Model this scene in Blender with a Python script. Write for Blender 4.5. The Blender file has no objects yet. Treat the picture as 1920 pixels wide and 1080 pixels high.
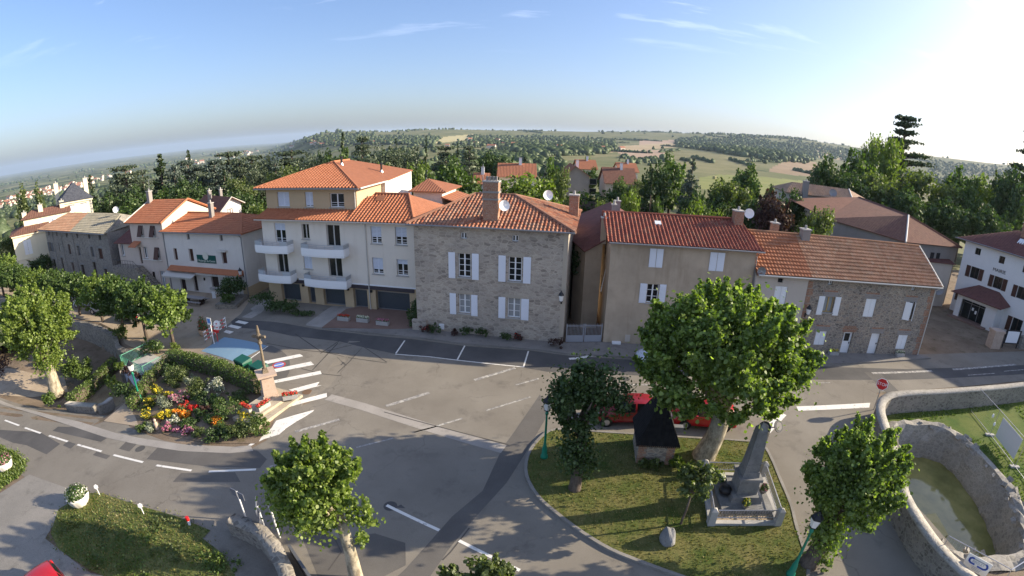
import bpy, bmesh, math, random
import numpy as np
from mathutils import Matrix, Vector

# ------------------------------------------------------------------ camera, world, sun, exposure
SC = bpy.context.scene
COL = SC.collection
CAM_H = 16.0
PITCH, ROLL, LS = math.radians(18.3), math.radians(1.2), 0.9645
LA, LB = math.radians(.06564) * LS, math.radians(4.43e-9) * LS ** 3      # action-camera lens: theta = LA*r - LB*r^3
_f = np.array([0, math.cos(PITCH), -math.sin(PITCH)]); _u0 = np.array([0, math.sin(PITCH), math.cos(PITCH)]); _x0 = np.array([1., 0, 0])
CX = math.cos(ROLL) * _x0 + math.sin(ROLL) * _u0
CU = -math.sin(ROLL) * _x0 + math.cos(ROLL) * _u0
CC = np.array([0, 0, CAM_H])
cd = bpy.data.cameras.new('camera'); cam = bpy.data.objects.new('camera', cd); COL.objects.link(cam)
_M = np.eye(4); _M[:3, 0] = CX; _M[:3, 1] = CU; _M[:3, 2] = -_f; _M[:3, 3] = CC
cam.matrix_world = Matrix(_M.tolist())
cd.type = 'PANO'; cd.panorama_type = 'FISHEYE_LENS_POLYNOMIAL'
cd.sensor_width = 36; cd.sensor_height = 20.25; cd.sensor_fit = 'HORIZONTAL'
_k = 1920 / 36
cd.fisheye_fov = math.pi
cd.fisheye_polynomial_k0 = 0; cd.fisheye_polynomial_k1 = -LA * _k; cd.fisheye_polynomial_k2 = 0
cd.fisheye_polynomial_k3 = LB * _k ** 3; cd.fisheye_polynomial_k4 = 0
cd.clip_end = 80000; cd.clip_start = .05
SC.camera = cam

SUN_EL, SUN_AZ = math.radians(21.5), math.radians(83)       # azimuth clockwise from +Y
w = bpy.data.worlds.new('World'); SC.world = w; w.use_nodes = True
nt = w.node_tree; N = nt.nodes; L = nt.links
bg = N['Background']
sky = N.new('ShaderNodeTexSky'); sky.sky_type = 'NISHITA'; sky.sun_disc = False
sky.sun_elevation = SUN_EL; sky.sun_rotation = SUN_AZ; sky.altitude = 300
sky.air_density = 1.0; sky.dust_density = 2.4; sky.ozone_density = 2.0
# a few streaks of thin cirrus high in the sky and an added fill veil behind, mixed over the sky colour by direction
tc = N.new('ShaderNodeTexCoord'); sep = N.new('ShaderNodeSeparateXYZ'); L.new(tc.outputs['Generated'], sep.inputs[0])
addz = N.new('ShaderNodeMath'); addz.operation = 'ADD'; addz.inputs[1].default_value = .12; L.new(sep.outputs[2], addz.inputs[0])
dx = N.new('ShaderNodeMath'); dx.operation = 'DIVIDE'; L.new(sep.outputs[0], dx.inputs[0]); L.new(addz.outputs[0], dx.inputs[1])
dy = N.new('ShaderNodeMath'); dy.operation = 'DIVIDE'; L.new(sep.outputs[1], dy.inputs[0]); L.new(addz.outputs[0], dy.inputs[1])
cmb = N.new('ShaderNodeCombineXYZ'); L.new(dx.outputs[0], cmb.inputs[0]); L.new(dy.outputs[0], cmb.inputs[1])
mp = N.new('ShaderNodeMapping'); mp.inputs['Rotation'].default_value = (0, 0, .5); mp.inputs['Scale'].default_value = (.55, 2.0, 1); L.new(cmb.outputs[0], mp.inputs[0])
nz = N.new('ShaderNodeTexNoise'); nz.inputs['Scale'].default_value = 1.3; nz.inputs['Detail'].default_value = 9; nz.inputs['Roughness'].default_value = .62
L.new(mp.outputs[0], nz.inputs[0])
rp = N.new('ShaderNodeValToRGB'); rp.color_ramp.elements[0].position = .56; rp.color_ramp.elements[0].color = (0, 0, 0, 1)
rp.color_ramp.elements[1].position = .80; rp.color_ramp.elements[1].color = (.45, .45, .45, 1); L.new(nz.outputs[0], rp.inputs[0])
hi = N.new('ShaderNodeMapRange'); hi.inputs[1].default_value = .16; hi.inputs[2].default_value = .34; L.new(sep.outputs[2], hi.inputs[0])
cf = N.new('ShaderNodeMath'); cf.operation = 'MULTIPLY'; L.new(rp.outputs[0], cf.inputs[0]); L.new(hi.outputs[0], cf.inputs[1])
bk = N.new('ShaderNodeMapRange'); bk.interpolation_type = 'SMOOTHSTEP'; bk.inputs[1].default_value = .02; bk.inputs[2].default_value = -.4; bk.inputs[3].default_value = 0; bk.inputs[4].default_value = .06; L.new(sep.outputs[1], bk.inputs[0])  # unseen bright cloud veil behind the camera, added to lift the shaded facades
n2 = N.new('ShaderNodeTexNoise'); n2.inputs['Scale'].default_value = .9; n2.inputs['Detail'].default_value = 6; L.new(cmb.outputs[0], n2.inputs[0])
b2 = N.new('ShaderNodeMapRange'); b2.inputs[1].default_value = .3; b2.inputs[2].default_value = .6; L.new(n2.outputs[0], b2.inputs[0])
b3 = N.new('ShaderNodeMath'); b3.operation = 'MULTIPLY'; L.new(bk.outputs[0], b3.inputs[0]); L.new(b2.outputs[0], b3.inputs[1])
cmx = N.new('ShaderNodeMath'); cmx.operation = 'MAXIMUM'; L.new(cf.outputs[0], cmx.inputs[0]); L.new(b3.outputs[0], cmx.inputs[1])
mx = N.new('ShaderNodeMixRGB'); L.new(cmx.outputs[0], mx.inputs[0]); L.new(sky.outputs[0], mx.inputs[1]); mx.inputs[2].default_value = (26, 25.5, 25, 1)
tint = N.new('ShaderNodeMixRGB'); tint.blend_type = 'MULTIPLY'; tint.inputs[0].default_value = 1; tint.inputs[2].default_value = (.93, .985, 1.2, 1)
gam = N.new('ShaderNodeGamma'); gam.inputs[1].default_value = .8; L.new(mx.outputs[0], gam.inputs[0])
hsv = N.new('ShaderNodeHueSaturation'); hsv.inputs['Saturation'].default_value = 1.12; L.new(gam.outputs[0], hsv.inputs['Color'])
L.new(hsv.outputs[0], tint.inputs[1])
L.new(tint.outputs[0], bg.inputs[0]); bg.inputs[1].default_value = .12
sl = bpy.data.lights.new('sun', 'SUN'); sun = bpy.data.objects.new('sun', sl); COL.objects.link(sun)
sl.energy = 4.9; sl.angle = math.radians(.5); sl.color = (1, .87, .68)
_sd = Vector((math.sin(SUN_AZ) * math.cos(SUN_EL), math.cos(SUN_AZ) * math.cos(SUN_EL), math.sin(SUN_EL)))
sun.rotation_euler = _sd.to_track_quat('Z', 'Y').to_euler(); sun.location = (60, 20, 60)
SC.view_settings.view_transform = 'Standard'; SC.view_settings.look = 'None'
SC.view_settings.exposure = 1.15; SC.view_settings.gamma = 1
SC.cycles.volume_bounces = 1
SC.cycles.max_bounces = 6; SC.cycles.diffuse_bounces = 4; SC.cycles.transmission_bounces = 3; SC.cycles.transparent_max_bounces = 6
SC.cycles.caustics_reflective = False; SC.cycles.caustics_refractive = False

# ------------------------------------------------------------------ survey helpers (picture point -> ground point)
def ray(px, py):
    a, b = px - 960., 540. - py; r = math.hypot(a, b) + 1e-9; t = LA * r - LB * r ** 3
    return _f * math.cos(t) + math.sin(t) * (a / r * CX + b / r * CU)
def G(px, py, z=0.):
    d = ray(px, py); return CC + d * ((z - CAM_H) / d[2])
def at_y(px, py, y):
    d = ray(px, py); return CC + d * (y / d[1])
def ss(t):
    t = min(1., max(0., t)); return t * t * (3 - 2 * t)
def lerp(a, b, t): return a + (b - a) * t
def pl(x, pts):
    if x <= pts[0][0]: return pts[0][1]
    for (a, b), (c, d) in zip(pts, pts[1:]):
        if x <= c: return lerp(b, d, (x - a) / (c - a))
    return pts[-1][1]
EDGE = [(-120, 52), (-71.5, 42.8), (-62, 39.6), (-50, 37.2), (-43.5, 36.2), (-38.5, 34.2), (-35.6, 31.9), (-32.2, 30.6), (-31.8, 28.2), (-28.2, 26.9), (-27.6, 27.2)]
HEDGE_LINE = [(-27.6, 29.6), (-22, 27.4), (-16.2, 25.0)]
KERB_LINE = [(-26.4, 22.4), (-24, 20.7), (-20.5, 19.7), (-17, 19.3), (-14.0, 19.7)]
def up_z(x): return -1.0 * ss((-20 - x) / 11)
def road_z(x):
    if x > -8.5: return 0.
    t = (-14.5 - x) / 2.2
    return -.078 * 2.2 * ((math.log1p(math.exp(t)) if t < 30 else t) - .0633) if x > -75 else -7.0
def inpoly(x, y, P):
    c = False; j = len(P) - 1
    for i in range(len(P)):
        if (P[i][1] > y) != (P[j][1] > y) and x < (P[j][0] - P[i][0]) * (y - P[i][1]) / (P[j][1] - P[i][1]) + P[i][0]: c = not c
        j = i
    return c
POOL_Z = -2.0
POOL = [(22.9, 19.9), (23.6, 20.3), (26, 20.6), (28.3, 19.9), (28.9, 18.6), (28.5, 15.9), (27.4, 13.2), (25.8, 10.9), (24.2, 9.8), (21.4, 10.7), (20.5, 11.8), (19.9, 12.6), (20.3, 14.2), (21.8, 16.7)]
def gz(x, y):
    if x > -13: 
        return road_z(x)
    if x < -27.6:
        e = pl(x, EDGE)
        if y > e: return up_z(x)
        lo = road_z(x) - 1.35 * ss((y - 20.5) / 4.5) * ss((-24 - x) / 5) * ss((50 + x) / 12)
        return lo
    yh, yk = pl(x, HEDGE_LINE), pl(x, KERB_LINE)
    t = (y - yk) / max(.5, yh - yk)
    if t <= 0: return road_z(x)
    return lerp(road_z(x), up_z(x), min(1, t))
def g(px, py):
    """ground point seen at picture point px, py"""
    z = 0.
    for _ in range(12):
        P = G(px, py, z); z = lerp(z, gz(P[0], P[1]), .7)
    return Vector(G(px, py, z))
def V(*a): return Vector(a)

# ------------------------------------------------------------------ mesh helpers
OFF = {}
class MB:
    def __init__(s): s.v = []; s.f = []; s.uv = None
    def add(s, vs, fs):
        n = len(s.v); s.isl = getattr(s, 'isl', []) + [(len(s.v), len(vs), fs)]; s.v += [tuple(p) for p in vs]; s.f += [tuple(i + n for i in f) for f in fs]; return s
    def quad(s, *p): return s.add(p, [tuple(range(len(p)))])
    def box(s, a, b):
        x0, y0, z0 = a; x1, y1, z1 = b
        return s.hexa([(x0, y0, z0), (x1, y0, z0), (x1, y1, z0), (x0, y1, z0)], [(x0, y0, z1), (x1, y0, z1), (x1, y1, z1), (x0, y1, z1)])
    def hexa(s, lo, hi):
        n = len(lo)
        return s.add(list(lo) + list(hi), [tuple(range(n))[::-1], tuple(range(n, 2 * n))] + [(i, (i + 1) % n, n + (i + 1) % n, n + i) for i in range(n)])
    def prism(s, poly, z0, z1):
        return s.hexa([(p[0], p[1], z0) for p in poly], [(p[0], p[1], z1) for p in poly])
    def obox(s, c, ex, ey, ez):
        c = Vector(c); q = [c - ex - ey - ez, c + ex - ey - ez, c + ex + ey - ez, c - ex + ey - ez]
        return s.hexa(q, [p + 2 * ez for p in q])
    def tube(s, pts, rad, n=8, cap=True):
        pts = [Vector(p) for p in pts]; rad = rad if isinstance(rad, (list, tuple)) else [rad] * len(pts)
        base = len(s.v); a = None
        for i, p in enumerate(pts):
            t = (pts[min(i + 1, len(pts) - 1)] - pts[max(i - 1, 0)]).normalized()
            if a is None: a = t.orthogonal().normalized()
            a = (a - t * a.dot(t)).normalized(); b = t.cross(a)
            for k in range(n):
                an = 2 * math.pi * k / n; q = p + (a * math.cos(an) + b * math.sin(an)) * rad[i]; s.v.append(tuple(q))
        for i in range(len(pts) - 1):
            for k in range(n):
                k2 = (k + 1) % n; s.f.append((base + i * n + k, base + i * n + k2, base + (i + 1) * n + k2, base + (i + 1) * n + k))
        if cap:
            s.f.append(tuple(base + k for k in range(n))[::-1]); s.f.append(tuple(base + (len(pts) - 1) * n + k for k in range(n)))
        return s
    def lathe(s, c, prof, n=12):
        c = Vector(c); base = len(s.v)
        for r, z in prof:
            for k in range(n):
                an = 2 * math.pi * (k + .5) / n; s.v.append((c.x + r * math.cos(an), c.y + r * math.sin(an), c.z + z))
        for i in range(len(prof) - 1):
            for k in range(n):
                k2 = (k + 1) % n; s.f.append((base + i * n + k, base + i * n + k2, base + (i + 1) * n + k2, base + (i + 1) * n + k))
        s.f.append(tuple(base + k for k in range(n))[::-1]); s.f.append(tuple(base + (len(prof) - 1) * n + k for k in range(n)))
        return s
    def fbox(s, F, u0, u1, z0, z1, d0, d1):
        q = [F.P(u0, z0, d0), F.P(u1, z0, d0), F.P(u1, z0, d1), F.P(u0, z0, d1)]
        return s.hexa([tuple(p) for p in q], [(p.x, p.y, z1) for p in q])
    def each(s, name, mat, parent=None):
        for a, n, fs in s.isl: q = MB(); q.add(s.v[a:a + n], fs); q.build(name, mat, parent)
    def build(s, name, mat, parent=None, smooth=False, loc=None):
        o = loc if loc is not None else V(0, 0, 0)
        if parent is not None: o = OFF[parent.name]
        me = bpy.data.meshes.new(name); me.from_pydata([(p[0] - o[0], p[1] - o[1], p[2] - o[2]) for p in s.v], [], s.f)
        if s.uv is not None:
            l = me.uv_layers.new(name='UVMap'); l.data.foreach_set('uv', np.array([s.uv[vi] for f in s.f for vi in f], dtype=np.float32).ravel())
        me.materials.append(mat)
        if smooth: me.polygons.foreach_set('use_smooth', [True] * len(me.polygons))
        me.update()
        ob = bpy.data.objects.new(name, me); COL.objects.link(ob)
        if parent is not None: ob.parent = parent; OFF[ob.name] = Vector(o)
        else: ob.location = o; OFF[ob.name] = Vector(o)
        return ob
def tag(o, label=None, cat=None, group=None, kind=None):
    if label: o['label'] = label
    if cat: o['category'] = cat
    if group: o['group'] = group
    if kind: o['kind'] = kind
    return o
def thing(name, label, cat, loc, group=None):
    o = bpy.data.objects.new(name, None); COL.objects.link(o); o.location = loc; o.empty_display_size = .3
    OFF[o.name] = Vector(loc); return tag(o, label, cat, group)
def dup(root, loc, rz=0., label=None, group=None, sc=1.):
    r = root.copy(); COL.objects.link(r); r.location = loc; r.rotation_euler = (0, 0, rz)
    r.scale = sc if isinstance(sc, tuple) else (sc, sc, sc)
    if label: r['label'] = label
    if group: r['group'] = group
    for ch in list(root.children):
        c = ch.copy(); COL.objects.link(c); c.parent = r
        for h in list(ch.children):
            d = h.copy(); COL.objects.link(d); d.parent = c
    return r
class F:
    """a facade line seen from its outer side: u to the right, z up, d outwards"""
    def __init__(s, p0, p1):
        s.a = V(p0[0], p0[1], 0); e = V(p1[0], p1[1], 0) - s.a; s.len = e.length; s.t = e.normalized(); s.n = V(s.t.y, -s.t.x, 0)
    def P(s, u, z, d=0.): return s.a + s.t * u + s.n * d + V(0, 0, z)
def facade(mb, Fr, u0, u1, z0, z1, ops=(), depth=.2):
    us = sorted({u0, u1} | {o[0] for o in ops} | {o[1] for o in ops}); zs = sorted({z0, z1} | {o[2] for o in ops} | {o[3] for o in ops})
    us = [u for u in us if u0 - 1e-6 <= u <= u1 + 1e-6]; zs = [z for z in zs if z0 - 1e-6 <= z <= z1 + 1e-6]
    for a, b in zip(us, us[1:]):
        for c, d in zip(zs, zs[1:]):
            m, q = (a + b) / 2, (c + d) / 2
            if any(o[0] < m < o[1] and o[2] < q < o[3] for o in ops): continue
            mb.quad(Fr.P(a, c), Fr.P(b, c), Fr.P(b, d), Fr.P(a, d))
    for o in ops:
        a, b, c, d = o[:4]
        mb.quad(Fr.P(a, c), Fr.P(a, c, -depth), Fr.P(a, d, -depth), Fr.P(a, d)); mb.quad(Fr.P(b, c, -depth), Fr.P(b, c), Fr.P(b, d), Fr.P(b, d, -depth))
        mb.quad(Fr.P(a, d, -depth), Fr.P(b, d, -depth), Fr.P(b, d), Fr.P(a, d)); mb.quad(Fr.P(a, c), Fr.P(b, c), Fr.P(b, c, -depth), Fr.P(a, c, -depth))

# ------------------------------------------------------------------ materials
def mat(name, col, rough=.85, spec=.2, metal=0., emit=None):
    m = bpy.data.materials.new(name); m.use_nodes = True; b = m.node_tree.nodes['Principled BSDF']
    b.inputs['Base Color'].default_value = (*col, 1); b.inputs['Roughness'].default_value = rough
    b.inputs['Specular IOR Level'].default_value = spec; b.inputs['Metallic'].default_value = metal
    return m
class NB:
    def __init__(s, m): s.t = m.node_tree; s.n = s.t.nodes; s.b = s.n['Principled BSDF']
    def new(s, ty, **kw):
        x = s.n.new(ty)
        for k, v in kw.items(): setattr(x, k, v)
        return x
    def link(s, a, b): s.t.links.new(a, b)
    def pos(s, sc=(1, 1, 1), obj=False):
        g_ = s.new('ShaderNodeTexCoord') if obj else s.new('ShaderNodeNewGeometry'); mp_ = s.new('ShaderNodeMapping'); mp_.inputs['Scale'].default_value = sc
        s.link(g_.outputs['Object' if obj else 'Position'], mp_.inputs[0]); return mp_.outputs[0]
    def noise(s, vec, sc, det=4, ro=.55):
        x = s.new('ShaderNodeTexNoise'); x.inputs['Scale'].default_value = sc; x.inputs['Detail'].default_value = det; x.inputs['Roughness'].default_value = ro
        if vec is not None: s.link(vec, x.inputs[0])
        return x.outputs[0]
    def ramp(s, fac, stops):
        x = s.new('ShaderNodeValToRGB'); e = x.color_ramp.elements
        while len(e) < len(stops): e.new(.5)
        for i, (p, c) in enumerate(stops): e[i].position = p; e[i].color = (*c, 1) if len(c) == 3 else c
        s.link(fac, x.inputs[0]); return x.outputs[0]
    def mix(s, fac, a, b, mode='MIX'):
        x = s.new('ShaderNodeMixRGB', blend_type=mode)
        for i, q in ((0, fac), (1, a), (2, b)):
            if isinstance(q, (int, float)): x.inputs[i].default_value = q
            elif isinstance(q, tuple): x.inputs[i].default_value = (*q, 1)
            else: s.link(q, x.inputs[i])
        return x.outputs[0]
    def math(s, op, a, b=None):
        x = s.new('ShaderNodeMath', operation=op)
        for i, q in ((0, a), (1, b)):
            if q is None: continue
            if isinstance(q, (int, float)): x.inputs[i].default_value = q
            else: s.link(q, x.inputs[i])
        return x.outputs[0]
    def bump(s, h, st, dist=.05):
        x = s.new('ShaderNodeBump'); x.inputs['Strength'].default_value = st; x.inputs['Distance'].default_value = dist
        s.link(h, x.inputs['Height']); s.link(x.outputs[0], s.b.inputs['Normal'])
    def col(s, c): s.link(c, s.b.inputs['Base Color'])
def c3(h, k=1.):
    """sRGB 0-255 triple to linear, times k"""
    return tuple(((v / 255 / 12.92) if v / 255 <= .04045 else ((v / 255 + .055) / 1.055) ** 2.4) * k for v in h)
def plaster(name, col, var=.12, stain=(.6, .55, .48), streak=.25):
    m = mat(name, col, .92, .1); b = NB(m); p = b.pos(); n1 = b.noise(p, .35, 5, .65); n2 = b.noise(b.pos((3, 3, .35)), .5, 5, .7); n3 = b.noise(p, 14, 3)
    c = b.mix(b.ramp(n1, [(.35, (0, 0, 0)), (.7, (1, 1, 1))]), tuple(x * (1 - var) for x in col), tuple(min(1, x * (1 + var * .6)) for x in col))
    c = b.mix(b.math('MULTIPLY', b.ramp(n2, [(.52, (0, 0, 0)), (.75, (1, 1, 1))]), streak), c, tuple(x * y for x, y in zip(col, stain)))
    b.col(c); b.bump(n3, .25, .02); return m
def rubble(name, cols, mortar, sc=2.6, zs=1.9, mw=.05, bmp=.6):
    m = mat(name, cols[0], .95, .1); b = NB(m); p = b.pos((1, 1, zs)); nn = b.noise(b.pos(), 3., 2)
    ad = b.new('ShaderNodeVectorMath', operation='ADD'); mu = b.new('ShaderNodeVectorMath', operation='SCALE'); mu.inputs['Scale'].default_value = .16
    cx = b.new('ShaderNodeTexNoise'); cx.inputs['Scale'].default_value = 2.5; b.link(p, cx.inputs[0]); b.link(cx.outputs['Color'], mu.inputs[0]); b.link(p, ad.inputs[0]); b.link(mu.outputs[0], ad.inputs[1])
    v1 = b.new('ShaderNodeTexVoronoi'); v1.inputs['Scale'].default_value = sc; b.link(ad.outputs[0], v1.inputs[0])
    v2 = b.new('ShaderNodeTexVoronoi', feature='DISTANCE_TO_EDGE'); v2.inputs['Scale'].default_value = sc; b.link(ad.outputs[0], v2.inputs[0])
    sp = b.new('ShaderNodeSeparateColor'); b.link(v1.outputs['Color'], sp.inputs[0])
    st = b.ramp(sp.outputs[0], [(i / max(1, len(cols) - 1), c) for i, c in enumerate(cols)])
    st = b.mix(.35, st, b.ramp(b.noise(p, 9, 3), [(.3, (.35, .35, .35)), (.7, (1, 1, 1))]), 'MULTIPLY')
    fac = b.ramp(v2.outputs['Distance'], [(mw * .5, (1, 1, 1)), (mw * 1.6, (0, 0, 0))])
    big = b.ramp(b.noise(b.pos(), .4, 4, .6), [(.3, (.78, .78, .78)), (.7, (1.08, 1.06, 1.02))])
    b.col(b.mix(1., b.mix(fac, st, mortar), big, 'MULTIPLY')); b.bump(v2.outputs['Distance'], bmp, .06); return m
def tile(name, cols, per=.3, row=.36, wave=True, grime=(.25, .24, .2), gr=.45, bmp=.6):
    m = mat(name, cols[0], .88, .15); b = NB(m); uv = b.new('ShaderNodeUVMap'); se = b.new('ShaderNodeSeparateXYZ'); b.link(uv.outputs[0], se.inputs[0])
    u = b.math('DIVIDE', se.outputs[0], per); v = b.math('DIVIDE', se.outputs[1], row)
    cb = b.new('ShaderNodeCombineXYZ'); b.link(b.math('FLOOR', u), cb.inputs[0]); b.link(b.math('FLOOR', v), cb.inputs[1])
    wn = b.new('ShaderNodeTexWhiteNoise'); b.link(cb.outputs[0], wn.inputs[0])
    c = b.ramp(wn.outputs[0], [(i / max(1, len(cols) - 1), q) for i, q in enumerate(cols)])
    n = b.noise(b.pos(), .45, 6, .7); c = b.mix(b.math('MULTIPLY', b.ramp(n, [(.48, (0, 0, 0)), (.72, (1, 1, 1))]), gr), c, grime)
    n2 = b.noise(b.pos(), 7, 3); c = b.mix(.4, c, b.ramp(n2, [(.3, (.55, .55, .55)), (.7, (1, 1, 1))]), 'MULTIPLY')
    b.col(c)
    if wave:
        sn = b.math('SINE', b.math('MULTIPLY', u, 6.2832)); fr = b.math('FRACT', v)
        b.bump(b.math('SUBTRACT', b.math('MULTIPLY', sn, .5), fr), bmp, .07)
    return m
def ground(name, c1, c2, c3_=None, s1=.25, s2=22., grain=.35, bmp=.12):
    m = mat(name, c1, .95, .12); b = NB(m); p = b.pos()
    c = b.mix(b.ramp(b.noise(p, s1, 6, .62), [(.36, (0, 0, 0)), (.66, (1, 1, 1))]), c1, c2)
    if c3_: c = b.mix(b.ramp(b.noise(b.pos((1, 1, 1)), s1 * 3.1, 5, .7), [(.55, (0, 0, 0)), (.7, (1, 1, 1))]), c, c3_)
    n = b.noise(p, s2, 3, .7); c = b.mix(grain, c, b.ramp(n, [(.25, (.35, .35, .35)), (.75, (1.3, 1.3, 1.3))]), 'MULTIPLY')
    b.col(c); b.bump(n, bmp, .02); return m
def paint(name, col, wear=.3, under=(.2, .19, .18)):
    m = mat(name, col, .7, .2); b = NB(m); n = b.noise(b.pos(), 3.5, 8, .75)
    b.col(b.mix(b.ramp(n, [(.62 - wear * .45, (0, 0, 0)), (.72 - wear * .3, (1, 1, 1))]), col, under)); return m
def leafmat(name, c1, c2, tr=.35):
    m = bpy.data.materials.new(name); m.use_nodes = True; b = NB(m); b.n.remove(b.b)
    ge = b.new('ShaderNodeNewGeometry'); n = b.noise(ge.outputs['Position'], .6, 3)
    f = b.math('ADD', b.math('MULTIPLY', ge.outputs['Random Per Island'], .7), b.math('MULTIPLY', n, .4))
    c = b.ramp(f, [(.12, c1), (.78, c2), (.9, tuple(min(1, x * 1.35 + .035) for x in c2))])
    d = b.new('ShaderNodeBsdfDiffuse'); t = b.new('ShaderNodeBsdfTranslucent'); gl = b.new('ShaderNodeBsdfGlossy'); gl.inputs['Roughness'].default_value = .5; gl.inputs[0].default_value = (.6, .62, .55, 1)
    b.link(c, d.inputs[0]); b.link(b.mix(1., c, (1.5, 1.7, .6), 'MULTIPLY'), t.inputs[0])
    m1 = b.new('ShaderNodeMixShader'); m1.inputs[0].default_value = tr; b.link(d.outputs[0], m1.inputs[1]); b.link(t.outputs[0], m1.inputs[2])
    m2 = b.new('ShaderNodeMixShader'); m2.inputs[0].default_value = .05; b.link(m1.outputs[0], m2.inputs[1]); b.link(gl.outputs[0], m2.inputs[2])
    b.link(m2.outputs[0], b.n['Material Output'].inputs[0]); return m
def bark(name, c1, c2, s=6.):
    m = mat(name, c1, .95, .1); b = NB(m); n = b.noise(b.pos((1, 1, .45)), s, 5, .7); b.col(b.ramp(n, [(.4, c1), (.6, c2)])); b.bump(n, .5, .04); return m

def wear(m, k=.5, sc=.22):
    b = NB(m); src = b.b.inputs['Base Color'].links[0].from_socket; p = b.pos(); nn = b.new('ShaderNodeTexNoise'); nn.inputs['Scale'].default_value = 1.2; nn.inputs['Detail'].default_value = 5; b.link(p, nn.inputs[0])
    ad = b.new('ShaderNodeMixRGB', blend_type='ADD'); ad.inputs[0].default_value = .9; b.link(p, ad.inputs[1]); b.link(nn.outputs['Color'], ad.inputs[2])
    v = b.new('ShaderNodeTexVoronoi', feature='DISTANCE_TO_EDGE'); v.inputs['Scale'].default_value = sc; b.link(ad.outputs[0], v.inputs[0])
    line = b.ramp(v.outputs['Distance'], [(.0, (1, 1, 1)), (.006, (0, 0, 0))]); msk = b.ramp(b.noise(p, .13, 3), [(.48, (0, 0, 0)), (.6, (1, 1, 1))])
    c = b.mix(b.math('MULTIPLY', b.math('MULTIPLY', line, msk), k), src, (.06, .055, .05))
    st = b.ramp(b.noise(b.pos((1, 1, 1)), .9, 7, .75), [(.6, (0, 0, 0)), (.78, (1, 1, 1))]); c = b.mix(b.math('MULTIPLY', st, .32), c, (.1, .092, .08)); b.col(c); return m
M_ASPH = ground('asphalt worn', (.2, .178, .145), (.26, .235, .192), (.165, .148, .124), .18, 30, .45); wear(M_ASPH)
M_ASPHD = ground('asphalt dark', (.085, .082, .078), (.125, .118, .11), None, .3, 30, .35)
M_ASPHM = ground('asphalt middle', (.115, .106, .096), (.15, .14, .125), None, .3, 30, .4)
M_SEAM = ground('asphalt tar', (.075, .07, .064), (.11, .1, .09), None, 1.2, 30, .3)
M_PAVE = ground('concrete paving', (.3, .275, .24), (.36, .33, .29), (.25, .23, .2), .5, 26, .25)
M_PAVEB = ground('brown paving', (.2, .13, .1), (.24, .16, .125), None, .6, 26, .3)
M_WALK = ground('pavement', (.2, .185, .165), (.255, .235, .21), (.15, .14, .125), .5, 26, .3)
M_EARTH = ground('earth', (.17, .125, .085), (.26, .2, .14), (.1, .09, .045), .35, 14, .5, .6)
M_SAND = ground('sandy ground', (.34, .27, .19), (.42, .34, .25), (.28, .22, .16), .3, 20, .3)
M_GRAVEL = ground('gravel', (.25, .232, .2), (.31, .285, .245), (.2, .185, .155), .35, 34, .75, .3)
M_GRASS = ground('grass', (.07, .102, .022), (.18, .16, .06), (.048, .08, .015), .55, 18, .6, .8)
M_LAWN = ground('lawn', (.06, .11, .016), (.13, .15, .035), (.045, .08, .015), .45, 16, .55, .8)
M_VERGE = ground('rough grass', (.085, .115, .028), (.18, .18, .065), (.05, .075, .018), .6, 14, .6, 1.)
M_PAINT = paint('white road paint', (.72, .69, .62), .15)
M_PAINTW = paint('worn road paint', (.55, .52, .45), .55)
M_BLUE = paint('blue painted paving', (.19, .3, .39), .14, (.25, .31, .35))
M_KERB = ground('kerb stone', (.2, .185, .16), (.28, .26, .23), None, .8, 26, .3)
M_WHITE = mat('white paint', (.78, .78, .77), .5, .3)
M_SHUT = mat('painted shutter', (.72, .74, .78), .55, .3)
M_ROLL = mat('roller shutter', (.62, .66, .74), .5, .3)
M_BRN = mat('brown shutter', (.07, .03, .02), .6, .25)
M_DKBRN = mat('dark wood', (.035, .022, .018), .6, .3)
M_GREY = mat('grey shutter', (.12, .125, .13), .6, .25)
M_GLASS = mat('window glass', (.012, .016, .016), .1, .35)
M_CURT = mat('glass with curtain', (.28, .3, .31), .12, .5)
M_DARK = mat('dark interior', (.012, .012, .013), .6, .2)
M_ZINC = mat('zinc gutter', (.24, .24, .24), .5, .4, .3)
M_PVC = mat('pale downpipe', (.55, .52, .46), .6)
M_IRON = mat('black iron', (.012, .012, .014), .45, .4)
M_GREEN = mat('green lacquer', (.01, .2, .12), .4, .4)
M_RAIL = mat('pale green lacquer', (.08, .26, .17), .5, .3)
M_LAMPG = mat('lamp glass', (.75, .75, .72), .25, .5)
M_STEEL = mat('galvanised steel', (.42, .42, .44), .35, .5, .7)
M_RED = mat('red lacquer', (.55, .02, .02), .4, .4)
M_CONC = ground('concrete', (.36, .35, .32), (.45, .43, .4), None, 1.5, 20, .3)
M_GRANITE = ground('grey granite', (.19, .19, .185), (.28, .275, .265), (.16, .16, .155), 1.8, 34, .4)
M_PINK = ground('pink stone', (.45, .34, .26), (.52, .4, .31), (.38, .28, .2), 1.5, 20, .3)
M_SLATE = tile('slate', [(.05, .055, .07), (.07, .075, .09), (.085, .09, .105)], .22, .2, True, (.09, .09, .09), .2, .15)
M_STONE = rubble('house rubble stone', [(.39, .335, .275), (.45, .39, .325), (.49, .43, .36), (.41, .36, .3), (.29, .25, .21), (.52, .46, .39)], (.47, .415, .345), 2.3, 2.1, .05, .6)
M_STONE2 = rubble('row rubble stone', [(.2, .175, .15), (.33, .28, .23), (.26, .235, .21), (.38, .3, .23), (.17, .15, .135)], (.4, .35, .28), 3.2, 1.8, .06, .7)
M_STONE3 = rubble('grey rubble stone', [(.19, .18, .165), (.27, .255, .235), (.23, .215, .195), (.31, .295, .27)], (.3, .28, .25), 2.8, 1.7, .05, .6)
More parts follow.
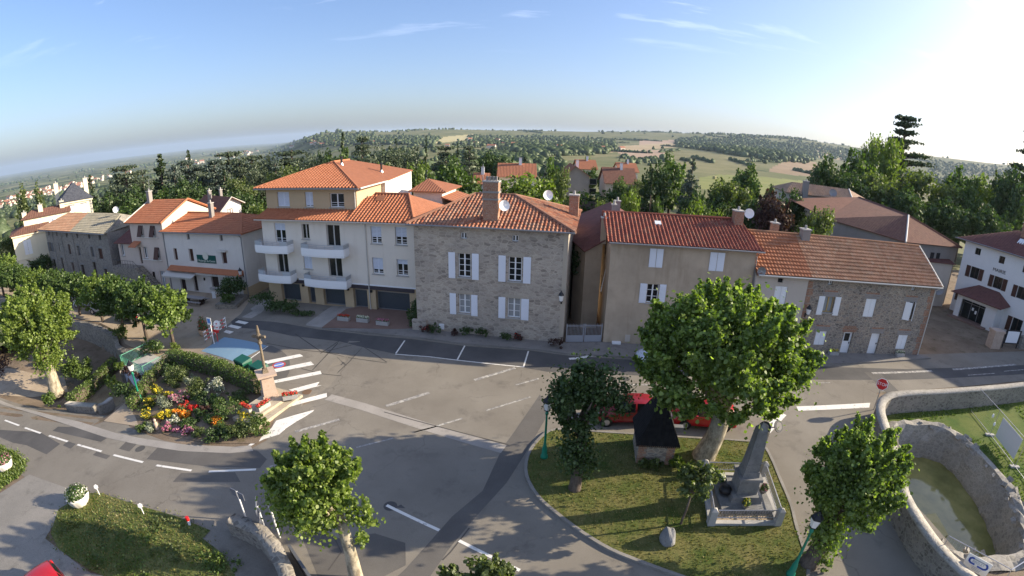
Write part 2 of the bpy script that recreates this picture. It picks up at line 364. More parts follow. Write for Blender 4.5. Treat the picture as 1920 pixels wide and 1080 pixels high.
M_WALL = rubble('garden wall stone', [(.16, .145, .125), (.27, .245, .21), (.34, .31, .27), (.2, .18, .15)], (.3, .275, .23), 4.2, 1.5, .07, .9)
M_LINING = rubble('basin lining stone', [(.25, .235, .2), (.33, .31, .27), (.29, .27, .235), (.37, .345, .3)], (.34, .32, .28), 3.2, 1.5, .06, .5)
M_COPE = rubble('cement coping', [(.36, .34, .29), (.44, .41, .36), (.3, .28, .24)], (.4, .375, .33), 6., 1., .04, .5)
M_CREAM = plaster('apartment plaster', (.72, .65, .55), .05, (.72, .69, .64), .35)
M_TAN = plaster('tan plaster', (.5, .38, .235), .06, (.8, .75, .7), .1)
M_BEIGE = plaster('beige roughcast', (.46, .37, .27), .2, (.6, .56, .5), .6)
M_WPLAST = plaster('white roughcast', (.66, .61, .55), .07, (.72, .68, .62), .3)
M_PINKP = plaster('pinkish roughcast', (.6, .5, .42), .07, (.72, .68, .62), .3)
M_ROWP = plaster('pale roughcast', (.52, .46, .39), .08, (.7, .66, .6), .3)
M_MAIR = plaster('clean white roughcast', (.68, .66, .63), .05, (.8, .78, .75), .2)
M_CHAT = plaster('ivory render', (.72, .65, .48), .05, (.8, .75, .68), .2)
M_GREYP = plaster('grey render', (.27, .25, .23), .1, (.7, .66, .6), .3)
M_BRICK = rubble('brick quoins', [(.36, .17, .1), (.42, .22, .14), (.3, .14, .09), (.4, .26, .18)], (.38, .3, .23), 5.5, 2.6, .05, .4)
M_T_NEW = tile('new clay tile', [(.38, .14, .07), (.45, .18, .095), (.41, .16, .08)], .3, .36, False, (.27, .13, .08), .35)
M_T_NEWF = tile('clay tile smooth', [(.3, .125, .07), (.34, .14, .078)], .3, .36, True, (.28, .11, .06), .3, .5)
M_T_OLD = tile('old canal tile', [(.3, .1, .055), (.42, .17, .09), (.36, .2, .13), (.22, .09, .06), (.45, .24, .15)], .3, .36, False, (.2, .18, .14), .55)
M_T_RED = tile('deep red tile', [(.27, .085, .055), (.33, .115, .075), (.22, .07, .05), (.3, .14, .09)], .3, .36, False, (.25, .11, .07), .3)
M_T_MECH = tile('interlocking tile', [(.46, .25, .14), (.52, .3, .18), (.4, .21, .12), (.5, .32, .2)], .3, .42, False, (.22, .15, .1), .55)
M_T_MECH2 = tile('orange interlocking tile', [(.42, .17, .085), (.47, .21, .11), (.37, .15, .075)], .3, .42, False, (.3, .16, .1), .3)
M_T_FLAT = tile('orange plain tile', [(.42, .15, .075), (.46, .18, .09), (.38, .14, .07)], .3, .45, True, (.3, .15, .09), .35, .6)
M_T_GREY = tile('greyed tile', [(.24, .22, .17), (.3, .27, .2), (.27, .25, .2)], .4, .45, True, (.19, .18, .13), .5, .8)
M_T_BRN = tile('brown tile', [(.17, .085, .06), (.2, .1, .07), (.15, .075, .055)], .3, .36, True, (.13, .08, .06), .35, .5)
M_T_DK = tile('dark plum tile', [(.16, .07, .06), (.19, .085, .07), (.14, .065, .055)], .3, .36, True, (.12, .07, .06), .35, .5)
L_PLANE = leafmat('plane leaf', (.055, .095, .014), (.19, .26, .05), .42)
L_PLANE2 = leafmat('bright plane leaf', (.06, .11, .014), (.2, .26, .045), .42)
L_DARK = leafmat('dark leaf', (.022, .045, .012), (.055, .095, .022), .25)
L_MID = leafmat('middle green leaf', (.035, .07, .014), (.085, .135, .028))
L_OLIVE = leafmat('olive leaf', (.05, .075, .02), (.11, .14, .038))
L_BRIGHT = leafmat('yellow green leaf', (.07, .115, .014), (.14, .19, .03))
L_FIR = leafmat('fir needle', (.018, .035, .014), (.045, .07, .025), .15)
L_CEDAR = leafmat('cedar needle', (.035, .05, .03), (.085, .11, .062), .15)
L_BLUEF = leafmat('blue cedar needle', (.045, .065, .05), (.1, .13, .105), .15)
L_PURP = leafmat('purple leaf', (.03, .014, .014), (.07, .03, .025), .2)
L_HEDGE = leafmat('hedge leaf', (.04, .075, .012), (.11, .16, .028), .25)
L_RED = leafmat('red petal', (.45, .01, .01), (.7, .04, .03), .3)
L_ORANGE = leafmat('orange petal', (.7, .16, .01), (.85, .34, .02), .3)
L_YELLOW = leafmat('yellow petal', (.6, .42, .02), (.75, .6, .04), .3)
L_PINK = leafmat('pink petal', (.38, .06, .16), (.55, .25, .34), .3)
L_WHITEF = leafmat('white petal', (.5, .5, .42), (.7, .68, .6), .3)
L_SILVER = leafmat('silver leaf', (.12, .15, .09), (.28, .3, .22), .25)
B_PLANE = bark('plane bark', (.42, .37, .27), (.2, .17, .12), 5)
B_DARK = bark('dark bark', (.09, .07, .055), (.15, .12, .095), 8)

# ------------------------------------------------------------------ terrain
def bm_build(bm, name, m, parent=None, smooth=False):
    me = bpy.data.meshes.new(name); bm.to_mesh(me); bm.free(); me.materials.append(m)
    if smooth: me.polygons.foreach_set('use_smooth', [True] * len(me.polygons))
    o = bpy.data.objects.new(name, me); COL.objects.link(o); OFF[o.name] = V(0, 0, 0)
    if parent is not None:
        off = OFF[parent.name]; me.transform(Matrix.Translation(-off)); o.parent = parent; OFF[o.name] = off.copy()
    return o
def near_ground():
    PIT = []
    for x, y in POOL:
        d = V(x - 25, y - 15, 0); d = d * ((d.length + .75) / d.length); PIT.append((25 + d.x, 15 + d.y))
    xs = np.arange(-112, 96.1, .5); ys = np.arange(-14, 64.1, .5); nx, ny = len(xs), len(ys)
    v = []
    for y in ys:
        for x in xs:
            z = gz(x, y)
            if 14 < x < 40 and inpoly(x, y, PIT): z = POOL_Z - .5
            v.append((x, y, z - .012))
    f = [(j * nx + i, j * nx + i + 1, (j + 1) * nx + i + 1, (j + 1) * nx + i) for j in range(ny - 1) for i in range(nx - 1)]
    me = bpy.data.meshes.new('ground'); me.from_pydata(v, [], f); me.materials.append(M_EARTH); me.polygons.foreach_set('use_smooth', [True] * len(f))
    o = bpy.data.objects.new('ground', me); COL.objects.link(o); tag(o, kind='structure')
near_ground()
def sheet(name, polys, m, dz, kind='structure', ind=True, label=None):
    bm = bmesh.new()
    for P in polys:
        vs = [bm.verts.new((p[0], p[1], 0)) for p in P]; bm.faces.new(vs)
    bmesh.ops.triangulate(bm, faces=bm.faces[:])
    x0 = min(v.co.x for v in bm.verts); x1 = max(v.co.x for v in bm.verts); y0 = min(v.co.y for v in bm.verts); y1 = max(v.co.y for v in bm.verts)
    if x0 < -11.5:
        for k in range(int(math.floor(x0)), int(min(x1, -7)) + 1):
            bmesh.ops.bisect_plane(bm, geom=bm.verts[:] + bm.edges[:] + bm.faces[:], plane_co=(k, 0, 0), plane_no=(1, 0, 0))
        if x0 < -20:
            for k in range(int(math.floor(y0)), int(y1) + 1):
                bmesh.ops.bisect_plane(bm, geom=bm.verts[:] + bm.edges[:] + bm.faces[:], plane_co=(0, k, 0), plane_no=(0, 1, 0))
    for f in bm.faces:
        if f.normal.z < 0: f.normal_flip()
    for v in bm.verts: v.co.z = gz(v.co.x, v.co.y) + dz
    bm.normal_update()
    for f in bm.faces:
        if f.normal.z < 0: f.normal_flip()
    return tag(bm_build(bm, name, m), kind=kind)
def px(*p): return [g(a, b) for a, b in p]
def pz(ox, oy, s, *p): return [g(ox + a / s, oy + b / s) for a, b in p]
def strip(pts, wd):
    """a band of width wd along ground points"""
    pts = [Vector((p[0], p[1], 0)) for p in pts]; l, r = [], []
    for i, p in enumerate(pts):
        t = (pts[min(i + 1, len(pts) - 1)] - pts[max(i - 1, 0)]).normalized(); n = V(-t.y, t.x, 0) * wd / 2; l.append(p + n); r.append(p - n)
    return l + r[::-1]
def smooth_pts(P, k=4, closed=False):
    P = [Vector(p) for p in P]; n = len(P); out = []
    for i in range(n if closed else n - 1):
        a, b, c, d = [P[(i + j) % n] if closed else P[min(max(i + j, 0), n - 1)] for j in (-1, 0, 1, 2)]
        for q in range(k):
            t = q / k; out.append(.5 * ((2 * b) + (c - a) * t + (2 * a - 5 * b + 4 * c - d) * t * t + (3 * b - a - 3 * c + d) * t ** 3))
    if not closed: out.append(P[-1])
    return out
# square and roads
E_low = [(-112, 8), (-112, 22), (-75, 24.5), (-58, 25), (-45, 23.4), (-38, 22.9), (-31.5, 23.0), (-27, 22.0), (-24, 20.4), (-20.5, 19.5), (-17, 19.1), (-14.2, 19.5), (-13.6, 20.4), (-14.1, 22.6), (-16.2, 25.2), (-22, 27.6), (-27.6, 29.8)]
sheet('square', [E_low[6:] + [(-31, 31.4), (-35.6, 33.4), (-38.5, 35.4), (-44, 37.4), (-50, 38.4), (-64, 41.5), (-75, 46), (-75, 53), (-28, 46.6), (-24, 43.5), (-8, 41), (-7, 36.9), (4, 34.9), (22, 33.6), (37, 31.6), (95, 29), (95, 24), (27, 25.6), (25.2, 21), (21, 15.4), (21, -6), (-16, -6), (-16, 10), (-22, 13), (-31.5, 15)]], M_ASPH, 0)
sheet('lower_road', [E_low[:7] + [(-31.5, 15), (-45, 10)]], M_ASPH, 0)
sheet('upper_walk', [[(-31.5, 31.0), (-35.6, 32.6), (-38.5, 34.9), (-43.5, 36.9), (-50, 37.9), (-62, 40.3), (-71.5, 43.5), (-90, 48), (-90, 56), (-29, 46.9), (-26.9, 40.5), (-26.6, 35.0), (-24.6, 31.2), (-27.6, 29.7)]], M_SAND, .010)
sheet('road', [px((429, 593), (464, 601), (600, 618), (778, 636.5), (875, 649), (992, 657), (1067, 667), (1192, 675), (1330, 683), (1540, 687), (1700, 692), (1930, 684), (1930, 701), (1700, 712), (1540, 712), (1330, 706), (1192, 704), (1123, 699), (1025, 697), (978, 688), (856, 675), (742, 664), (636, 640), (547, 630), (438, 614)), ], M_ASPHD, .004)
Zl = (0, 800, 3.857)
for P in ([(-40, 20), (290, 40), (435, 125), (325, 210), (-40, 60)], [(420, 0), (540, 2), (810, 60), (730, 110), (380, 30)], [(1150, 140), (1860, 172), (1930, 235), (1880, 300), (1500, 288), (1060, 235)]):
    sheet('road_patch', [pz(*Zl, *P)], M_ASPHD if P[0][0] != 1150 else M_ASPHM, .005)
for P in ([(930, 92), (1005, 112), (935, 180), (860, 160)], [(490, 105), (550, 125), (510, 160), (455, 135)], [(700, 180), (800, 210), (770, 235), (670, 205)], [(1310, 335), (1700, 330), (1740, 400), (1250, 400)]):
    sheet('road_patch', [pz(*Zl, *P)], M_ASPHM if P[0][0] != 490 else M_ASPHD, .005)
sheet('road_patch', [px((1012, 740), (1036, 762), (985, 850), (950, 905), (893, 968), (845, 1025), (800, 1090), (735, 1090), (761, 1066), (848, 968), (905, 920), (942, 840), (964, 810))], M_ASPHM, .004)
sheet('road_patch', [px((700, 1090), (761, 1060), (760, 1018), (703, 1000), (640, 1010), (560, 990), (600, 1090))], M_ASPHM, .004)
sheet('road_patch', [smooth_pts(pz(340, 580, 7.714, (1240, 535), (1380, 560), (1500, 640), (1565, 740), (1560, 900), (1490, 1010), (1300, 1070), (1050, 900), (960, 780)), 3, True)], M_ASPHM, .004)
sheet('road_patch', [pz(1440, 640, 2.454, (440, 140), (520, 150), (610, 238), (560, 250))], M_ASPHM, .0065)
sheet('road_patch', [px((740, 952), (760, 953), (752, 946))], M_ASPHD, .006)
Z6 = (340, 540, 3.375)
sheet('concrete_strip', [strip(pz(*Z6, (930, 690), (1150, 750), (1400, 830), (1640, 905), (2040, 1020)), .75)], M_PAVE, .006)
seams = [[(880, 415), (1000, 335), (1110, 355), (920, 400)], [(720, 290), (880, 400), (1050, 440), (1300, 475)], [(930, 590), (1060, 470), (1150, 370), (1300, 470)], [(760, 510), (900, 545), (1010, 555)], [(540, 350), (780, 395), (1000, 420)], [(830, 520), (990, 350)], [(985, 435), (1045, 490)], [(895, 585), (1030, 470)]]
for s_ in seams: sheet('road_seam', [strip(pz(*Z6, *s_), .09)], M_SEAM, .007)
for s_ in ([(742, 664), (725, 690), (730, 700)], [(935, 900), (1000, 935)], [(1118, 870), (1112, 905)]):
    pass
for s_ in ([(580, 1000), (625, 1005), (640, 1035), (615, 1070)], [(880, 990), (845, 1035), (830, 1050)], [(0, 765), (390, 870), (840, 985)]):
    sheet('road_seam', [strip(px(*s_), .06) if s_[0][0] else strip(pz(720, 560, 3.6, *s_), .08)], M_SEAM, .008)
# pavements and kerbs (raised about 0.12)
def slab(name, P, m, z1, z0=-.3, kind='structure'):
    P = [Vector(p) for p in P]; zz = [gz(p.x, p.y) for p in P]
    o = MB().hexa([(p.x, p.y, z + z0) for p, z in zip(P, zz)], [(p.x, p.y, z + z1) for p, z in zip(P, zz)]).build(name, m); return tag(o, kind=kind)
slab('forecourt', pz(*Z6, (455, 150), (385, 190), (890, 255), (1045, 138)) + [V(-12.5, 43, 0), V(-26.2, 45.4, 0), V(-26.3, 41.5, 0)], M_PAVE, .10)
slab('forecourt_brown', pz(*Z6, (1045, 138), (892, 255), (1380, 268), (1480, 262)) + [V(-8.2, 37.2, 0), V(-8.2, 42.6, 0), V(-12.5, 43, 0)], M_PAVEB, .105)
slab('pavement', px((604, 617), (780, 634), (875, 646.5), (992, 655.5), (1067, 665), (1192, 672), (1330, 681), (1545, 684)) + [V(26.3, 32.6, 0), V(20, 33.1, 0), V(7.3, 34.8, 0), V(4.1, 34.6, 0), V(-7.8, 36.8, 0), V(-8.2, 37.2, 0)] + pz(*Z6, (1480, 262), (1380, 268)), M_WALK, .12)
slab('pavement', [V(26.3, 32.6, 0)] + px((1545, 684), (1640, 681), (1745, 673)) + [V(37.6, 31.2, 0)], M_WALK, .12)
sheet('pavement', [px((-30, 742), (0, 750), (105, 781), (150, 791), (214, 811), (260, 821), (350, 834), (440, 838), (470, 835), (475, 846), (430, 850), (340, 846), (260, 834), (200, 821), (140, 801), (100, 788), (0, 757), (-30, 749))], M_PAVE, .012)
sheet('verge_path', [px((-30, 850), (0, 858), (70, 905), (200, 945), (300, 968), (420, 995), (455, 1003), (440, 985), (330, 955), (250, 930), (150, 880), (50, 835), (-30, 820))], M_ASPH, .006)
# painted markings
def marks(name, polys, m, dz): sheet(name, polys, m, dz)
marks('centre_line', [strip(pz(*Zl, a, b), .16) for a, b in (((180, 8), (295, 48)), ((355, 65), (490, 108)), ((560, 130), (735, 180)), ((820, 205), (1035, 258)), ((1130, 280), (1385, 318)), ((1510, 325), (1851, 310)))] + [strip(px((9, 788), (36, 798)), .16)], M_PAINT, .010)
marks('zebra_stripes', [pz(*Z6, *q) for q in ([(460, 476), (750, 418), (772, 432), (515, 487)], [(555, 520), (820, 466), (840, 486), (575, 538)], [(570, 588), (880, 524), (888, 544), (575, 606)], [(680, 645), (905, 590), (925, 608), (720, 662)], [(715, 720), (920, 664), (922, 690), (665, 758)])], M_PAINT, .009)
marks('painted_wedge', [pz(420, 660, 5.4, (530, 695), (915, 585), (900, 605), (625, 780), (560, 835), (400, 885), (245, 965), (250, 940), (370, 870), (480, 770))], M_PAINT, .009)
marks('crossing_bars', [pz(340, 580, 7.714, *q) for q in ([(830, 160), (975, 190), (920, 218), (775, 188)], [(720, 222), (875, 255), (820, 285), (670, 250)], [(650, 300), (760, 325), (700, 355), (610, 330)])], M_PAINT, .009)
marks('worn_dashes', [strip(pz(720, 560, 3.6, *q), .26) for q in (((610, 550), (885, 468)), ((15, 725), (305, 635)))] + [strip(pz(720, 560, 3.6, *q), .14) for q in (((690, 755), (990, 663)), ((200, 905), (530, 808)), ((890, 583), (1045, 540)), ((1590, 580), (1800, 582)))]
      + [strip(pz(*Z6, (722, 910), (1000, 832)), .22), strip(pz(*Z6, (1465, 915), (1620, 875)), .12), strip(pz(400, 780, 3.6, (965, 212), (1215, 150)), .12), strip(pz(400, 780, 3.6, (380, 342), (590, 300)), .12)], M_PAINTW, .008)
marks('square_lines', [strip(pz(400, 780, 3.6, (1170, 603), (1525, 772)), .16), strip(pz(560, 920, 4.174, (1255, 392), (1730, 625)), .16)], M_PAINT, .010)
marks('parking_lines', [strip(pz(720, 560, 3.6, *q), .11) for q in (((75, 375), (300, 392), (500, 416), (720, 440), (945, 462)), ((80, 370), (140, 283)), ((495, 412), (545, 318)), ((942, 460), (975, 354)), ((178, 262), (215, 238)))] + [strip(pz(720, 560, 3.6, (1250, 407), (1330, 400), (1410, 382)), .3)], M_PAINT, .009)
marks('stop_line', [pz(1440, 640, 2.454, *q) for q in ([(130, 300), (470, 283), (466, 305), (140, 320)], [(0, 380), (55, 325), (85, 340), (8, 425)])], M_PAINT, .009)
marks('edge_lines', [strip(pz(1440, 640, 2.454, *q), wd) for q, wd in ((((480, 147), (755, 137)), .3), (((850, 130), (1140, 107)), .3), (((920, 156), (1045, 147)), .1), (((1085, 138), (1178, 130)), .1), (((205, 192), (285, 190)), .1))], M_PAINTW, .009)
sheet('blue_bay', [pz(340, 580, 7.714, (620, 405), (1240, 530), (790, 768), (285, 605))], M_BLUE, .013)
marks('bay_line', [strip(pz(340, 580, 7.714, (1255, 532), (960, 740)), .1)], M_PAINT, .014)
_c = g(340 + 618 / 3.375, 540 + 487 / 3.375)
def disc(c, r, n=24): return [V(c.x + r * math.cos(2 * math.pi * i / n), c.y + r * math.sin(2 * math.pi * i / n), 0) for i in range(n)]
sheet('no_parking_ring', [disc(_c, .52)], mat('red road paint', (.45, .06, .05), .7), .009)
sheet('no_parking_disc', [disc(_c, .4)], mat('blue road paint', (.12, .2, .5), .7), .013)
sheet('no_parking_slash', [strip([_c + V(-.3, -.24, 0), _c + V(.3, .24, 0)], .12)], M_PAINT, .017)
sheet('manhole_cover', [disc(g(263, 841.5), .33)], M_ASPHD, .009)
sheet('manhole_cover', [disc(g(732, 949), .32)], M_ASPHD, .009)
sheet('manhole_cover', [disc(g(576, 735), .34)], mat('rusty iron', (.16, .1, .06), .7), .009)
sheet('manhole_cover', [disc(g(1173, 710), .3)], M_ASPHD, .009)
sheet('manhole_cover', [disc(g(1173, 713.5), .01)], M_ASPHD, .009)
# grass island with its kerb
ISL = smooth_pts(px((1043, 806), (1010, 823), (987, 856), (984, 893), (1005, 933), (1041, 966), (1090, 1003), (1143, 1035), (1204, 1060), (1270, 1084), (1350, 1110), (1430, 1125), (1505, 1105), (1517, 1080), (1513, 1047), (1495, 990), (1485, 950), (1464, 900), (1448, 862), (1432, 838), (1400, 828), (1240, 818), (1130, 811)), 3, True)
cx_ = sum((p for p in ISL), V(0, 0, 0)) / len(ISL)
def inset(P, d):
    out = []
    for i, p in enumerate(P):
        t = (P[(i + 1) % len(P)] - P[i - 1]).normalized(); n = V(-t.y, t.x, 0)
        if (p + n - cx_).length > (p - cx_).length: n = -n
        out.append(p + n * d)
    return out
ISI = inset(ISL, .16)
k_ = MB(); n_ = len(ISL)
for i in range(n_):
    j = (i + 1) % n_; a, b, c, d = ISL[i], ISL[j], ISI[j], ISI[i]
    k_.quad((a.x, a.y, -.2), (b.x, b.y, -.2), (b.x, b.y, .13), (a.x, a.y, .13)); k_.quad((a.x, a.y, .13), (b.x, b.y, .13), (c.x, c.y, .13), (d.x, d.y, .13)); k_.quad((d.x, d.y, .13), (c.x, c.y, .13), (c.x, c.y, 0), (d.x, d.y, 0))
tag(k_.build('kerb', M_KERB), kind='structure')
slab('grass_island', ISI, M_GRASS, .10)
# right lawn around the basin, gravel lot and rough verge bottom left, earth below the terrace
LAWN = [V(25.2, 22.7, 0)] + [V(*p, 0) for p in ((40, 23), (95, 21), (95, -4), (24, -4), (24, 8.3), (26.9, 9.8), (28.7, 12.6), (29.8, 15.9), (30.2, 18.9), (29, 21.1), (26, 21.8), (24.2, 21.3))]
sheet('lawn', [LAWN], M_LAWN, .02)
sheet('gravel_lot', [px((0, 925), (55, 890), (125, 915), (150, 945), (100, 985), (85, 1010), (170, 1075), (250, 1090)) + [V(-13.5, -6, 0), V(-30, -6, 0), V(-45, 6, 0)]], M_GRAVEL, .016)
VERGE = px((95, 1000), (110, 955), (160, 925), (190, 925), (260, 948), (330, 968), (395, 995), (380, 1010), (420, 1040), (445, 1090), (240, 1100), (170, 1070), (110, 1030))
sheet('verge', [VERGE], M_VERGE, .022)
VERGE2 = px((-40, 835), (0, 838), (30, 850), (50, 868), (40, 890), (0, 918), (-40, 930))
sheet('verge', [VERGE2], M_LAWN, .022)
sheet('lower_path', [px((-30, 690), (0, 690), (60, 700), (120, 705), (128, 735), (60, 745), (-30, 740)), px((195, 790), (262, 800), (245, 745), (222, 735))], M_SAND, .018)
sheet('garden_soil', [[V(*p, 0) for p in HEDGE_LINE[:1]] + [V(-27.2, 23.2, 0)] + [V(x, y + .3, 0) for x, y in KERB_LINE] + [V(-14.3, 22.4, 0), V(-16.4, 24.8, 0), V(-22, 27.3, 0)]], M_EARTH, .02)

# ------------------------------------------------------------------ building helpers
def roof(parent, m, polys, per=.3, row=.36, amp=.04, wave=True, name='roof', thick=.1, st=.035):
    bm = bmesh.new(); uvl = bm.loops.layers.uv.new('UVMap')
    for P in polys:
        P = [Vector(p) for p in P]; c = sum(P, V(0, 0, 0)) / len(P); U = (P[1] - P[0]).normalized()
        n = V(0, 0, 0)
        for i in range(len(P)): n += P[i].cross(P[(i + 1) % len(P)])
        n.normalize(); n = n if n.z > 0 else -n; v = n.cross(U)
        if (c - P[0]).dot(v) < 0: v = -v
        o = P[0]
        b2 = bmesh.new()
        if wave:
            us = [(p - o).dot(U) for p in P]; vs = [(p - o).dot(v) for p in P]
            u0, u1, v0, v1 = min(us), max(us), min(vs), max(vs); nu = int((u1 - u0) / per * 6) + 2; rows = []
            vv = v0
            while vv < v1: rows += [(vv, st), (vv + row * .985, 0.)]; vv += row
            g_ = [[b2.verts.new(o + U * (u0 + i * per / 6) + v * r + n * (h + amp * math.cos((u0 + i * per / 6) * 2 * math.pi / per))) for i in range(nu + 1)] for r, h in rows]
            for j in range(len(rows) - 1):
                for i in range(nu): b2.faces.new((g_[j][i], g_[j][i + 1], g_[j + 1][i + 1], g_[j + 1][i]))
            for i in range(len(P)):
                a, b = P[i], P[(i + 1) % len(P)]; e = (b - a); q = e.cross(n).normalized(); q = q if (c - a).dot(q) < 0 else -q
                bmesh.ops.bisect_plane(b2, geom=b2.verts[:] + b2.edges[:] + b2.faces[:], plane_co=a, plane_no=q, clear_outer=True)
        else:
            b2.faces.new([b2.verts.new(p) for p in P])
        b2.verts.index_update(); mp_ = [bm.verts.new(x.co) for x in b2.verts]
        for f in b2.faces:
            q = [mp_[x.index] for x in f.verts]
            try: nf = bm.faces.new(q)
            except ValueError: continue
            for l in nf.loops: l[uvl].uv = ((l.vert.co - o).dot(U) + 50, (l.vert.co - o).dot(v) + 50)
            if wave: nf.smooth = False
            nf.normal_update()
            if nf.normal.dot(n) < 0: nf.normal_flip()
        b2.free()
        lo = [bm.verts.new(p - n * thick) for p in P]; bm.faces.new(lo)
        hi = [bm.verts.new(p) for p in P]
        for i in range(len(P)):
            j = (i + 1) % len(P); f = bm.faces.new((lo[i], lo[j], hi[j], hi[i]))
    return bm_build(bm, name, m, parent)
def ridge(parent, pts, m, r=.13, name='ridge_cap'):
    return MB().tube(pts, r, 6).build(name, m, parent)
def gutter(parent, a, b, down=None, m=None, name='gutter'):
    mb = MB().tube([a, b], .07, 6)
    if down is not None: mb.tube(down, .05, 6)
    return mb.build(name, m or M_ZINC, parent)
def block(parent, m, Fr, u0, u1, dep, z0, z1, ops=(), zr=None, name='wall', depth=.2, z1b=None):
    mb = MB(); facade(mb, Fr, u0, u1, z0, z1, ops, depth); zb = z1 if z1b is None else z1b
    for u, s in ((u0, 1), (u1, -1)):
        q = [Fr.P(u, z0, 0), Fr.P(u, z0, -dep), Fr.P(u, zb, -dep)] + ([Fr.P(u, zr, -dep / 2)] if zr else []) + [Fr.P(u, z1, 0)]
        mb.quad(*(q[::-1] if s > 0 else q))
    mb.quad(Fr.P(u1, z0, -dep), Fr.P(u0, z0, -dep), Fr.P(u0, zb, -dep), Fr.P(u1, zb, -dep))
    return mb.build(name, m, parent)
def win(par, Fr, u0, u1, z0, z1, style='case', rows=3, d=-.18, fm=None, sill=True, frac=.5, pm=None):
    fm = fm or M_WHITE; b = .07
    if style in ('slab', 'door'):
        mb = MB().fbox(Fr, u0, u1, z0, z1, d - .04, d)
        for k in range(1, 3): mb.fbox(Fr, u0 + .06, u1 - .06, z0 + (z1 - z0) * k / 3 - .03, z0 + (z1 - z0) * k / 3 + .03, d, d + .025)
        o = mb.build('door' if style == 'door' else 'shutter', fm, par)
        if style == 'door': MB().fbox(Fr, u1 - .16, u1 - .1, z0 + .95, z0 + 1.08, d, d + .06).build('handle', M_IRON, o)
        return o
    mb = MB(); mb.fbox(Fr, u0, u0 + b, z0, z1, d - .05, d); mb.fbox(Fr, u1 - b, u1, z0, z1, d - .05, d)
    mb.fbox(Fr, u0 + b, u1 - b, z0, z0 + b, d - .05, d); mb.fbox(Fr, u0 + b, u1 - b, z1 - b, z1, d - .05, d)
    m = (u0 + u1) / 2
    if style in ('case', 'two', 'roll'): mb.fbox(Fr, m - .055, m + .055, z0 + b, z1 - b, d - .05, d + .004)
    if style == 'case':
        for k in range(1, rows + 1):
            zz = z0 + (z1 - z0) * k / (rows + 1); mb.fbox(Fr, u0 + b, m - .055, zz - .02, zz + .02, d - .04, d - .008); mb.fbox(Fr, m + .055, u1 - b, zz - .02, zz + .02, d - .04, d - .008)
    if style == 'roll': mb.fbox(Fr, u0 + b, u1 - b, z0 + .42, z0 + .46, d + .01, d + .03); mb.fbox(Fr, u0 + b, u1 - b, z0 + .2, z0 + .23, d + .01, d + .03)
    o = mb.build('window', fm, par)
    MB().fbox(Fr, u0 + .02, u1 - .02, z0 + .02, z1 - .02, d - .075, d - .052).build('pane', pm or M_GLASS, o)
    if style == 'roll':
        q = MB(); zt = z1; zb = z1 - (z1 - z0) * frac; n = max(2, int((zt - zb) / .11))
        for k in range(n): q.fbox(Fr, u0 + .02, u1 - .02, zb + (zt - zb) * k / n, zb + (zt - zb) * (k + .86) / n, d + .03, d + .055)
        q.build('roller_shutter', M_ROLL, o)
    if sill: MB().fbox(Fr, u0 - .08, u1 + .08, z0 - .08, z0 - .004, -.02, .09).build('sill', M_CONC, o)
    return o
def shutter(par, Fr, u0, u1, z0, z1, m=None, d=.02, panels=3, name='shutter'):
    mb = MB().fbox(Fr, u0, u1, z0, z1, d, d + .035)
    for k in range(panels):
        a = z0 + .06 + (z1 - z0 - .06) * k / panels; b = z0 + (z1 - z0 - .06) * (k + 1) / panels
        n = max(2, int((b - a) / .09))
        for q in range(n): mb.fbox(Fr, u0 + .07, u1 - .07, a + (b - a) * q / n, a + (b - a) * (q + .55) / n, d + .035, d + .055)
    return mb.build(name, m or M_SHUT, par)
def lantern(par, Fr, u, z, arm=.45):
    mb = MB().tube([Fr.P(u, z - .5, .03), Fr.P(u, z - .35, arm * .6), Fr.P(u, z - .3, arm)], .025, 6); mb.fbox(Fr, u - .06, u + .06, z - .65, z - .3, 0, .03)
    c = Fr.P(u, z, arm); o = mb.build('wall_lantern', M_IRON, par); MB().lathe(c, [(.05, -.32), (.16, -.28), (.16, -.25)], 6).build('lamp_base', M_IRON, o); MB().lathe(c, [(.24, .2), (.2, .3), (.09, .44), (.03, .58)], 6).build('lamp_hood', M_IRON, o)
    MB().lathe(c, [(.13, -.25), (.21, .2)], 6).build('lamp_glass', M_LAMPG, o); return o
def dish(par, c, face, r=.38, m=None):
    face = Vector(face).normalized(); a = face.orthogonal().normalized(); b = face.cross(a); mb = MB(); c = Vector(c); rings = []
    for k in range(5):
        rr = r * k / 4; base = len(mb.v)
        for i in range(18):
            t = i * math.pi / 9; mb.v.append(tuple(c + (a * math.cos(t) + b * math.sin(t)) * max(rr, .01) + face * (.35 * rr * rr / r)))
    for k in range(4):
        for i in range(18): mb.f.append((k * 18 + i, k * 18 + (i + 1) % 18, (k + 1) * 18 + (i + 1) % 18, (k + 1) * 18 + i))
    mb.tube([c - b * r + face * .1, c + face * .4], .012, 5); mb.tube([c, c - face * .12, c - face * .12 - V(0, 0, .55)], .025, 6)
    mb.obox(c + face * .4, a * .03, b * .03, face * .04)
    return mb.build('satellite_dish', m or M_WHITE, par, True)
def chimney(par, c, w_, d_, z0, z1, m, Fr, pots=2, capm=None):
    mb = MB(); t, n = Fr.t, Fr.n; c = V(c[0], c[1], 0)
    mb.obox(c + V(0, 0, (z0 + z1) / 2), t * w_ / 2, n * d_ / 2, V(0, 0, (z1 - z0) / 2))
    o = mb.build('chimney', m, par); q = MB(); q.obox(c + V(0, 0, z1 + .05), t * (w_ / 2 + .06), n * (d_ / 2 + .06), V(0, 0, .05))
    for k in range(pots): q.lathe(c + t * ((k + .5) / pots - .5) * w_ + V(0, 0, z1 + .1), [(.11, 0), (.09, .3)], 8)
    q.build('chimney_cap', capm or M_CONC, o); return o

# ------------------------------------------------------------------ buildings
def house(name, label, cat, Fr, group=None): return thing(name, label, cat, Fr.P(0, 0, 0), group)
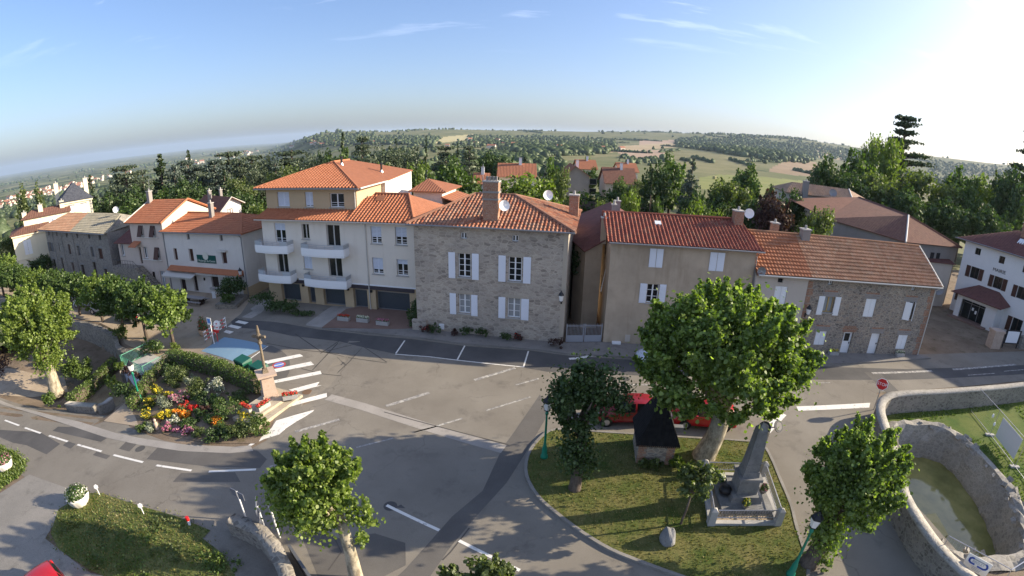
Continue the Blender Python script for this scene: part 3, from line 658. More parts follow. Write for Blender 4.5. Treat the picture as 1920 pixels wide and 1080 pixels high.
# stone house with white shutters
f1 = F((-7.81, 36.76), (4.05, 34.57)); H = house('stone_house', 'tall rubble stone house with four white shuttered windows and a hipped tile roof', 'house', f1)
W_ = [(3.63, 4.64, 4.9, 6.82), (7.62, 8.66, 4.86, 6.8), (3.63, 4.6, 1.86, 3.5), (7.6, 8.64, 1.86, 3.5)]; S_ = [(3.86, 4.34, 7.96, 8.46), (7.86, 8.35, 7.98, 8.48)]
block(H, M_STONE, f1, 0, 12.06, 10, -.5, 8.9, W_ + S_)
MB().fbox(f1, -.35, .9, -.3, 1.0, 0, .35).fbox(f1, 11.2, 12.06, -.3, .55, 0, .12).each('plinth', M_STONE, H)
MB().fbox(f1, 11.75, 12.09, 0.6, 8.9, -.3, .02).build('quoin', plaster('pale quoin', (.44, .38, .3), .1), H)
for i, q in enumerate(W_): win(H, f1, *q, 'case', 3 if i < 2 else 2, fm=M_WHITE, pm=M_GLASS if i < 2 else M_CURT)
for q in S_: win(H, f1, *q, 'two', sill=False)
for a, b, c, d in ((2.86, 3.4, 4.76, 6.86), (4.76, 5.3, 4.76, 6.86), (6.86, 7.42, 4.78, 6.86), (8.78, 9.36, 4.78, 6.86), (2.9, 3.42, 1.72, 3.5), (4.68, 5.2, 1.72, 3.5), (6.9, 7.44, 1.76, 3.52), (8.7, 9.3, 1.76, 3.52)): shutter(H, f1, a, b, c, d)
for a, b, c, d in W_: MB().fbox(f1, a - .2, b + .2, d + .02, d + .28, 0, .015).fbox(f1, a - .16, b + .16, c - .2, c - .09, 0, .03).each('lintel', M_PINK if False else plaster('dressed stone', (.4, .35, .28), .1), H)
e0, zr = .45, 10.85
A, B_, C_, D_ = f1.P(-.5, 8.98, e0), f1.P(12.6, 9.0, e0), f1.P(12.5, 9.0, -10.4), f1.P(-.5, 9.0, -10.4); RL, RR = f1.P(3.7, zr, -5), f1.P(7.1, zr, -5)
roof(H, M_T_OLD, [[A, B_, RR, RL], [B_, C_, RR], [D_, A, RL]], .3, .4, .05)
roof(H, M_T_OLD, [[C_, D_, RL, RR]], wave=False, name='roof_back')
ridge(H, [A + V(0, 0, .05), RL, RR, B_ + V(0, 0, .05)], M_T_OLD, .13); ridge(H, [RR, C_], M_T_OLD, .13)
gutter(H, A + f1.n * .08, B_ + f1.n * .08)
ch = chimney(H, f1.P(6.05, 0, -.95), 1.15, .7, 8.9, 12.3, M_BRICK, f1, 0)
MB().obox(f1.P(6.05, 11.55, -.95), f1.t * .64, f1.n * .42, V(0, 0, .07)).obox(f1.P(6.05, 11.0, -.95), f1.t * .62, f1.n * .4, V(0, 0, .06)).build('chimney_band', M_GREYP, ch)
q = MB()
for k in range(4): q.lathe(f1.P(5.7 + .24 * k, 12.4, -.95), [(.1, 0), (.1, .32)], 8)
q.build('chimney_pot', M_GREYP, ch)
chimney(H, f1.P(12.0, 0, -6.3), .8, .7, 8.5, 10.9, M_BRICK, f1, 1)
dish(H, f1.P(7.0, 10.5, -1.0), (.35, -1, .3), .42); dish(H, f1.P(9.9, 11.0, -4.6), (.3, -1, .25), .42)
MB().tube([f1.P(5.3, 9.6, -1.2), f1.P(5.3, 13.6, -1.2)], .025, 5).build('mast', M_STEEL, H)
lantern(H, f1, 11.8, 4.0); MB().fbox(f1, 1.95, 2.35, .3, .75, 0, .1).build('meter_box', M_WHITE, H)
# apartment building
f2 = F((-24.65, 43.08), (-8.6, 40.26)); H = house('apartment_building', 'cream apartment building with balconies, ground floor shop fronts and bright orange tiled roofs', 'apartment block', f2)
W2 = [(1.55, 2.88, 6.0, 7.95, 'roll', .36), (4.8, 5.66, 6.48, 7.94, 'two', 0), (7.56, 9.02, 5.9, 7.93, 'two', 0), (12.2, 13.25, 6.36, 7.93, 'roll', .62), (14.58, 15.68, 6.36, 7.95, 'roll', .55),
      (1.48, 2.8, 2.95, 5.1, 'two', 0), (4.68, 5.66, 3.54, 5.14, 'roll', .98), (7.5, 8.98, 2.95, 4.9, 'two', 0), (12.18, 13.25, 3.55, 5.07, 'roll', .72), (14.6, 15.66, 3.55, 5.05, 'roll', .3)]
block(H, M_CREAM, f2, 0, 16.4, 13, 2.5, 8.4, [w_[:4] for w_ in W2])
fr_m = mat('pale window frame', (.5, .48, .44), .5)
for a, b, c, d, st, fr in W2: win(H, f2, a, b, c, d, st, fm=fr_m if st == 'two' else M_WHITE, frac=fr, sill=c > 3 and c != 6.0 and c != 5.9)
G2 = [(1.55, 3.9), (4.83, 5.65), (6.6, 9.0), (9.95, 11.42), (12.3, 15.7)]
block(H, M_TAN, f2, 0, 16.4, 12.6, -.5, 2.38, [(a, b, .02, 1.95) for a, b in G2], depth=.5)
mb = MB()
MB().fbox(f2, 3.9, 16.4, 2.38, 2.5, -.3, .04).each('cornice', M_WHITE, H)
MB().fbox(f2, 0.9, 16.2, 2.02, 2.36, 0.003, .1).build('shop_fascia', mat('dark fascia', (.06, .05, .055), .6), H)
grm = mat('shop grille', (.035, .042, .05), .4, .5); gb = NB(grm); gw = gb.new('ShaderNodeTexBrick'); gw.inputs['Scale'].default_value = 9; gw.inputs['Color1'].default_value = (.05, .06, .07, 1); gw.inputs['Color2'].default_value = (.035, .045, .055, 1); gw.inputs['Mortar'].default_value = (.13, .14, .15, 1); gw.inputs['Mortar Size'].default_value = .012
gc = gb.new('ShaderNodeNewGeometry'); gs = gb.new('ShaderNodeSeparateXYZ'); gb.link(gc.outputs['Position'], gs.inputs[0]); gk = gb.new('ShaderNodeCombineXYZ'); gb.link(gs.outputs[0], gk.inputs[0]); gb.link(gs.outputs[2], gk.inputs[1]); gb.link(gk.outputs[0], gw.inputs[0]); gb.col(gw.outputs[0])
for a, b in G2:
    o = MB().fbox(f2, a, b, .02, 1.95, -.48, -.44).build('shop_grille', grm, H); q = MB()
    q.fbox(f2, a, a + .07, .02, 1.95, -.438, -.4).fbox(f2, b - .07, b, .02, 1.95, -.438, -.4).fbox(f2, a + .07, b - .07, 1.72, 1.8, -.438, -.4).fbox(f2, a + .07, b - .07, .02, .12, -.438, -.38); q.build('grille_frame', M_ZINC, o)
for u in (4.36, 6.1, 9.45, 11.9): MB().fbox(f2, u - .1, u + .1, 1.75, 1.95, 0, .16).build('wall_light', M_IRON, H)
MB().fbox(f2, 6.9, 7.0, 2.1, 2.28, .1, .12).fbox(f2, 7.2, 7.5, 2.12, 2.26, .1, .12).fbox(f2, 8.0, 8.3, 2.12, 2.26, .1, .12).each('lettering', M_WHITE, H)
# balconies with curved fronts, steel rails
def balcony(u0, u1, z, out, rail):
    n = 10; pts = []
    for i in range(n + 1):
        t = i / n; pts.append((lerp(u0, u1, t), out * (.82 + .18 * math.sin(math.pi * t))))
    mb = MB(); q = [f2.P(u0, 0, 0)] + [f2.P(a, 0, b) for a, b in pts] + [f2.P(u1, 0, 0)]
    mb.prism(q, z - .15, z)
    for i in range(len(q) - 1):
        a, b = q[i], q[i + 1]; e = (b - a).normalized(); nn = V(-e.y, e.x, 0) * .05
        mb.hexa([(a - nn) + V(0, 0, z), (b - nn) + V(0, 0, z), (b + nn) + V(0, 0, z), (a + nn) + V(0, 0, z)], [(a - nn) + V(0, 0, z + .62), (b - nn) + V(0, 0, z + .62), (b + nn) + V(0, 0, z + .62), (a + nn) + V(0, 0, z + .62)])
    o = mb.build('balcony', M_WHITE, H); r = MB()
    for hz in (.72, .84, 1.0): r.tube([p + V(0, 0, z + hz) for p in q], .018, 5)
    for p in q[1:-1:2]: r.tube([p + V(0, 0, z + .6), p + V(0, 0, z + 1.0)], .016, 5)
    r.build('balcony_rail', M_STEEL, o)
    gm = bpy.data.materials.get('frosted panel') or mat('frosted panel', (.42, .45, .46), .3, .5)
    for I in ((0, 1, 2), (len(q) - 4, len(q) - 3, len(q) - 2)):
        gl = MB()
        for i in I: gl.quad(q[i] + V(0, 0, z + .64), q[i + 1] + V(0, 0, z + .64), q[i + 1] + V(0, 0, z + .98), q[i] + V(0, 0, z + .98))
        gl.build('glass_panel', gm, o)
balcony(-.3, 3.65, 5.35, 1.25, 1); balcony(5.25, 9.85, 5.25, 1.2, 1); balcony(-.3, 3.65, 2.4, 1.25, 1); balcony(5.25, 9.85, 2.3, 1.2, 1)
gutter(H, f2.P(-.5, 8.33, .55), f2.P(16.3, 8.33, .55), [f2.P(11.7, 8.3, .5), f2.P(11.7, 8.05, .08), f2.P(11.72, .05, .08)], M_PVC)
# lower roof: skirt in front of the set back storey, hipped block on the right
a0, a1 = f2.P(-.55, 8.42, .6), f2.P(16.7, 8.42, .6)
roof(H, M_T_NEW, [[a0, f2.P(10.15, 8.42, .6), f2.P(10.15, 9.1, -1.5), f2.P(-.35, 9.1, -1.5)], [f2.P(10.15, 8.42, .6), a1, f2.P(14.4, 10.3, -3.9), f2.P(10.9, 10.3, -3.9), f2.P(10.15, 9.8, -2.9)]], .34, .36, .06)
roof(H, M_T_NEWF, [[a1, f2.P(16.9, 8.42, -9), f2.P(14.4, 10.3, -3.9)], [f2.P(16.9, 8.42, -9), f2.P(10.2, 9.6, -9), f2.P(10.9, 10.3, -3.9), f2.P(14.4, 10.3, -3.9)]], wave=False, name='roof_side')
ridge(H, [a1, f2.P(14.4, 10.34, -3.9), f2.P(10.9, 10.34, -3.9)], M_T_NEW, .12)
# set back storey
fu = F(f2.P(0, 0, -1.5), f2.P(16.3, 0, -1.5)); WU = [(1.05, 2.55, 9.3, 10.76, .96), (4.42, 5.36, 9.3, 10.75, .9), (7.25, 8.8, 9.3, 10.62, .04)]
block(H, M_TAN, fu, -.33, 10.15, 5.4, 8.3, 11.12, [w_[:4] for w_ in WU], name='upper_wall')
block(H, M_WHITE if False else M_CREAM, fu, -.33, 10.45, 8, 8.0, 11.2, (), name='rear_wall') if False else None
mb = MB(); mb.quad(fu.P(10.55, 8, -5.45), fu.P(10.55, 8, -12.6), fu.P(10.55, 11.72, -12.6), fu.P(10.55, 11.22, -5.45)); mb.quad(fu.P(10.15, 8, -5.42), fu.P(10.55, 8, -5.42), fu.P(10.55, 11.2, -5.42), fu.P(10.15, 11.2, -5.42)); mb.quad(fu.P(10.55, 8, -12.6), fu.P(-.3, 8, -12.6), fu.P(-.3, 11.2, -12.6), fu.P(10.55, 11.7, -12.6)); mb.build('end_wall', M_MAIR, H)
for a, b, c, d, fr in WU: win(H, fu, a, b, c, d, 'roll', fm=M_WHITE, frac=fr)
r0, r1 = fu.P(-1.4, 11.22, .6), fu.P(10.7, 11.2, .6); ap, ap2 = fu.P(4.6, 13.24, -5.5), fu.P(4.8, 13.24, -8.5)
roof(H, M_T_NEW, [[r0, r1, ap]], .36, .36, .065, name='upper_roof')
roof(H, M_T_NEWF, [[r1, fu.P(10.75, 11.25, -5.45), ap], [fu.P(10.75, 11.25, -5.45), fu.P(10.75, 11.75, -12.6), ap2, ap], [fu.P(-1.4, 11.2, -12.6), r0, ap, ap2], [fu.P(10.75, 11.75, -12.6), fu.P(-1.4, 11.2, -12.6), ap2]], wave=False, name='upper_roof_side')
ridge(H, [r0, ap, r1], M_T_NEW, .12); ridge(H, [ap, ap2], M_T_NEW, .12)
MB().fbox(fu, -1.4, 10.7, 11.06, 11.2, .5, .66).build('gutter', M_ZINC, H); MB().tube([fu.P(10.85, 11.15, .5), fu.P(10.85, 11.2, -5.4)], .08, 6).build('gutter', M_PVC, H)
MB().tube([fu.P(10.2, 11.1, .3), fu.P(10.0, 10.8, .06), fu.P(10.0, 9.1, .06)], .05, 6).build('downpipe', M_PVC, H)
for u, d in ((5.6, -5.4), (9.0, -7.9)):
    o = MB().lathe(fu.P(u, 12.95 if u < 6 else 11.95, d), [(.3, -.35), (.13, .15)], 10).build('flue_flashing', M_STEEL, H); MB().lathe(fu.P(u, 12.9 if u < 6 else 11.95, d), [(.11, .1), (.11, .75), (.16, .78), (.16, .88)], 10).build('flue', M_IRON, o)
MB().obox(f2.P(11.9, 9.98, -3.0), f2.t * .45, f2.n * .4 - V(0, 0, .2), V(0, 0, .06)).build('roof_window', M_T_NEWF, H)
fe = F(f2.P(12.6, 0, -9.5), f2.P(16, 0, -9.5)); block(H, M_CREAM, fe, 0, 3.2, 5, 0, 9.9, name='rear_wing_wall')
roof(H, M_T_NEWF, [[fe.P(-.4, 9.95, .5), fe.P(3.8, 9.95, .5), fe.P(0.8, 11.0, -2.5)], [fe.P(3.8, 9.95, .5), fe.P(3.8, 9.95, -5.4), fe.P(.8, 11, -2.5)], [fe.P(3.8, 9.95, -5.4), fe.P(-.4, 9.95, -5.4), fe.P(.8, 11, -2.5)]], wave=False, name='rear_wing_roof')
block(H, M_CREAM, fe, 3.2, 5.6, 5, 0, 8.5, name='rear_wing_wall'); roof(H, M_T_NEWF, [[fe.P(3.2, 9.4, .4), fe.P(6, 8.6, .4), fe.P(6, 8.6, -5.4), fe.P(3.2, 9.4, -5.4)]], wave=False, name='rear_wing_roof')
# beige rendered house
f3 = F((7.34, 34.81), (22.0, 33.3)); H = house('beige_house', 'beige rendered house with red corrugated tile roof beside the iron gate', 'house', f3)
op = [(3.05, 4.0, 3.62, 5.16)]
block(H, M_BEIGE, f3, 0, 11.5, 8, -.5, 8.25, op, 9.75)
win(H, f3, *op[0], 'case', 2, pm=M_DARK); shutter(H, f3, 2.5, 3.03, 3.6, 5.18); shutter(H, f3, 4.03, 4.55, 3.6, 5.18)
for a, b in ((2.98, 4.02), (7.72, 8.9)): shutter(H, f3, a, (a + b) / 2 - .02, 6.5, 7.96); shutter(H, f3, (a + b) / 2 + .02, b, 6.5, 7.96)
shutter(H, f3, 7.75, 8.3, 3.55, 5.15); shutter(H, f3, 8.34, 8.9, 3.55, 5.15)
roof(H, M_T_RED, [[f3.P(-.3, 8.36, .4), f3.P(12.0, 8.36, .4), f3.P(11.3, 10.0, -4), f3.P(-.5, 9.85, -4)]], .3, .36, .055)
roof(H, M_T_RED, [[f3.P(12.0, 8.3, -8.4), f3.P(-.3, 8.3, -8.4), f3.P(-.5, 9.85, -4), f3.P(11.3, 10.0, -4)]], wave=False, name='roof_back')
ridge(H, [f3.P(-.5, 9.9, -4), f3.P(11.3, 10.05, -4)], M_T_RED, .12); gutter(H, f3.P(-.2, 8.3, .5), f3.P(12, 8.3, .5), [f3.P(11.55, 8.2, .4), f3.P(11.55, 7.9, .06), f3.P(11.55, 0, .06)])
chimney(H, f3.P(10.9, 0, -3.6), .8, .75, 9.2, 10.75, M_BRICK, f3, 1); dish(H, f3.P(11.9, 10.6, -3.7), (-.4, -1, .35), .42)
fl = F(f3.P(0, 0, -8), f3.P(0, 0, 0)); win(H, fl, 3.4, 4.1, 5.9, 7.2, 'slab', fm=M_DKBRN, d=.03); win(H, fl, 2.2, 3.0, 2.4, 4.0, 'slab', fm=M_DKBRN, d=.03)
MB().obox(f3.P(3.9, 9.45, -2.6), f3.t * .25, f3.n * .22 - V(0, 0, .09), V(0, 0, .07)).build('roof_window', M_LAMPG, H)
chimney(H, f3.P(-.35, 0, -3.3), .45, .5, 7.4, 9.5, M_BEIGE, f3, 1); chimney(H, f3.P(.5, 0, -4.6), .35, .35, 9.3, 10.4, M_GREYP, f3, 1)
MB().fbox(f3, .72, 1.42, -.2, .28, .05, .35).build('meter_box', M_WHITE, H); MB().fbox(f3, 1.75, 2.15, .25, .85, .001, .03).build('wall_panel', M_ROWP, H)
MB().tube([fl.P(5.5, 5.4, .03), fl.P(7.9, 4.3, .5)], .03, 5).build('pole_bracket', M_PVC, H)
# stone row house, two dwellings under one roof
f4 = F((27.8, 32.27), (36.82, 31.3)); H = house('stone_row_house', 'long low row house, part pale render part rubble stone, under one interlocking tile roof', 'house', f4)
W4 = [(-2.5, -1.55, 3.72, 5.06, 'two'), (-2.5, -2.05, 6.06, 6.44, 'two'), (6.2, 6.65, 6.08, 6.45, 'two'), (1.62, 2.72, 3.5, 5.1, 'w'), (5.9, 7.0, 3.5, 5.06, 'o'), (-2.6, -1.55, .8, 2.05, 'w'), (6.15, 7.25, .62, 1.97, 'w'), (.2, 1.15, .02, 2.05, 'd'), (3.1, 4.1, .02, 2.03, 'd')]
block(H, M_STONE2, f4, -4.35, 8.95, 8, -.5, 6.42, [w_[:4] for w_ in W4], 9.1)
block(H, M_ROWP, f4, -9.0, -4.36, 8, -.5, 6.45, [(-7.2, -6.1, 4.0, 5.7), (-7.1, -6.65, 6.0, 6.35)], 9.1)
fmo = mat('ochre window frame', (.45, .32, .14), .6)
for a, b, c, d, st in W4:
    if st == 'two': win(H, f4, a, b, c, d, 'two', fm=fmo if d < 6 else M_WHITE, sill=d < 6, pm=M_CURT if d < 6 else None)
    elif st == 'w': shutter(H, f4, a, (a + b) / 2 - .01, c, d, M_WHITE, -.1); shutter(H, f4, (a + b) / 2 + .01, b, c, d, M_WHITE, -.1)
    elif st == 'o': win(H, f4, a, b, c, d, 'two', pm=M_DARK)
    else: win(H, f4, a, b, c, d, 'door', fm=M_WHITE)
o = MB().fbox(f4, .42, .93, 1.2, 1.9, -.17, -.15).build('door_glass', M_GLASS, H)
shutter(H, f4, -3.08, -2.53, 3.5, 5.1, M_WHITE); shutter(H, f4, -1.5, -.95, 3.5, 5.1, M_WHITE)
q = MB(); q.hexa([f4.P(5.92, 3.46, .02), f4.P(6.5, 3.46, .3), f4.P(6.48, 3.46, .34), f4.P(5.9, 3.46, .06)], [f4.P(5.92, 5.06, .02), f4.P(6.5, 5.06, .3), f4.P(6.48, 5.06, .34), f4.P(5.9, 5.06, .06)]); q.build('shutter', M_WHITE, H)
q = MB(); q.hexa([f4.P(7.0, 3.46, .02), f4.P(6.72, 3.46, .42), f4.P(6.76, 3.46, .45), f4.P(7.04, 3.46, .06)], [f4.P(7.0, 5.06, .02), f4.P(6.72, 5.06, .42), f4.P(6.76, 5.06, .45), f4.P(7.04, 5.06, .06)]); q.build('shutter', M_WHITE, H)
shutter(H, f4, -7.18, -6.66, 4.02, 5.68, M_WHITE, -.08); shutter(H, f4, -6.64, -6.12, 4.02, 5.68, M_WHITE, -.08); MB().fbox(f4, -7.1, -6.65, 6.0, 6.35, -.19, -.15).build('vent', M_DARK, H)
for a, b, c, d, st in W4:
    if d < 6: MB().fbox(f4, a - .22, b + .22, d + .02, d + .24, 0, .02).fbox(f4, a - .3, b + .3, d + .28, d + .4, 0, .012).each('lintel', M_GREYP if a != .2 else M_BRICK, H)
    if d < 6: MB().fbox(f4, a - .15, b + .15, d + .42, d + .56, 0, .01).each('brick_band', M_BRICK, H)
for a, b in ((-4.34, -3.75), (8.35, 8.95)):
    q = MB()
    for k in range(10): q.fbox(f4, a + (.15 if k % 2 and a > 0 else 0), b - (.15 if k % 2 and a < 0 else 0), .05 + k * .63, .6 + k * .63, .001, .012)
    q.build('quoin', M_BRICK, H)
roof(H, M_T_MECH2, [[f4.P(-9.1, 6.66, .4), f4.P(-4.3, 6.66, .4), f4.P(-4.3, 9.22, -4), f4.P(-9.0, 9.2, -4)]], .3, .42, .035, name='orange_roof', st=.1)
roof(H, M_T_MECH, [[f4.P(-4.3, 6.66, .4), f4.P(9.4, 6.66, .4), f4.P(9.35, 9.25, -4), f4.P(-4.3, 9.22, -4)]], .3, .42, .035, st=.1)
roof(H, M_T_MECH, [[f4.P(9.4, 6.6, -8.4), f4.P(-9.1, 6.6, -8.4), f4.P(-9.0, 9.2, -4), f4.P(9.35, 9.25, -4)]], wave=False, name='roof_back')
ridge(H, [f4.P(-9, 9.26, -4), f4.P(9.35, 9.3, -4)], M_T_MECH, .1); ridge(H, [f4.P(9.45, 6.68, .4), f4.P(9.42, 9.28, -4)], M_PVC, .07, 'verge')
gutter(H, f4.P(-9, 6.6, .48), f4.P(9.4, 6.6, .48), [f4.P(9.1, 6.5, .4), f4.P(9.0, 6.2, .06), f4.P(9.0, .05, .06)], M_PVC)
chimney(H, f4.P(-3.5, 0, -3.6), .75, .7, 8.4, 9.75, M_GREYP, f4, 1); chimney(H, f4.P(-6, 0, -4.6), .6, .6, 8.6, 9.9, M_BRICK, f4, 1); lantern(H, f4, -4.05, 3.9)
dish(H, f4.P(-8.8, 6.9, .35), (-.3, -1, .1), .35, M_ZINC)
# inn with the painted sign
f5 = F((-41.83, 48.3), (-29.0, 46.05)); H = house('village_inn', 'white inn with green sign board, striped tile canopy and long orange roof', 'inn', f5)
W5 = [(4.22, 4.72, 5.34, 6.0), (9.66, 10.13, 5.34, 6.0), (1.4, 2.05, 2.74, 4.2), (4.15, 4.92, 2.74, 4.24), (9.58, 10.34, 2.74, 4.12)]; D5 = [(1.75, 2.7, -1.0, .95), (4.14, 4.84, -.95, .95), (7.3, 8.48, -.22, 1.36), (9.55, 10.32, -1.0, 1.33), (11.4, 12.2, -.1, 1.3)]
block(H, M_WPLAST, f5, 0, 13.05, 9, -3, 6.15, W5 + D5, depth=.3)
for q in W5[:2]: win(H, f5, *q, 'two', fm=M_GREYP, sill=False)
for q in W5[2:] + D5: win(H, f5, *q, 'slab', fm=M_BRN if q in W5 else M_DKBRN, d=-.24)
MB().fbox(f5, 7.1, 8.7, -.42, -.24, .0, .3).build('sill', M_CONC, H)
o = MB().fbox(f5, 5.5, 8.6, 2.68, 3.6, .01, .06).build('sign_board', mat('dark green sign', (.008, .075, .06), .5), H)
MB().lathe(f5.P(7.05, 3.35, .07), [(.42, 0), (.42, .001)], 20).build('x', M_WHITE, o) if False else None
dm = MB(); cc = f5.P(7.0, 3.5, .07); ring = [cc + f5.t * .45 * math.cos(k * math.pi / 12) + V(0, 0, .45 * math.sin(k * math.pi / 12)) for k in range(24)]; dm.hexa([p for p in ring], [p + f5.n * .02 for p in ring]); dm.build('sign_roundel', mat('ivory sign paint', (.62, .6, .5), .6), o)
def text(par, s, P, right, up, size, m, ext=.006, name='lettering', align='CENTER'):
    cu = bpy.data.curves.new(name, 'FONT'); cu.body = s; cu.size = size; cu.align_x = align; cu.align_y = 'CENTER'; cu.extrude = ext
    t = bpy.data.objects.new('tmp', cu); COL.objects.link(t); dg = bpy.context.evaluated_depsgraph_get(); me = bpy.data.meshes.new_from_object(t.evaluated_get(dg))
    bpy.data.objects.remove(t); r = Vector(right).normalized(); u = Vector(up).normalized(); n = r.cross(u)
    M4 = Matrix(((r.x, u.x, n.x, P[0]), (r.y, u.y, n.y, P[1]), (r.z, u.z, n.z, P[2]), (0, 0, 0, 1))); me.transform(M4)
    off = OFF[par.name]; me.transform(Matrix.Translation(-off)); me.materials.clear(); me.materials.append(m); ob = bpy.data.objects.new(name, me); COL.objects.link(ob); ob.parent = par; OFF[ob.name] = off.copy(); return ob
text(o, "l'Auberge du Canon", f5.P(7.05, 2.93, .07), f5.t, (0, 0, 1), .36, mat('sign ivory', (.6, .62, .52), .6))
q = MB(); q.hexa([f5.P(.45, 1.62, .75), f5.P(12.6, 1.62, .75), f5.P(12.6, 1.62, .0), f5.P(.45, 1.62, 0)], [f5.P(.45, 1.7, .75), f5.P(12.6, 1.7, .75), f5.P(12.6, 2.1, .0), f5.P(.45, 2.1, 0)]); q.build('canopy_roof', M_T_FLAT, H)
q = MB(); q.hexa([f5.P(-.1, 1.05, 1.3), f5.P(5.3, 1.05, 1.3), f5.P(5.3, 1.45, .1), f5.P(-.1, 1.45, .1)], [f5.P(-.1, 1.1, 1.3), f5.P(5.3, 1.1, 1.3), f5.P(5.3, 1.5, .1), f5.P(-.1, 1.5, .1)])
for k in range(36): q.fbox(f5, -.1 + k * .15, -.02 + k * .15, .88, 1.05, 1.28, 1.3)
q.build('awning', M_PVC, H); q = MB()
for k in range(60): q.fbox(f5, 5.6 + k * .115, 5.67 + k * .115, 1.38, 1.6, .72, .74)
q.build('canopy_fringe', M_PVC, H)
rl, rr_ = f5.P(-.3, 7.75, -4.5), f5.P(9.3, 7.6, -4.5)
roof(H, M_T_FLAT, [[f5.P(-.3, 6.28, .45), f5.P(13.4, 6.28, .45), rr_, rl], [f5.P(13.4, 6.28, .45), f5.P(13.4, 6.2, -9.3), rr_], [f5.P(13.4, 6.2, -9.3), f5.P(-.3, 6.2, -9.3), rl, rr_]], .3, .45, .02)
ridge(H, [f5.P(13.4, 6.33, .45), rr_, rl], M_T_FLAT, .1); gutter(H, f5.P(-.3, 6.2, .52), f5.P(13.4, 6.2, .52), [f5.P(12.95, 6.15, .45), f5.P(12.9, 5.8, .06), f5.P(12.9, -1, .06)])
MB().fbox(f5, 12.2, 13.08, -3, .25, -9.0, .05).each('plinth', M_TAN, H)
chimney(H, f5.P(5.4, 0, -3.4), .5, .5, 7.0, 9.0, M_GREYP, f5, 1); lantern(H, f5, 12.5, 2.0)
for u in (.9, 3.5, 6.2): MB().fbox(f5, u - .08, u + .08, .55, .85, 0, .12).build('wall_light', M_IRON, H)
q = MB().fbox(f5, 9.3, 10.6, 4.18, 4.35, .05, .45); q.build('window_awning', M_PVC, H)
# neighbour with outside stair
f6 = F(f5.P(-6.7, 0, 0), f5.P(0, 0, 0)); H = house('stair_house', 'tall narrow pinkish house with tilted brown shutters and an outside stone stair', 'house', f6)
W6 = [(2.0, 2.8, 5.5, 6.92), (4.5, 5.35, 5.5, 6.92), (2.1, 2.9, 2.7, 4.2), (4.6, 5.4, 2.7, 4.2)]
W6 = [(1.9, 2.75, 5.52, 6.9), (4.35, 5.2, 5.52, 6.9), (2.05, 2.9, 2.7, 4.2), (4.55, 5.4, 2.7, 4.2), (1.1, 1.6, 1.95, 4.1), (4.7, 5.6, -.9, 1.2), (3.0, 3.7, -.6, 1.0)]
block(H, M_PINKP, f6, 0, 6.7, 9, -3, 7.2, W6, 9.3, depth=.25)
for i, q in enumerate(W6):
    if i in (4, 6): win(H, f6, *q, 'slab', fm=M_DKBRN, d=-.2)
    else: win(H, f6, *q, 'two', d=-.2, pm=M_CURT if i == 5 else None)
for i in (0, 1, 3):
    a, b, c, d = W6[i]; q = MB(); q.hexa([f6.P(a, c + .05, .5), f6.P(b, c + .05, .5), f6.P(b, c + .05, .54), f6.P(a, c + .05, .54)], [f6.P(a, d, .02), f6.P(b, d, .02), f6.P(b, d, .06), f6.P(a, d, .06)]); q.build('shutter', M_BRN, H)
MB().fbox(f6, 1.6, 5.6, 5.36, 5.46, 0, .12).fbox(f6, 1.8, 5.7, 2.5, 2.62, 0, .15).each('sill_band', M_WPLAST, H)
gR, gL = f6.P(5.7, 9.4, -4.5), f6.P(-1.5, 9.35, -4.5)
roof(H, M_T_FLAT, [[f6.P(-.6, 7.3, .45), f6.P(7.0, 7.3, .45), f6.P(7.0, 9.45, -4.5), f6.P(-.6, 9.45, -4.5)], [f6.P(7.0, 7.3, -9.4), f6.P(-.6, 7.3, -9.4), f6.P(-.6, 9.45, -4.5), f6.P(7, 9.45, -4.5)]], .3, .45, .02)
ridge(H, [f6.P(7.0, 7.35, .45), f6.P(7.0, 9.5, -4.5), f6.P(7.0, 7.35, -9.4)], M_T_NEW, .1, 'verge'); ridge(H, [f6.P(-.6, 7.35, .45), f6.P(-.6, 9.5, -4.5)], M_PVC, .08, 'verge')
chimney(H, f6.P(.0, 0, -3.9), .55, .6, 8.9, 10.6, M_GREYP, f6, 1); MB().tube([f6.P(.2, 10.6, -3.9), f6.P(.2, 12.2, -3.9)], .02, 4).tube([f6.P(-.2, 12.1, -3.9), f6.P(.6, 12.1, -3.9)], .015, 4).build('aerial', M_STEEL, H)
q = MB(); q.hexa([f6.P(.4, 4.3, 1.1), f6.P(1.9, 4.3, 1.1), f6.P(1.9, 4.8, 0), f6.P(.4, 4.8, 0)], [f6.P(.4, 4.4, 1.1), f6.P(1.9, 4.4, 1.1), f6.P(1.9, 4.9, 0), f6.P(.4, 4.9, 0)]); q.build('porch_roof', M_T_FLAT, H)
MB().fbox(f6, 6.62, 6.7, -1, 7.2, .0, .1).build('downpipe', M_ZINC, H)
q = MB()
for k in range(14): q.fbox(f6, 1.4 + k * .28, 1.68 + k * .28, -3, 1.75 - k * .2, .1, 1.5)
q.fbox(f6, -3.4, 1.4, -3, 1.75, .1, 1.5); q.build('outside_stair', M_WALL, H)
q = MB(); q.tube([f6.P(-3.2, 2.65, 1.45), f6.P(1.4, 2.65, 1.45), f6.P(5.3, -.1, 1.45)], .025, 5)
for k in range(9): q.tube([f6.P(-3.2 + k * .57, 1.75, 1.45), f6.P(-3.2 + k * .57, 2.65, 1.45)], .015, 4)
q.build('stair_rail', M_IRON, H)
fw = F(f6.P(-3.6, 0, -.1), f6.P(0, 0, -.1)); block(H, M_PINKP, fw, .1, 3.55, 5, -3, 4.6, [(.55, 1.35, 2.8, 4.4)], name='side_wing_wall'); win(H, fw, .55, 1.35, 2.8, 4.4, 'two')
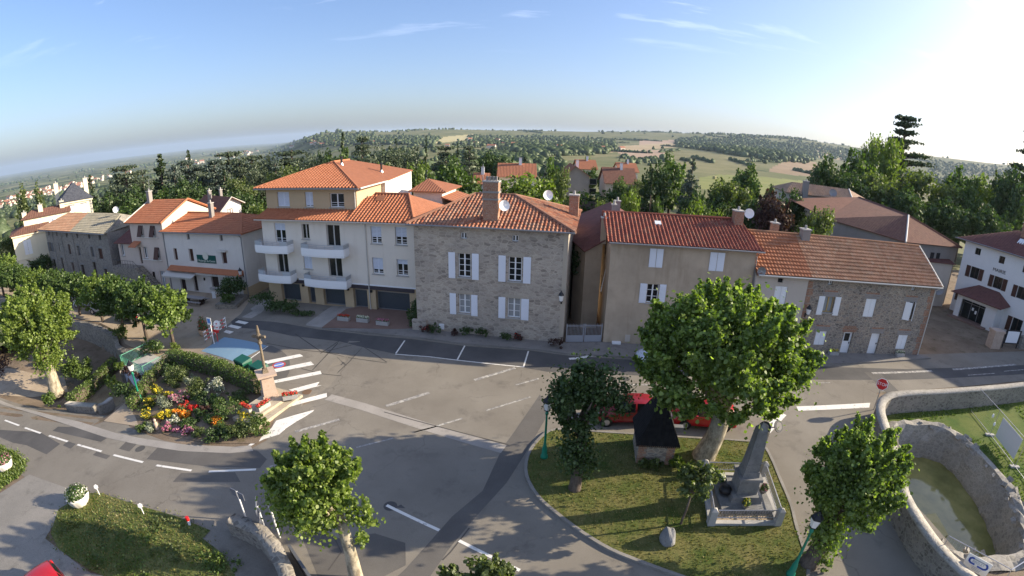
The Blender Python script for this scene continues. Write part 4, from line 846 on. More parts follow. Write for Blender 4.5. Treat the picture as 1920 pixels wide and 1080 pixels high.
roof(H, M_T_DK, [[fw.P(-.2, 4.6, .5), fw.P(3.55, 4.6, .5), fw.P(3.55, 6.6, -4.6), fw.P(-.2, 6.6, -4.6)]], wave=False, name='side_wing_roof')
# white gabled house behind the inn
f7 = F((-41.5, 60.0), (-39.5, 63.4)); H = house('white_gable_house', 'white gabled house with brown roof peeping over the inn roof', 'house', f7)
q = MB(); q.quad(f7.P(0, -1), f7.P(3.95, -1), f7.P(3.95, 7.25), f7.P(2.3, 8.1), f7.P(0, 6.0)); q.quad(f7.P(0, -1), f7.P(0, 6), f7.P(0, 6, -9), f7.P(0, -1, -9)); q.quad(f7.P(3.95, -1), f7.P(3.95, -1, -9), f7.P(3.95, 7.25, -9), f7.P(3.95, 7.25)); q.build('wall', M_MAIR, H)
win(H, f7, 1.7, 2.5, 5.6, 6.6, 'two', fm=M_BRN, d=.05, sill=False)
roof(H, M_T_BRN, [[f7.P(-.4, 5.75, .5), f7.P(-.4, 5.75, -9), f7.P(2.3, 8.25, -9), f7.P(2.3, 8.25, .5)], [f7.P(4.4, 7.1, -9), f7.P(4.4, 7.1, .5), f7.P(2.3, 8.25, .5), f7.P(2.3, 8.25, -9)]], wave=False)
ridge(H, [f7.P(4.4, 7.12, .5), f7.P(2.3, 8.28, .5), f7.P(-.4, 5.78, .5)], M_PVC, .08, 'verge')
chimney(H, f7.P(1.6, 0, -5.5), .5, .5, 7, 9.0, M_GREYP, f7, 1); chimney(H, f7.P(2.6, 0, -3.6), .4, .4, 7.6, 9.1, M_GREYP, f7, 1)
# grey stone row house on the far left
f8 = F((-71.36, 53.38), (-52.75, 49.55)); H = house('grey_stone_house', 'long grey stone row house with arched doors, roof half terracotta half grey', 'house', f8)
W8 = [(.98, 1.4, 5.25, 5.97), (3.65, 4.15, 5.23, 5.93), (6.85, 7.45, 5.1, 5.86), (10.13, 10.6, 5.08, 5.76), (13.5, 14.05, 5.08, 5.72), (16.35, 16.95, 4.95, 5.68), (.6, 1.35, 2.8, 4.16), (3.78, 4.25, 2.82, 4.1), (6.8, 7.5, 2.6, 4.07), (9.6, 10.4, 2.5, 3.94), (13.6, 14.35, 2.5, 3.93), (15.5, 16.6, 2.3, 3.8),
      (.75, 1.5, -.9, 1.52), (3.6, 4.2, -1.0, 1.92), (6.8, 7.5, -.15, 1.33), (9.65, 10.55, -1.0, 1.16), (13.3, 14.1, -1.0, 1.76), (16.2, 16.9, -.3, .94)]
mb = MB(); facade(mb, f8, 0, 18.7, -3, 6.0, W8, .25)
b1, b2 = f8.P(15.2, 0, -9.5), f8.P(0, 0, -9.5); r1 = f8.P(16.4, 0, -4.5)
mb.quad(f8.P(18.7, -3), b1 + V(0, 0, -3), b1 + V(0, 0, 5.9), r1 + V(0, 0, 7.6), f8.P(18.7, 5.9)); mb.quad(b2 + V(0, 0, -3), f8.P(0, -3), f8.P(0, 6.0), f8.P(0, 7.8, -4.5), b2 + V(0, 0, 6)); mb.quad(b1 + V(0, 0, -3), b2 + V(0, 0, -3), b2 + V(0, 0, 6), b1 + V(0, 0, 5.9)); mb.build('wall', M_STONE3, H)
for i, q in enumerate(W8):
    if i in (1, 2, 7): win(H, f8, *q, 'two', d=-.2, fm=M_CONC if i != 7 else M_WHITE, sill=False)
    elif i in (12, 13, 15, 16): win(H, f8, *q, 'slab', fm=M_DKBRN, d=-.2)
    else: win(H, f8, *q, 'two' if i < 6 else 'slab', fm=M_GREY if i < 6 else M_BRN if i in (8, 11, 14, 17) else M_GREY, d=-.2, sill=False)
for a, b in ((.05, .55), (1.4, 1.9)): shutter(H, f8, a, b, 2.8, 4.16, M_GREY)
for a, b in ((13.05, 13.58), (14.38, 14.9)): shutter(H, f8, a, b, 2.5, 3.93, M_GREYP)
for a, b, c, d in W8[9:]: MB().fbox(f8, a - .15, b + .15, d + .02, d + .3, 0, .02).each('lintel', M_GRANITE, H)
for u in (2.4, 5.3, 8.9): MB().tube([f8.P(u, 6, .06), f8.P(u, -1, .06)], .045, 5).build('downpipe', M_ZINC, H)
MB().tube([f8.P(8.9, 5.95, .1), f8.P(8.9, 5.9, .1)], .04, 5)
dv = (f8.P(9.2, 6.13, .5), f8.P(6.9, 7.85, -4.5))
roof(H, M_T_MECH, [[f8.P(-2.0, 6.25, .5), dv[0], dv[1], f8.P(.5, 7.9, -4.5)]], .4, .45, .02); roof(H, M_T_GREY, [[dv[0], f8.P(18.8, 5.98, .5), f8.P(15.8, 7.7, -4.5), dv[1]]], .4, .45, .035, name='grey_roof')
roof(H, M_T_GREY, [[f8.P(15.2, 5.9, -10), f8.P(0, 6.1, -10), f8.P(.5, 7.9, -4.5), f8.P(15.8, 7.7, -4.5)], [f8.P(18.8, 5.98, .5), f8.P(15.2, 5.9, -10), f8.P(15.8, 7.7, -4.5)]], wave=False, name='roof_back')
gutter(H, f8.P(-1.5, 6.1, .55), f8.P(18.8, 5.88, .55)); dish(H, f8.P(15.3, 8.3, -4.2), (.6, -1, .3), .45); dish(H, f8.P(-1.2, 7.0, -2.0), (.6, -1, .3), .4)
# manor house: long wing with two roofs and a slate roofed block
f9 = F((-78.8, 52.0), (-70.4, 63.2)); H = house('manor_house', 'ivory manor with brown roofed wing and a slate pyramid roofed block', 'manor house', f9)
W9 = [(1.6, 2.9, 2.2, 4.6), (5.6, 6.9, 2.2, 4.6)]
block(H, M_CHAT, f9, 0, 9, 9, -3, 5.5, W9, depth=.12)
for q in W9: shutter(H, f9, q[0], (q[0] + q[1]) / 2 - .02, q[2], q[3], M_WHITE, -.1); shutter(H, f9, (q[0] + q[1]) / 2 + .02, q[1], q[2], q[3], M_WHITE, -.1)
MB().fbox(f9, -.15, 9, 5.3, 5.6, 0, .25).fbox(f9, -.05, 9, 1.5, 1.7, 0, .1).each('cornice', M_CHAT, H)
roof(H, M_T_BRN, [[f9.P(-.4, 5.65, .4), f9.P(9.2, 5.65, .4), f9.P(9.2, 6.5, -2.6), f9.P(2.2, 6.5, -2.6)], [f9.P(-.4, 5.65, -8), f9.P(-.4, 5.65, .4), f9.P(2.2, 6.5, -2.6), f9.P(2.2, 6.5, -6)]], wave=False, name='wing_roof')
fu9 = F(f9.P(2.2, 0, -2.6), f9.P(12, 0, -2.6)); block(H, M_CHAT, fu9, 0, 8.2, 5, 5.5, 7.6, [(2.4, 3.2, 6.4, 7.3), (5.0, 5.8, 6.4, 7.3)], name='upper_wall', depth=.1)
for a in (2.4, 5.0): shutter(H, fu9, a, a + .8, 6.4, 7.3, M_ROLL, -.09)
roof(H, M_T_BRN, [[fu9.P(-.4, 7.65, .4), fu9.P(8.4, 7.65, .4), fu9.P(8.4, 8.7, -2.3), fu9.P(1.6, 8.7, -2.3)], [fu9.P(-.4, 7.65, -5.4), fu9.P(-.4, 7.65, .4), fu9.P(1.6, 8.7, -2.3)], [fu9.P(8.4, 7.65, -5.4), fu9.P(-.4, 7.65, -5.4), fu9.P(1.6, 8.7, -2.3), fu9.P(8.4, 8.7, -2.3)]], wave=False, name='upper_roof')
for u in (.3, 3.2, 7.0): chimney(H, fu9.P(u, 0, -1.4), .8, .6, 7.6, 9.4 if u > .5 else 8.6, M_CHAT, fu9, 1)
t0 = F((-76.5, 61.6), (-73.2, 66.0)); WT = [(1.3, 2.2, 6.4, 8.3), (3.5, 4.4, 6.4, 8.3)]
block(H, M_CHAT, t0, 0, 5.5, 8, -2, 9.0, WT, name='tower_wall', depth=.1)
for a, b, c, d in WT: shutter(H, t0, a, b, c, d, M_ROLL, -.09); MB().fbox(t0, a - .12, b + .12, d, d + .15, 0, .05).each('lintel', M_GRANITE, H)
MB().fbox(t0, -.2, 5.7, 8.75, 9.05, -8.2, .25).build('tower_cornice', M_CHAT, H)
for u in (0, 5.05):
    q = MB()
    for k in range(7): q.fbox(t0, u, u + (.45 if k % 2 else .3), 5.6 + k * .45, 5.98 + k * .45, .002, .03)
    q.build('quoin', M_GRANITE, H)
s_ = [t0.P(-.4, 9.1, .4), t0.P(5.9, 9.1, .4), t0.P(5.9, 9.1, -8.4), t0.P(-.4, 9.1, -8.4)]; sa, sb = t0.P(2.75, 12.1, -3.2), t0.P(2.75, 12.1, -4.8)
roof(H, M_SLATE, [[s_[0], s_[1], sa], [s_[1], s_[2], sb, sa], [s_[2], s_[3], sb], [s_[3], s_[0], sa, sb]], wave=False, name='slate_roof')
chimney(H, t0.P(-.2, 0, -7.6), .8, .8, 7, 12.2, M_CHAT, t0, 1); chimney(H, t0.P(5.2, 0, -5.0), .8, .6, 9, 12.4, M_CHAT, t0, 1)
# town hall
a_ = math.radians(-74); f10 = F((54.96, 43.7), (54.96 + 20 * math.cos(a_), 43.7 + 20 * math.sin(a_))); H = house('town_hall', 'white rendered town hall with dark red shutters and a roofed entrance porch', 'town hall', f10)
WM = [(1.5, 2.25, 7.55, 8.35), (4.75, 5.5, 7.4, 8.25), (7.9, 8.7, 7.2, 8.05), (11.5, 12.3, 7.3, 8.1), (1.5, 2.65, 4.65, 6.05), (4.75, 5.9, 4.42, 5.82), (7.95, 9.1, 4.22, 5.6), (11.3, 12.4, 4.3, 5.65), (.9, 1.55, 1.4, 2.55), (8.4, 9.7, .3, 2.0)]
block(H, M_MAIR, f10, 0, 20, 10, -.5, 8.8, WM, depth=.2)
for q in WM: win(H, f10, *q, 'two', fm=M_DKBRN, sill=False)
for a, b, c, d in WM[4:8]: shutter(H, f10, a - .62, a - .04, c, d, M_BRN); shutter(H, f10, b + .04, b + .62, c, d, M_BRN)
shutter(H, f10, .3, .86, 1.4, 2.55, M_BRN); shutter(H, f10, 1.58, 2.1, 1.4, 2.55, M_BRN); shutter(H, f10, 7.75, 8.35, .3, 2.0, M_BRN)
text(H, 'MAIRIE', f10.P(5.15, 6.5, .02), f10.t, (0, 0, 1), .56, M_IRON, .02)
mr = [f10.P(-1.2, 8.95, .7), f10.P(20.5, 8.8, .7), f10.P(20.5, 8.9, -10.6), f10.P(-1.2, 8.95, -10.6)]; ma, mbb = f10.P(4.6, 11.2, -5), f10.P(16, 11.2, -5)
roof(H, M_T_DK, [[mr[0], mr[1], mbb, ma]], .3, .38, .03); roof(H, M_T_DK, [[mr[3], mr[0], ma], [mr[2], mr[3], ma, mbb], [mr[1], mr[2], mbb]], wave=False, name='roof_side')
gutter(H, mr[0], mr[1]); chimney(H, f10.P(6.2, 0, -4.0), 1.2, .8, 10, 12.4, M_BRICK, f10, 2); MB().obox(f10.P(6.3, 10.25, -2.6), f10.t * .5, f10.n * .5 - V(0, 0, .24), V(0, 0, .06)).build('roof_window', M_LAMPG, H)
fp = F(f10.P(1.7, 0, 2.6), f10.P(7.0, 0, 2.6)); q = MB(); facade(q, fp, 0, 5.3, -.3, 2.9, [(.7, 3.9, -.3, 2.45)], .3); q.quad(fp.P(0, -.3, -2.6), fp.P(0, -.3), fp.P(0, 2.9), fp.P(0, 2.9, -2.6)); q.quad(fp.P(5.3, -.3), fp.P(5.3, -.3, -2.6), fp.P(5.3, 2.9, -2.6), fp.P(5.3, 2.9)); q.build('porch_wall', M_MAIR, H)
q = MB(); q.fbox(fp, .7, 3.9, 0, 2.45, -.9, -.85); q.build('entrance_glazing', M_GLASS, H)
q = MB()
for u in (.7, 1.75, 2.8, 3.84): q.fbox(fp, u, u + .06, 0, 2.45, -.85, -.8)
q.fbox(fp, .7, 3.9, 2.0, 2.06, -.79, -.75); q.build('entrance_frame', M_ZINC, H)
MB().fbox(fp, 1.95, 2.2, 1.3, 1.65, -.84, -.82).fbox(fp, 2.4, 2.65, 1.0, 1.4, -.84, -.82).each('notice', M_WHITE, H)
pr = [fp.P(-.7, 3.0, .8), fp.P(6.0, 3.0, .8), fp.P(6.0, 3.0, -2.6), fp.P(-.7, 3.0, -2.6)]; pa, pb = fp.P(1.4, 4.15, -2.55), fp.P(4.2, 4.15, -2.55)
roof(H, M_T_DK, [[pr[0], pr[1], pb, pa], [pr[3], pr[0], pa], [pr[1], pr[2], pb]], wave=False, name='porch_roof')
slab('porch_step', [fp.P(-.3, 0, .9), fp.P(4.6, 0, .9), fp.P(4.6, 0, -.8), fp.P(-.3, 0, -.8)], M_PAVEB, .16)
fa = F((49.8, 45.3), (54.3, 44.6)); H2 = house('annex', 'low rendered annex with a dark opening between row house and town hall', 'annex', fa)
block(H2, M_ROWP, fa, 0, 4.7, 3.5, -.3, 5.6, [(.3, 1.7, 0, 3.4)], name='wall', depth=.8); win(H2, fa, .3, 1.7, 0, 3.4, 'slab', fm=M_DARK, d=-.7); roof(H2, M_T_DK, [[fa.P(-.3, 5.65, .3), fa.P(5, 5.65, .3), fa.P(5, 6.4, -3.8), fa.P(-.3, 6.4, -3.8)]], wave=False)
dish(H2, fa.P(2.9, 2.4, .5), (-.5, -1, .1), .75, M_ZINC)
# large brown roofed barn behind the row house
fb = F((43.0, 47.5), (55.4, 45.6)); H = house('brown_roof_barn', 'large low hall with wide brown roof behind the stone row house', 'barn', fb)
vr, rl_, ve = V(50.2, 50, 10.3), V(54.5, 66, 10.5), V(46.0, 45.4, 7.65); er = V(56.4, 45.2, 7.6); el = V(40.5, 55.0, 8.2); el2 = V(41.0, 66, 9.2)
roof(H, M_T_BRN, [[ve, er, vr], [el, ve, vr, rl_], [el2, el, rl_], [er, V(60, 62, 7.6), rl_, vr]], wave=False); ridge(H, [ve, vr], M_PVC, .14, 'verge'); ridge(H, [er, vr, rl_], M_T_BRN, .12)
q = MB(); q.quad((46.2, 45.9, -.5), (56, 45.7, -.5), (56, 45.7, 7.6), (46.2, 45.9, 7.6)); q.quad((40.9, 55, -.5), (46.2, 45.9, -.5), (46.2, 45.9, 7.6), (40.9, 55, 8.2)); q.quad((56, 45.7, -.5), (59.6, 61.6, -.5), (59.6, 61.6, 7.5), (56, 45.7, 7.5)); q.build('wall', M_GREYP, H)
fq = F((46.2, 45.9), (56, 45.7)); 
for a in (5.0, 6.1): MB().fbox(fq, a, a + .65, 4.6, 6.6, .01, .06).build('shutter', M_IRON, H)
# farmhouse behind
ff = F((43.4, 70.5), (57.5, 66.5)); H = house('tiled_farmhouse', 'farmhouse with pale canal tile roof and dish in front of the dark wood', 'farmhouse', ff)
block(H, M_ROWP, ff, 0, 13.5, 8, -2, 9.7, [(1.6, 2.6, 7.4, 8.6)]); win(H, ff, 1.6, 2.6, 7.4, 8.6, 'two', fm=M_GREYP, sill=False)
M_T_PALE = tile('pale canal tile', [(.4, .27, .18), (.46, .32, .22), (.36, .24, .16)], .35, .4, True, (.28, .22, .16), .4, .6)
roof(H, M_T_PALE, [[ff.P(-.4, 9.75, .5), ff.P(11.3, 9.75, .5), ff.P(12.2, 11.2, -4), ff.P(2.0, 11.2, -4)], [ff.P(-.4, 9.75, -8.5), ff.P(-.4, 9.75, .5), ff.P(2, 11.2, -4)]], .4, .4, .06)
roof(H, M_T_PALE, [[ff.P(11.3, 9.75, .5), ff.P(16.5, 9.6, -3), ff.P(12.2, 11.2, -4)], [ff.P(16.5, 9.6, -3), ff.P(16.5, 9.6, -9), ff.P(12.2, 11.2, -4)], [ff.P(13, 9.7, -8.5), ff.P(-.4, 9.7, -8.5), ff.P(2, 11.2, -4), ff.P(12.2, 11.2, -4)]], wave=False, name='roof_side')
chimney(H, ff.P(3.0, 0, .1), .9, .8, 8, 11.8, M_GREYP, ff, 1); dish(H, ff.P(8.0, 10.4, -.6), (-.2, -1, .5), .7, M_ZINC); ridge(H, [ff.P(11.3, 9.8, .5), ff.P(12.2, 11.25, -4)], M_PVC, .12, 'verge')
# red roofed barn in the lane
H = thing('lane_barn', 'barn with steep plum red roof and ivy at the end of the gated lane', 'barn', (7, 42, 0))
P5 = [V(5.0, 40, 7.15), V(5.75, 37.6, 6.8), V(9.7, 38.2, 9.0), V(9.9, 49, 9.35), V(5.9, 48, 7.75)]
roof(H, M_T_DK, [[P5[1], P5[0], P5[4], P5[3], P5[2]]], wave=False); roof(H, M_T_DK, [[V(13, 38.2, 7.4), V(13, 49, 7.6), P5[3], P5[2]]], wave=False, name='roof_back')
q = MB(); q.quad((5.9, 37.8, -.3), (5.3, 40, -.3), (5.3, 40, 7.1), (5.9, 37.8, 6.8)); q.quad((5.3, 40, -.3), (6.1, 48, -.3), (6.1, 48, 7.7), (5.3, 40, 7.1)); q.quad((7.3, 38.0, -.3), (5.9, 37.8, -.3), (5.9, 37.8, 6.8), (7.3, 38, 7.6)); q.quad((6.1, 48, -.3), (13, 48.5, -.3), (13, 48.5, 7.5), (9.9, 48.7, 9.3), (6.1, 48, 7.7)); q.build('wall', M_BEIGE, H)
chimney(H, (9.6, 44, 0), .5, .5, 8.8, 10.1, M_GREYP, f3, 1)
fz = F((6.1, 48), (5.3, 40)); MB().fbox(fz, 3, 3.9, 2.6, 4.2, .02, .06).build('shutter', M_DKBRN, H); MB().fbox(fz, 5.6, 6.3, 0, 2.2, .02, .06).build('door', M_DKBRN, H)
# small brick shelter with steep black roof on the grass island
fh = F((6.6, 19.62), (8.5, 19.36)); H = house('brick_shelter', 'tiny stone and brick shelter with steep black pyramid roof on the grass island', 'shelter', fh)
block(H, M_STONE2, fh, 0, 1.92, 2.1, -.1, 1.5)
for u in (0, 1.5):
    q = MB()
    for k in range(10): q.fbox(fh, u, u + (.42 if k % 2 else .32), .0 + k * .15, .13 + k * .15, .001, .014)
    q.build('quoin', M_BRICK, H)
MB().fbox(fh, .5, 1.5, .0, .06, .0, .04)
blk = tile('black shingle', [(.012, .012, .013), (.02, .02, .02)], .2, .18, True, (.02, .02, .02), .2, .3)
h_ = [fh.P(-.18, 1.42, .22), fh.P(2.1, 1.42, .22), fh.P(2.1, 1.42, -2.3), fh.P(-.18, 1.42, -2.3)]; hr, hr2 = fh.P(.96, 3.85, -.62), fh.P(.96, 3.85, -1.5)
roof(H, blk, [[h_[0], h_[1], hr], [h_[1], h_[2], hr2, hr], [h_[2], h_[3], hr2], [h_[3], h_[0], hr, hr2]], wave=False)
q = MB()
for k in range(22): q.fbox(fh, -.18 + k * .104, -.1 + k * .104, 1.34, 1.42, .2, .23)
q.build('eaves_edging', M_DKBRN, H); fh2 = F(fh.P(1.92, 0, 0), fh.P(1.92, 0, -2.1)); MB().fbox(fh2, 1.0, 1.3, 1.5, 1.8, .0, .5).build('vent', M_ZINC, H)

# ------------------------------------------------------------------ walls, railings, street objects
def wallpath(name, label, pts, th, h, m, mc, z0=None, cat='wall', cope=.1, drop=.6):
    """masonry wall along ground points; h a number or a list of heights above the ground"""
    pts = [Vector((p[0], p[1], 0)) for p in pts]; n = len(pts); hs = h if isinstance(h, list) else [h] * n
    root = thing(name, label, cat, V(pts[0].x, pts[0].y, gz(pts[0].x, pts[0].y)))
    l, r = [], []
    for i, p in enumerate(pts):
        t = (pts[min(i + 1, n - 1)] - pts[max(i - 1, 0)]).normalized(); q = V(-t.y, t.x, 0); l.append(p + q * th / 2); r.append(p - q * th / 2)
    zb = [(gz(p.x, p.y) if z0 is None else z0) for p in pts]
    mb = MB(); mc_ = MB()
    def run(M, k, a0, a1, nz):
        rng = random.Random(5)
        vs = []
        for i in range(n):
            t = (pts[min(i + 1, n - 1)] - pts[max(i - 1, 0)]).normalized(); q = V(-t.y, t.x, 0)
            e0, e1 = l[i] + q * k, r[i] - q * k; j = rng.uniform(-nz, nz)
            vs += [(e0.x, e0.y, zb[i] + a0[i]), (e0.x, e0.y, zb[i] + a1[i] + j * .5), (pts[i].x, pts[i].y, zb[i] + a1[i] + j + (nz and .03)), (e1.x, e1.y, zb[i] + a1[i] + j * .5), (e1.x, e1.y, zb[i] + a0[i])]
        fs = []
        for i in range(n - 1):
            for c in range(4): fs.append((i * 5 + c, i * 5 + c + 1, (i + 1) * 5 + c + 1, (i + 1) * 5 + c))
        fs += [(0, 1, 2, 3, 4), tuple((n - 1) * 5 + c for c in (4, 3, 2, 1, 0))]
        M.add(vs, fs)
    run(mb, 0, [-drop] * n, [x - cope for x in hs], 0); run(mc_, .04, [x - cope + .004 for x in hs], hs, .02)
    mb.build('masonry', m, root); mc_.build('coping', mc, root, True); return root
PW = smooth_pts([V(*p, 0) for p in ((60, 21.6), (48, 22.3), (40, 22.3), (32, 22.6), (27, 22.9), (24.9, 22.6), (23.3, 21.3), (22.1, 19.3), (20.6, 16.4), (19.15, 14), (18.6, 12.2), (18.35, 10.3), (18.6, 8.4), (19.3, 6), (20.5, 3))], 5)
wallpath('basin_wall', 'long rounded cement topped wall curving round the sunken water basin', PW, .55, 1.5, M_WALL, M_COPE)
POOLR = smooth_pts([V(*p, 0) for p in ((23.6, 20.5), (26, 20.9), (28.5, 20.2), (29.3, 18.6), (28.9, 15.9), (27.8, 13), (26.1, 10.6), (24.3, 9.5), (21.4, 10.3), (20.3, 11.4), (19.6, 12.5), (20.0, 14.2), (21.5, 16.7), (23.0, 19.6))], 4, True)
root = thing('water_basin', 'sunken oval stone basin with rough rubble rim and murky green water', 'basin', V(25, 15, 0)); rng = random.Random(3)
mb = MB(); n = len(POOLR); cc = V(25, 15, 0)
rows = [(POOL_Z - .3, -.55), (POOL_Z + .2, -.5), (-.8, -.25), (-.15, -.05), (.16, .1), (.2, .55), (.02, .95)]
for z, k in rows:
    for p in POOLR:
        o_ = (p - cc).normalized(); j = rng.uniform(-.1, .1); mb.v.append((p.x + o_.x * (k + j), p.y + o_.y * (k + j), z + (rng.uniform(-.1, .12) if z > -.5 else 0)))
for a in range(len(rows) - 1):
    for i in range(n): mb.f.append((a * n + i, a * n + (i + 1) % n, (a + 1) * n + (i + 1) % n, (a + 1) * n + i))
mb.build('basin_lining', M_LINING, root)
rim = MB()
for i in range(70):
    p = POOLR[rng.randrange(n)]; o_ = (p - cc).normalized(); c_ = p + o_ * rng.uniform(.1, .75) + V(rng.uniform(-.6, .6), rng.uniform(-.6, .6), .15); s_ = rng.uniform(.06, .14)
    a = V(rng.uniform(-1, 1), rng.uniform(-1, 1), rng.uniform(-.3, .3)).normalized(); b = a.orthogonal().normalized(); rim.obox(c_, a * s_ * 1.3, b * s_, a.cross(b) * s_ * .7)
rs = rim.build('rim_stones', M_LINING, root); rs['kind'] = 'stuff'
wm = mat('murky water', (.11, .1, .028), .08, .5); wb = NB(wm); wn_ = wb.noise(wb.pos(), .55, 5, .6); wb.col(wb.ramp(wn_, [(.35, (.15, .145, .04)), (.55, (.25, .225, .07)), (.75, (.34, .3, .1))])); wb.bump(wb.noise(wb.pos(), 3, 2), .04, .02)
o = MB().prism([(p.x - (p - cc).normalized().x * .1, p.y - (p - cc).normalized().y * .1) for p in POOLR], POOL_Z - .2, POOL_Z).build('water', wm); tag(o, kind='structure')
for k, P in enumerate(([(1712, 968), (1755, 962), (1778, 1002), (1762, 1012), (1738, 1000)], [(1672, 898), (1704, 913), (1700, 920), (1680, 925)])):
    Q = [G(a, b, POOL_Z + .12) for a, b in P]; o = MB().prism([(q[0], q[1]) for q in Q], POOL_Z - .2, POOL_Z + .12).build('stepping_slab', ground('ochre stone', (.42, .36, .16), (.5, .44, .24), None, 2, 20, .4)); tag(o, ['large ochre stone slab in the basin water beside the wall', 'small ochre stone slab in the basin water below the tree'][k], 'stone slab')
# retaining wall of the tree terrace, white support wall, garden walls
TW = smooth_pts([V(x, y - .15, 0) for x, y in EDGE[:9]], 4)
root = thing('terrace_wall', 'rough stone retaining wall below the row of trees', 'wall', V(-50, 37, -2)); mb = MB()
a = [V(p.x, p.y + .25, 0) for p in TW]; b = [V(p.x + .1, p.y - .45, 0) for p in TW]
for i in range(len(TW) - 1):
    mb.hexa([b[i] + V(0, 0, -6), b[i + 1] + V(0, 0, -6), a[i + 1] + V(0, 0, -6), a[i] + V(0, 0, -6)], [b[i] + V(0, 0, -.95), b[i + 1] + V(0, 0, -.95), a[i + 1] + V(0, 0, -.9), a[i] + V(0, 0, -.9)])
mb.build('masonry', M_WALL, root)
PT = [V(-31.9, 28.1, 0), V(-28.1, 26.8, 0), V(-27.5, 29.7, 0), V(-31.0, 31.0, 0)]
root = thing('terrace_platform', 'white walled platform jutting out below green railings', 'platform', PT[0] + V(0, 0, -2.5))
MB().prism(PT, -4, -1.02).build('support_wall', mat('bluish white paint', (.62, .66, .74), .7), root); MB().prism([p + (p - V(-29.6, 28.9, 0)).normalized() * .15 for p in PT], -1.01, -.9).build('deck', M_CONC, root)
def rail(name, label, pts, z, h=1.0, gap=.13, m=None, group=None):
    root = thing(name, label, 'railing', V(pts[0][0], pts[0][1], z), group); q = MB(); pts = [V(p[0], p[1], 0) for p in pts]
    q.tube([p + V(0, 0, z + h) for p in pts], .03, 6).tube([p + V(0, 0, z + .12) for p in pts], .022, 6); q.build('top_rail', m or M_RAIL, root); bq = MB(); n = 0
    for a, b in zip(pts, pts[1:]):
        k = max(1, int((b - a).length / gap))
        for i in range(k): c = lerp(a, b, i / k); bq.tube([c + V(0, 0, z + .1), c + V(0, 0, z + h)], .009, 4, False)
    o = bq.build('bars', m or M_RAIL, root)
    for p in pts: MB().tube([p + V(0, 0, z), p + V(0, 0, z + h + .05)], .035, 6).build('post', m or M_RAIL, root)
    return root
rail('green_railing', 'green bar railing along the front and right edge of the white platform', [PT[0] + V(.1, .1, 0), PT[1] + V(-.1, .1, 0), PT[2] + V(-.1, -.1, 0)], -.9, 1.05)
rail('green_railing', 'short green bar railing on the far left edge of the platform', [PT[0] + V(.1, .25, 0), PT[3]], -.9, 1.05)
wallpath('low_wall', 'low dry stone wall at the foot of the dry slope by the road', [G(a, b, -2.0)[:2] for a, b in ((128, 762), (150, 772), (186, 781))], .45, [.7, .75, .8], M_WALL, M_COPE)
wallpath('ramp_wall', 'short pale sloping wall beside the shaded path entry', [G(a, b, -2.0)[:2] for a, b in ((187, 780), (199, 765), (210, 752))], .3, [.75, .8, .9], M_COPE, M_CONC)
wallpath('corner_wall', 'lichen covered rubble wall ending at the street signs', [V(*p, 0) for p in ((-12.0, 13.45), (-11.2, 13.25), (-10.1, 12.85), (-9.2, 12.15), (-8.3, 11.1), (-7.5, 9.9), (-6.6, 8.4))], .55, [.85, .95, 1.0, 1.0, 1.0, 1.0, 1.0], M_WALL, M_WALL)
root = thing('slate_slab', 'dark thin slab leaning behind the rubble corner wall', 'slab', V(-8, 12, 0)); q = MB(); q.hexa([(-8.95, 12.75, 0), (-7.2, 10.9, 0), (-7.1, 10.97, 0), (-8.85, 12.82, 0)], [(-8.95, 12.7, .55), (-7.1, 10.75, 1.0), (-7.0, 10.82, 1.0), (-8.85, 12.77, .55)]); q.build('slab', M_GREY, root)
# hut sized objects: iron gate
gA, gB = V(4.3, 34.75, 0), V(7.25, 34.9, 0); root = thing('iron_gate', 'grey double iron gate closing the lane between the houses', 'gate', gA); t_ = (gB - gA)
for k, (a, b) in enumerate(((0, .5), (.5, 1.))):
    p, q_ = gA + t_ * (a + .01), gA + t_ * (b - .01); m = MB(); fg = F(p, q_); Lg = fg.len
    m.fbox(fg, 0, .06, .1, 1.65, -.03, .03).fbox(fg, Lg - .06, Lg, .1, 1.65, -.03, .03).fbox(fg, .06, Lg - .06, 1.45, 1.5, -.02, .02).fbox(fg, .06, Lg - .06, .62, .67, -.02, .02).fbox(fg, .06, Lg - .06, .1, .62, -.012, .012)
    for i in range(1, 13): u = Lg * i / 13; m.fbox(fg, u - .012, u + .012, .67, 1.62 + (.05 if i % 2 else 0), -.012, .012)
    m.build('gate_leaf', mat('grey lacquer', (.3, .31, .33), .5) if k == 0 else bpy.data.materials['grey lacquer'], root)
# calvary cross on its pedestal with steps
cp = V(-15.35, 24.6, 0); e1 = V(.62, -.78, 0).normalized(); e2 = V(.78, .62, 0)
root = thing('stone_cross', 'old carved stone cross on a slender shaft and pink stone pedestal', 'cross', cp)
def ob(mb, c, e1, e2, a, b, z0, z1, tp=1.): 
    q = [c + e1 * s * a + e2 * t * b for s, t in ((-1, -1), (1, -1), (1, 1), (-1, 1))]; h = [c + e1 * s * a * tp + e2 * t * b * tp for s, t in ((-1, -1), (1, -1), (1, 1), (-1, 1))]
    return mb.hexa([(p.x, p.y, z0) for p in q], [(p.x, p.y, z1) for p in h])
m = MB(); ob(m, cp, e1, e2, .52, .52, .35, .5); ob(m, cp, e1, e2, .44, .44, .5, 1.75, .9); m.build('pedestal', M_PINK, root)
m = MB(); ob(m, cp, e1, e2, .46, .46, 1.752, 1.84, 1.35); ob(m, cp, e1, e2, .62, .62, 1.84, 1.98); m.build('pedestal_cap', M_PINK, root)
crm = rubble('lichened stone', [(.2, .16, .11), (.26, .21, .15), (.16, .13, .095)], (.18, .145, .1), 8, 1, .02, .5)
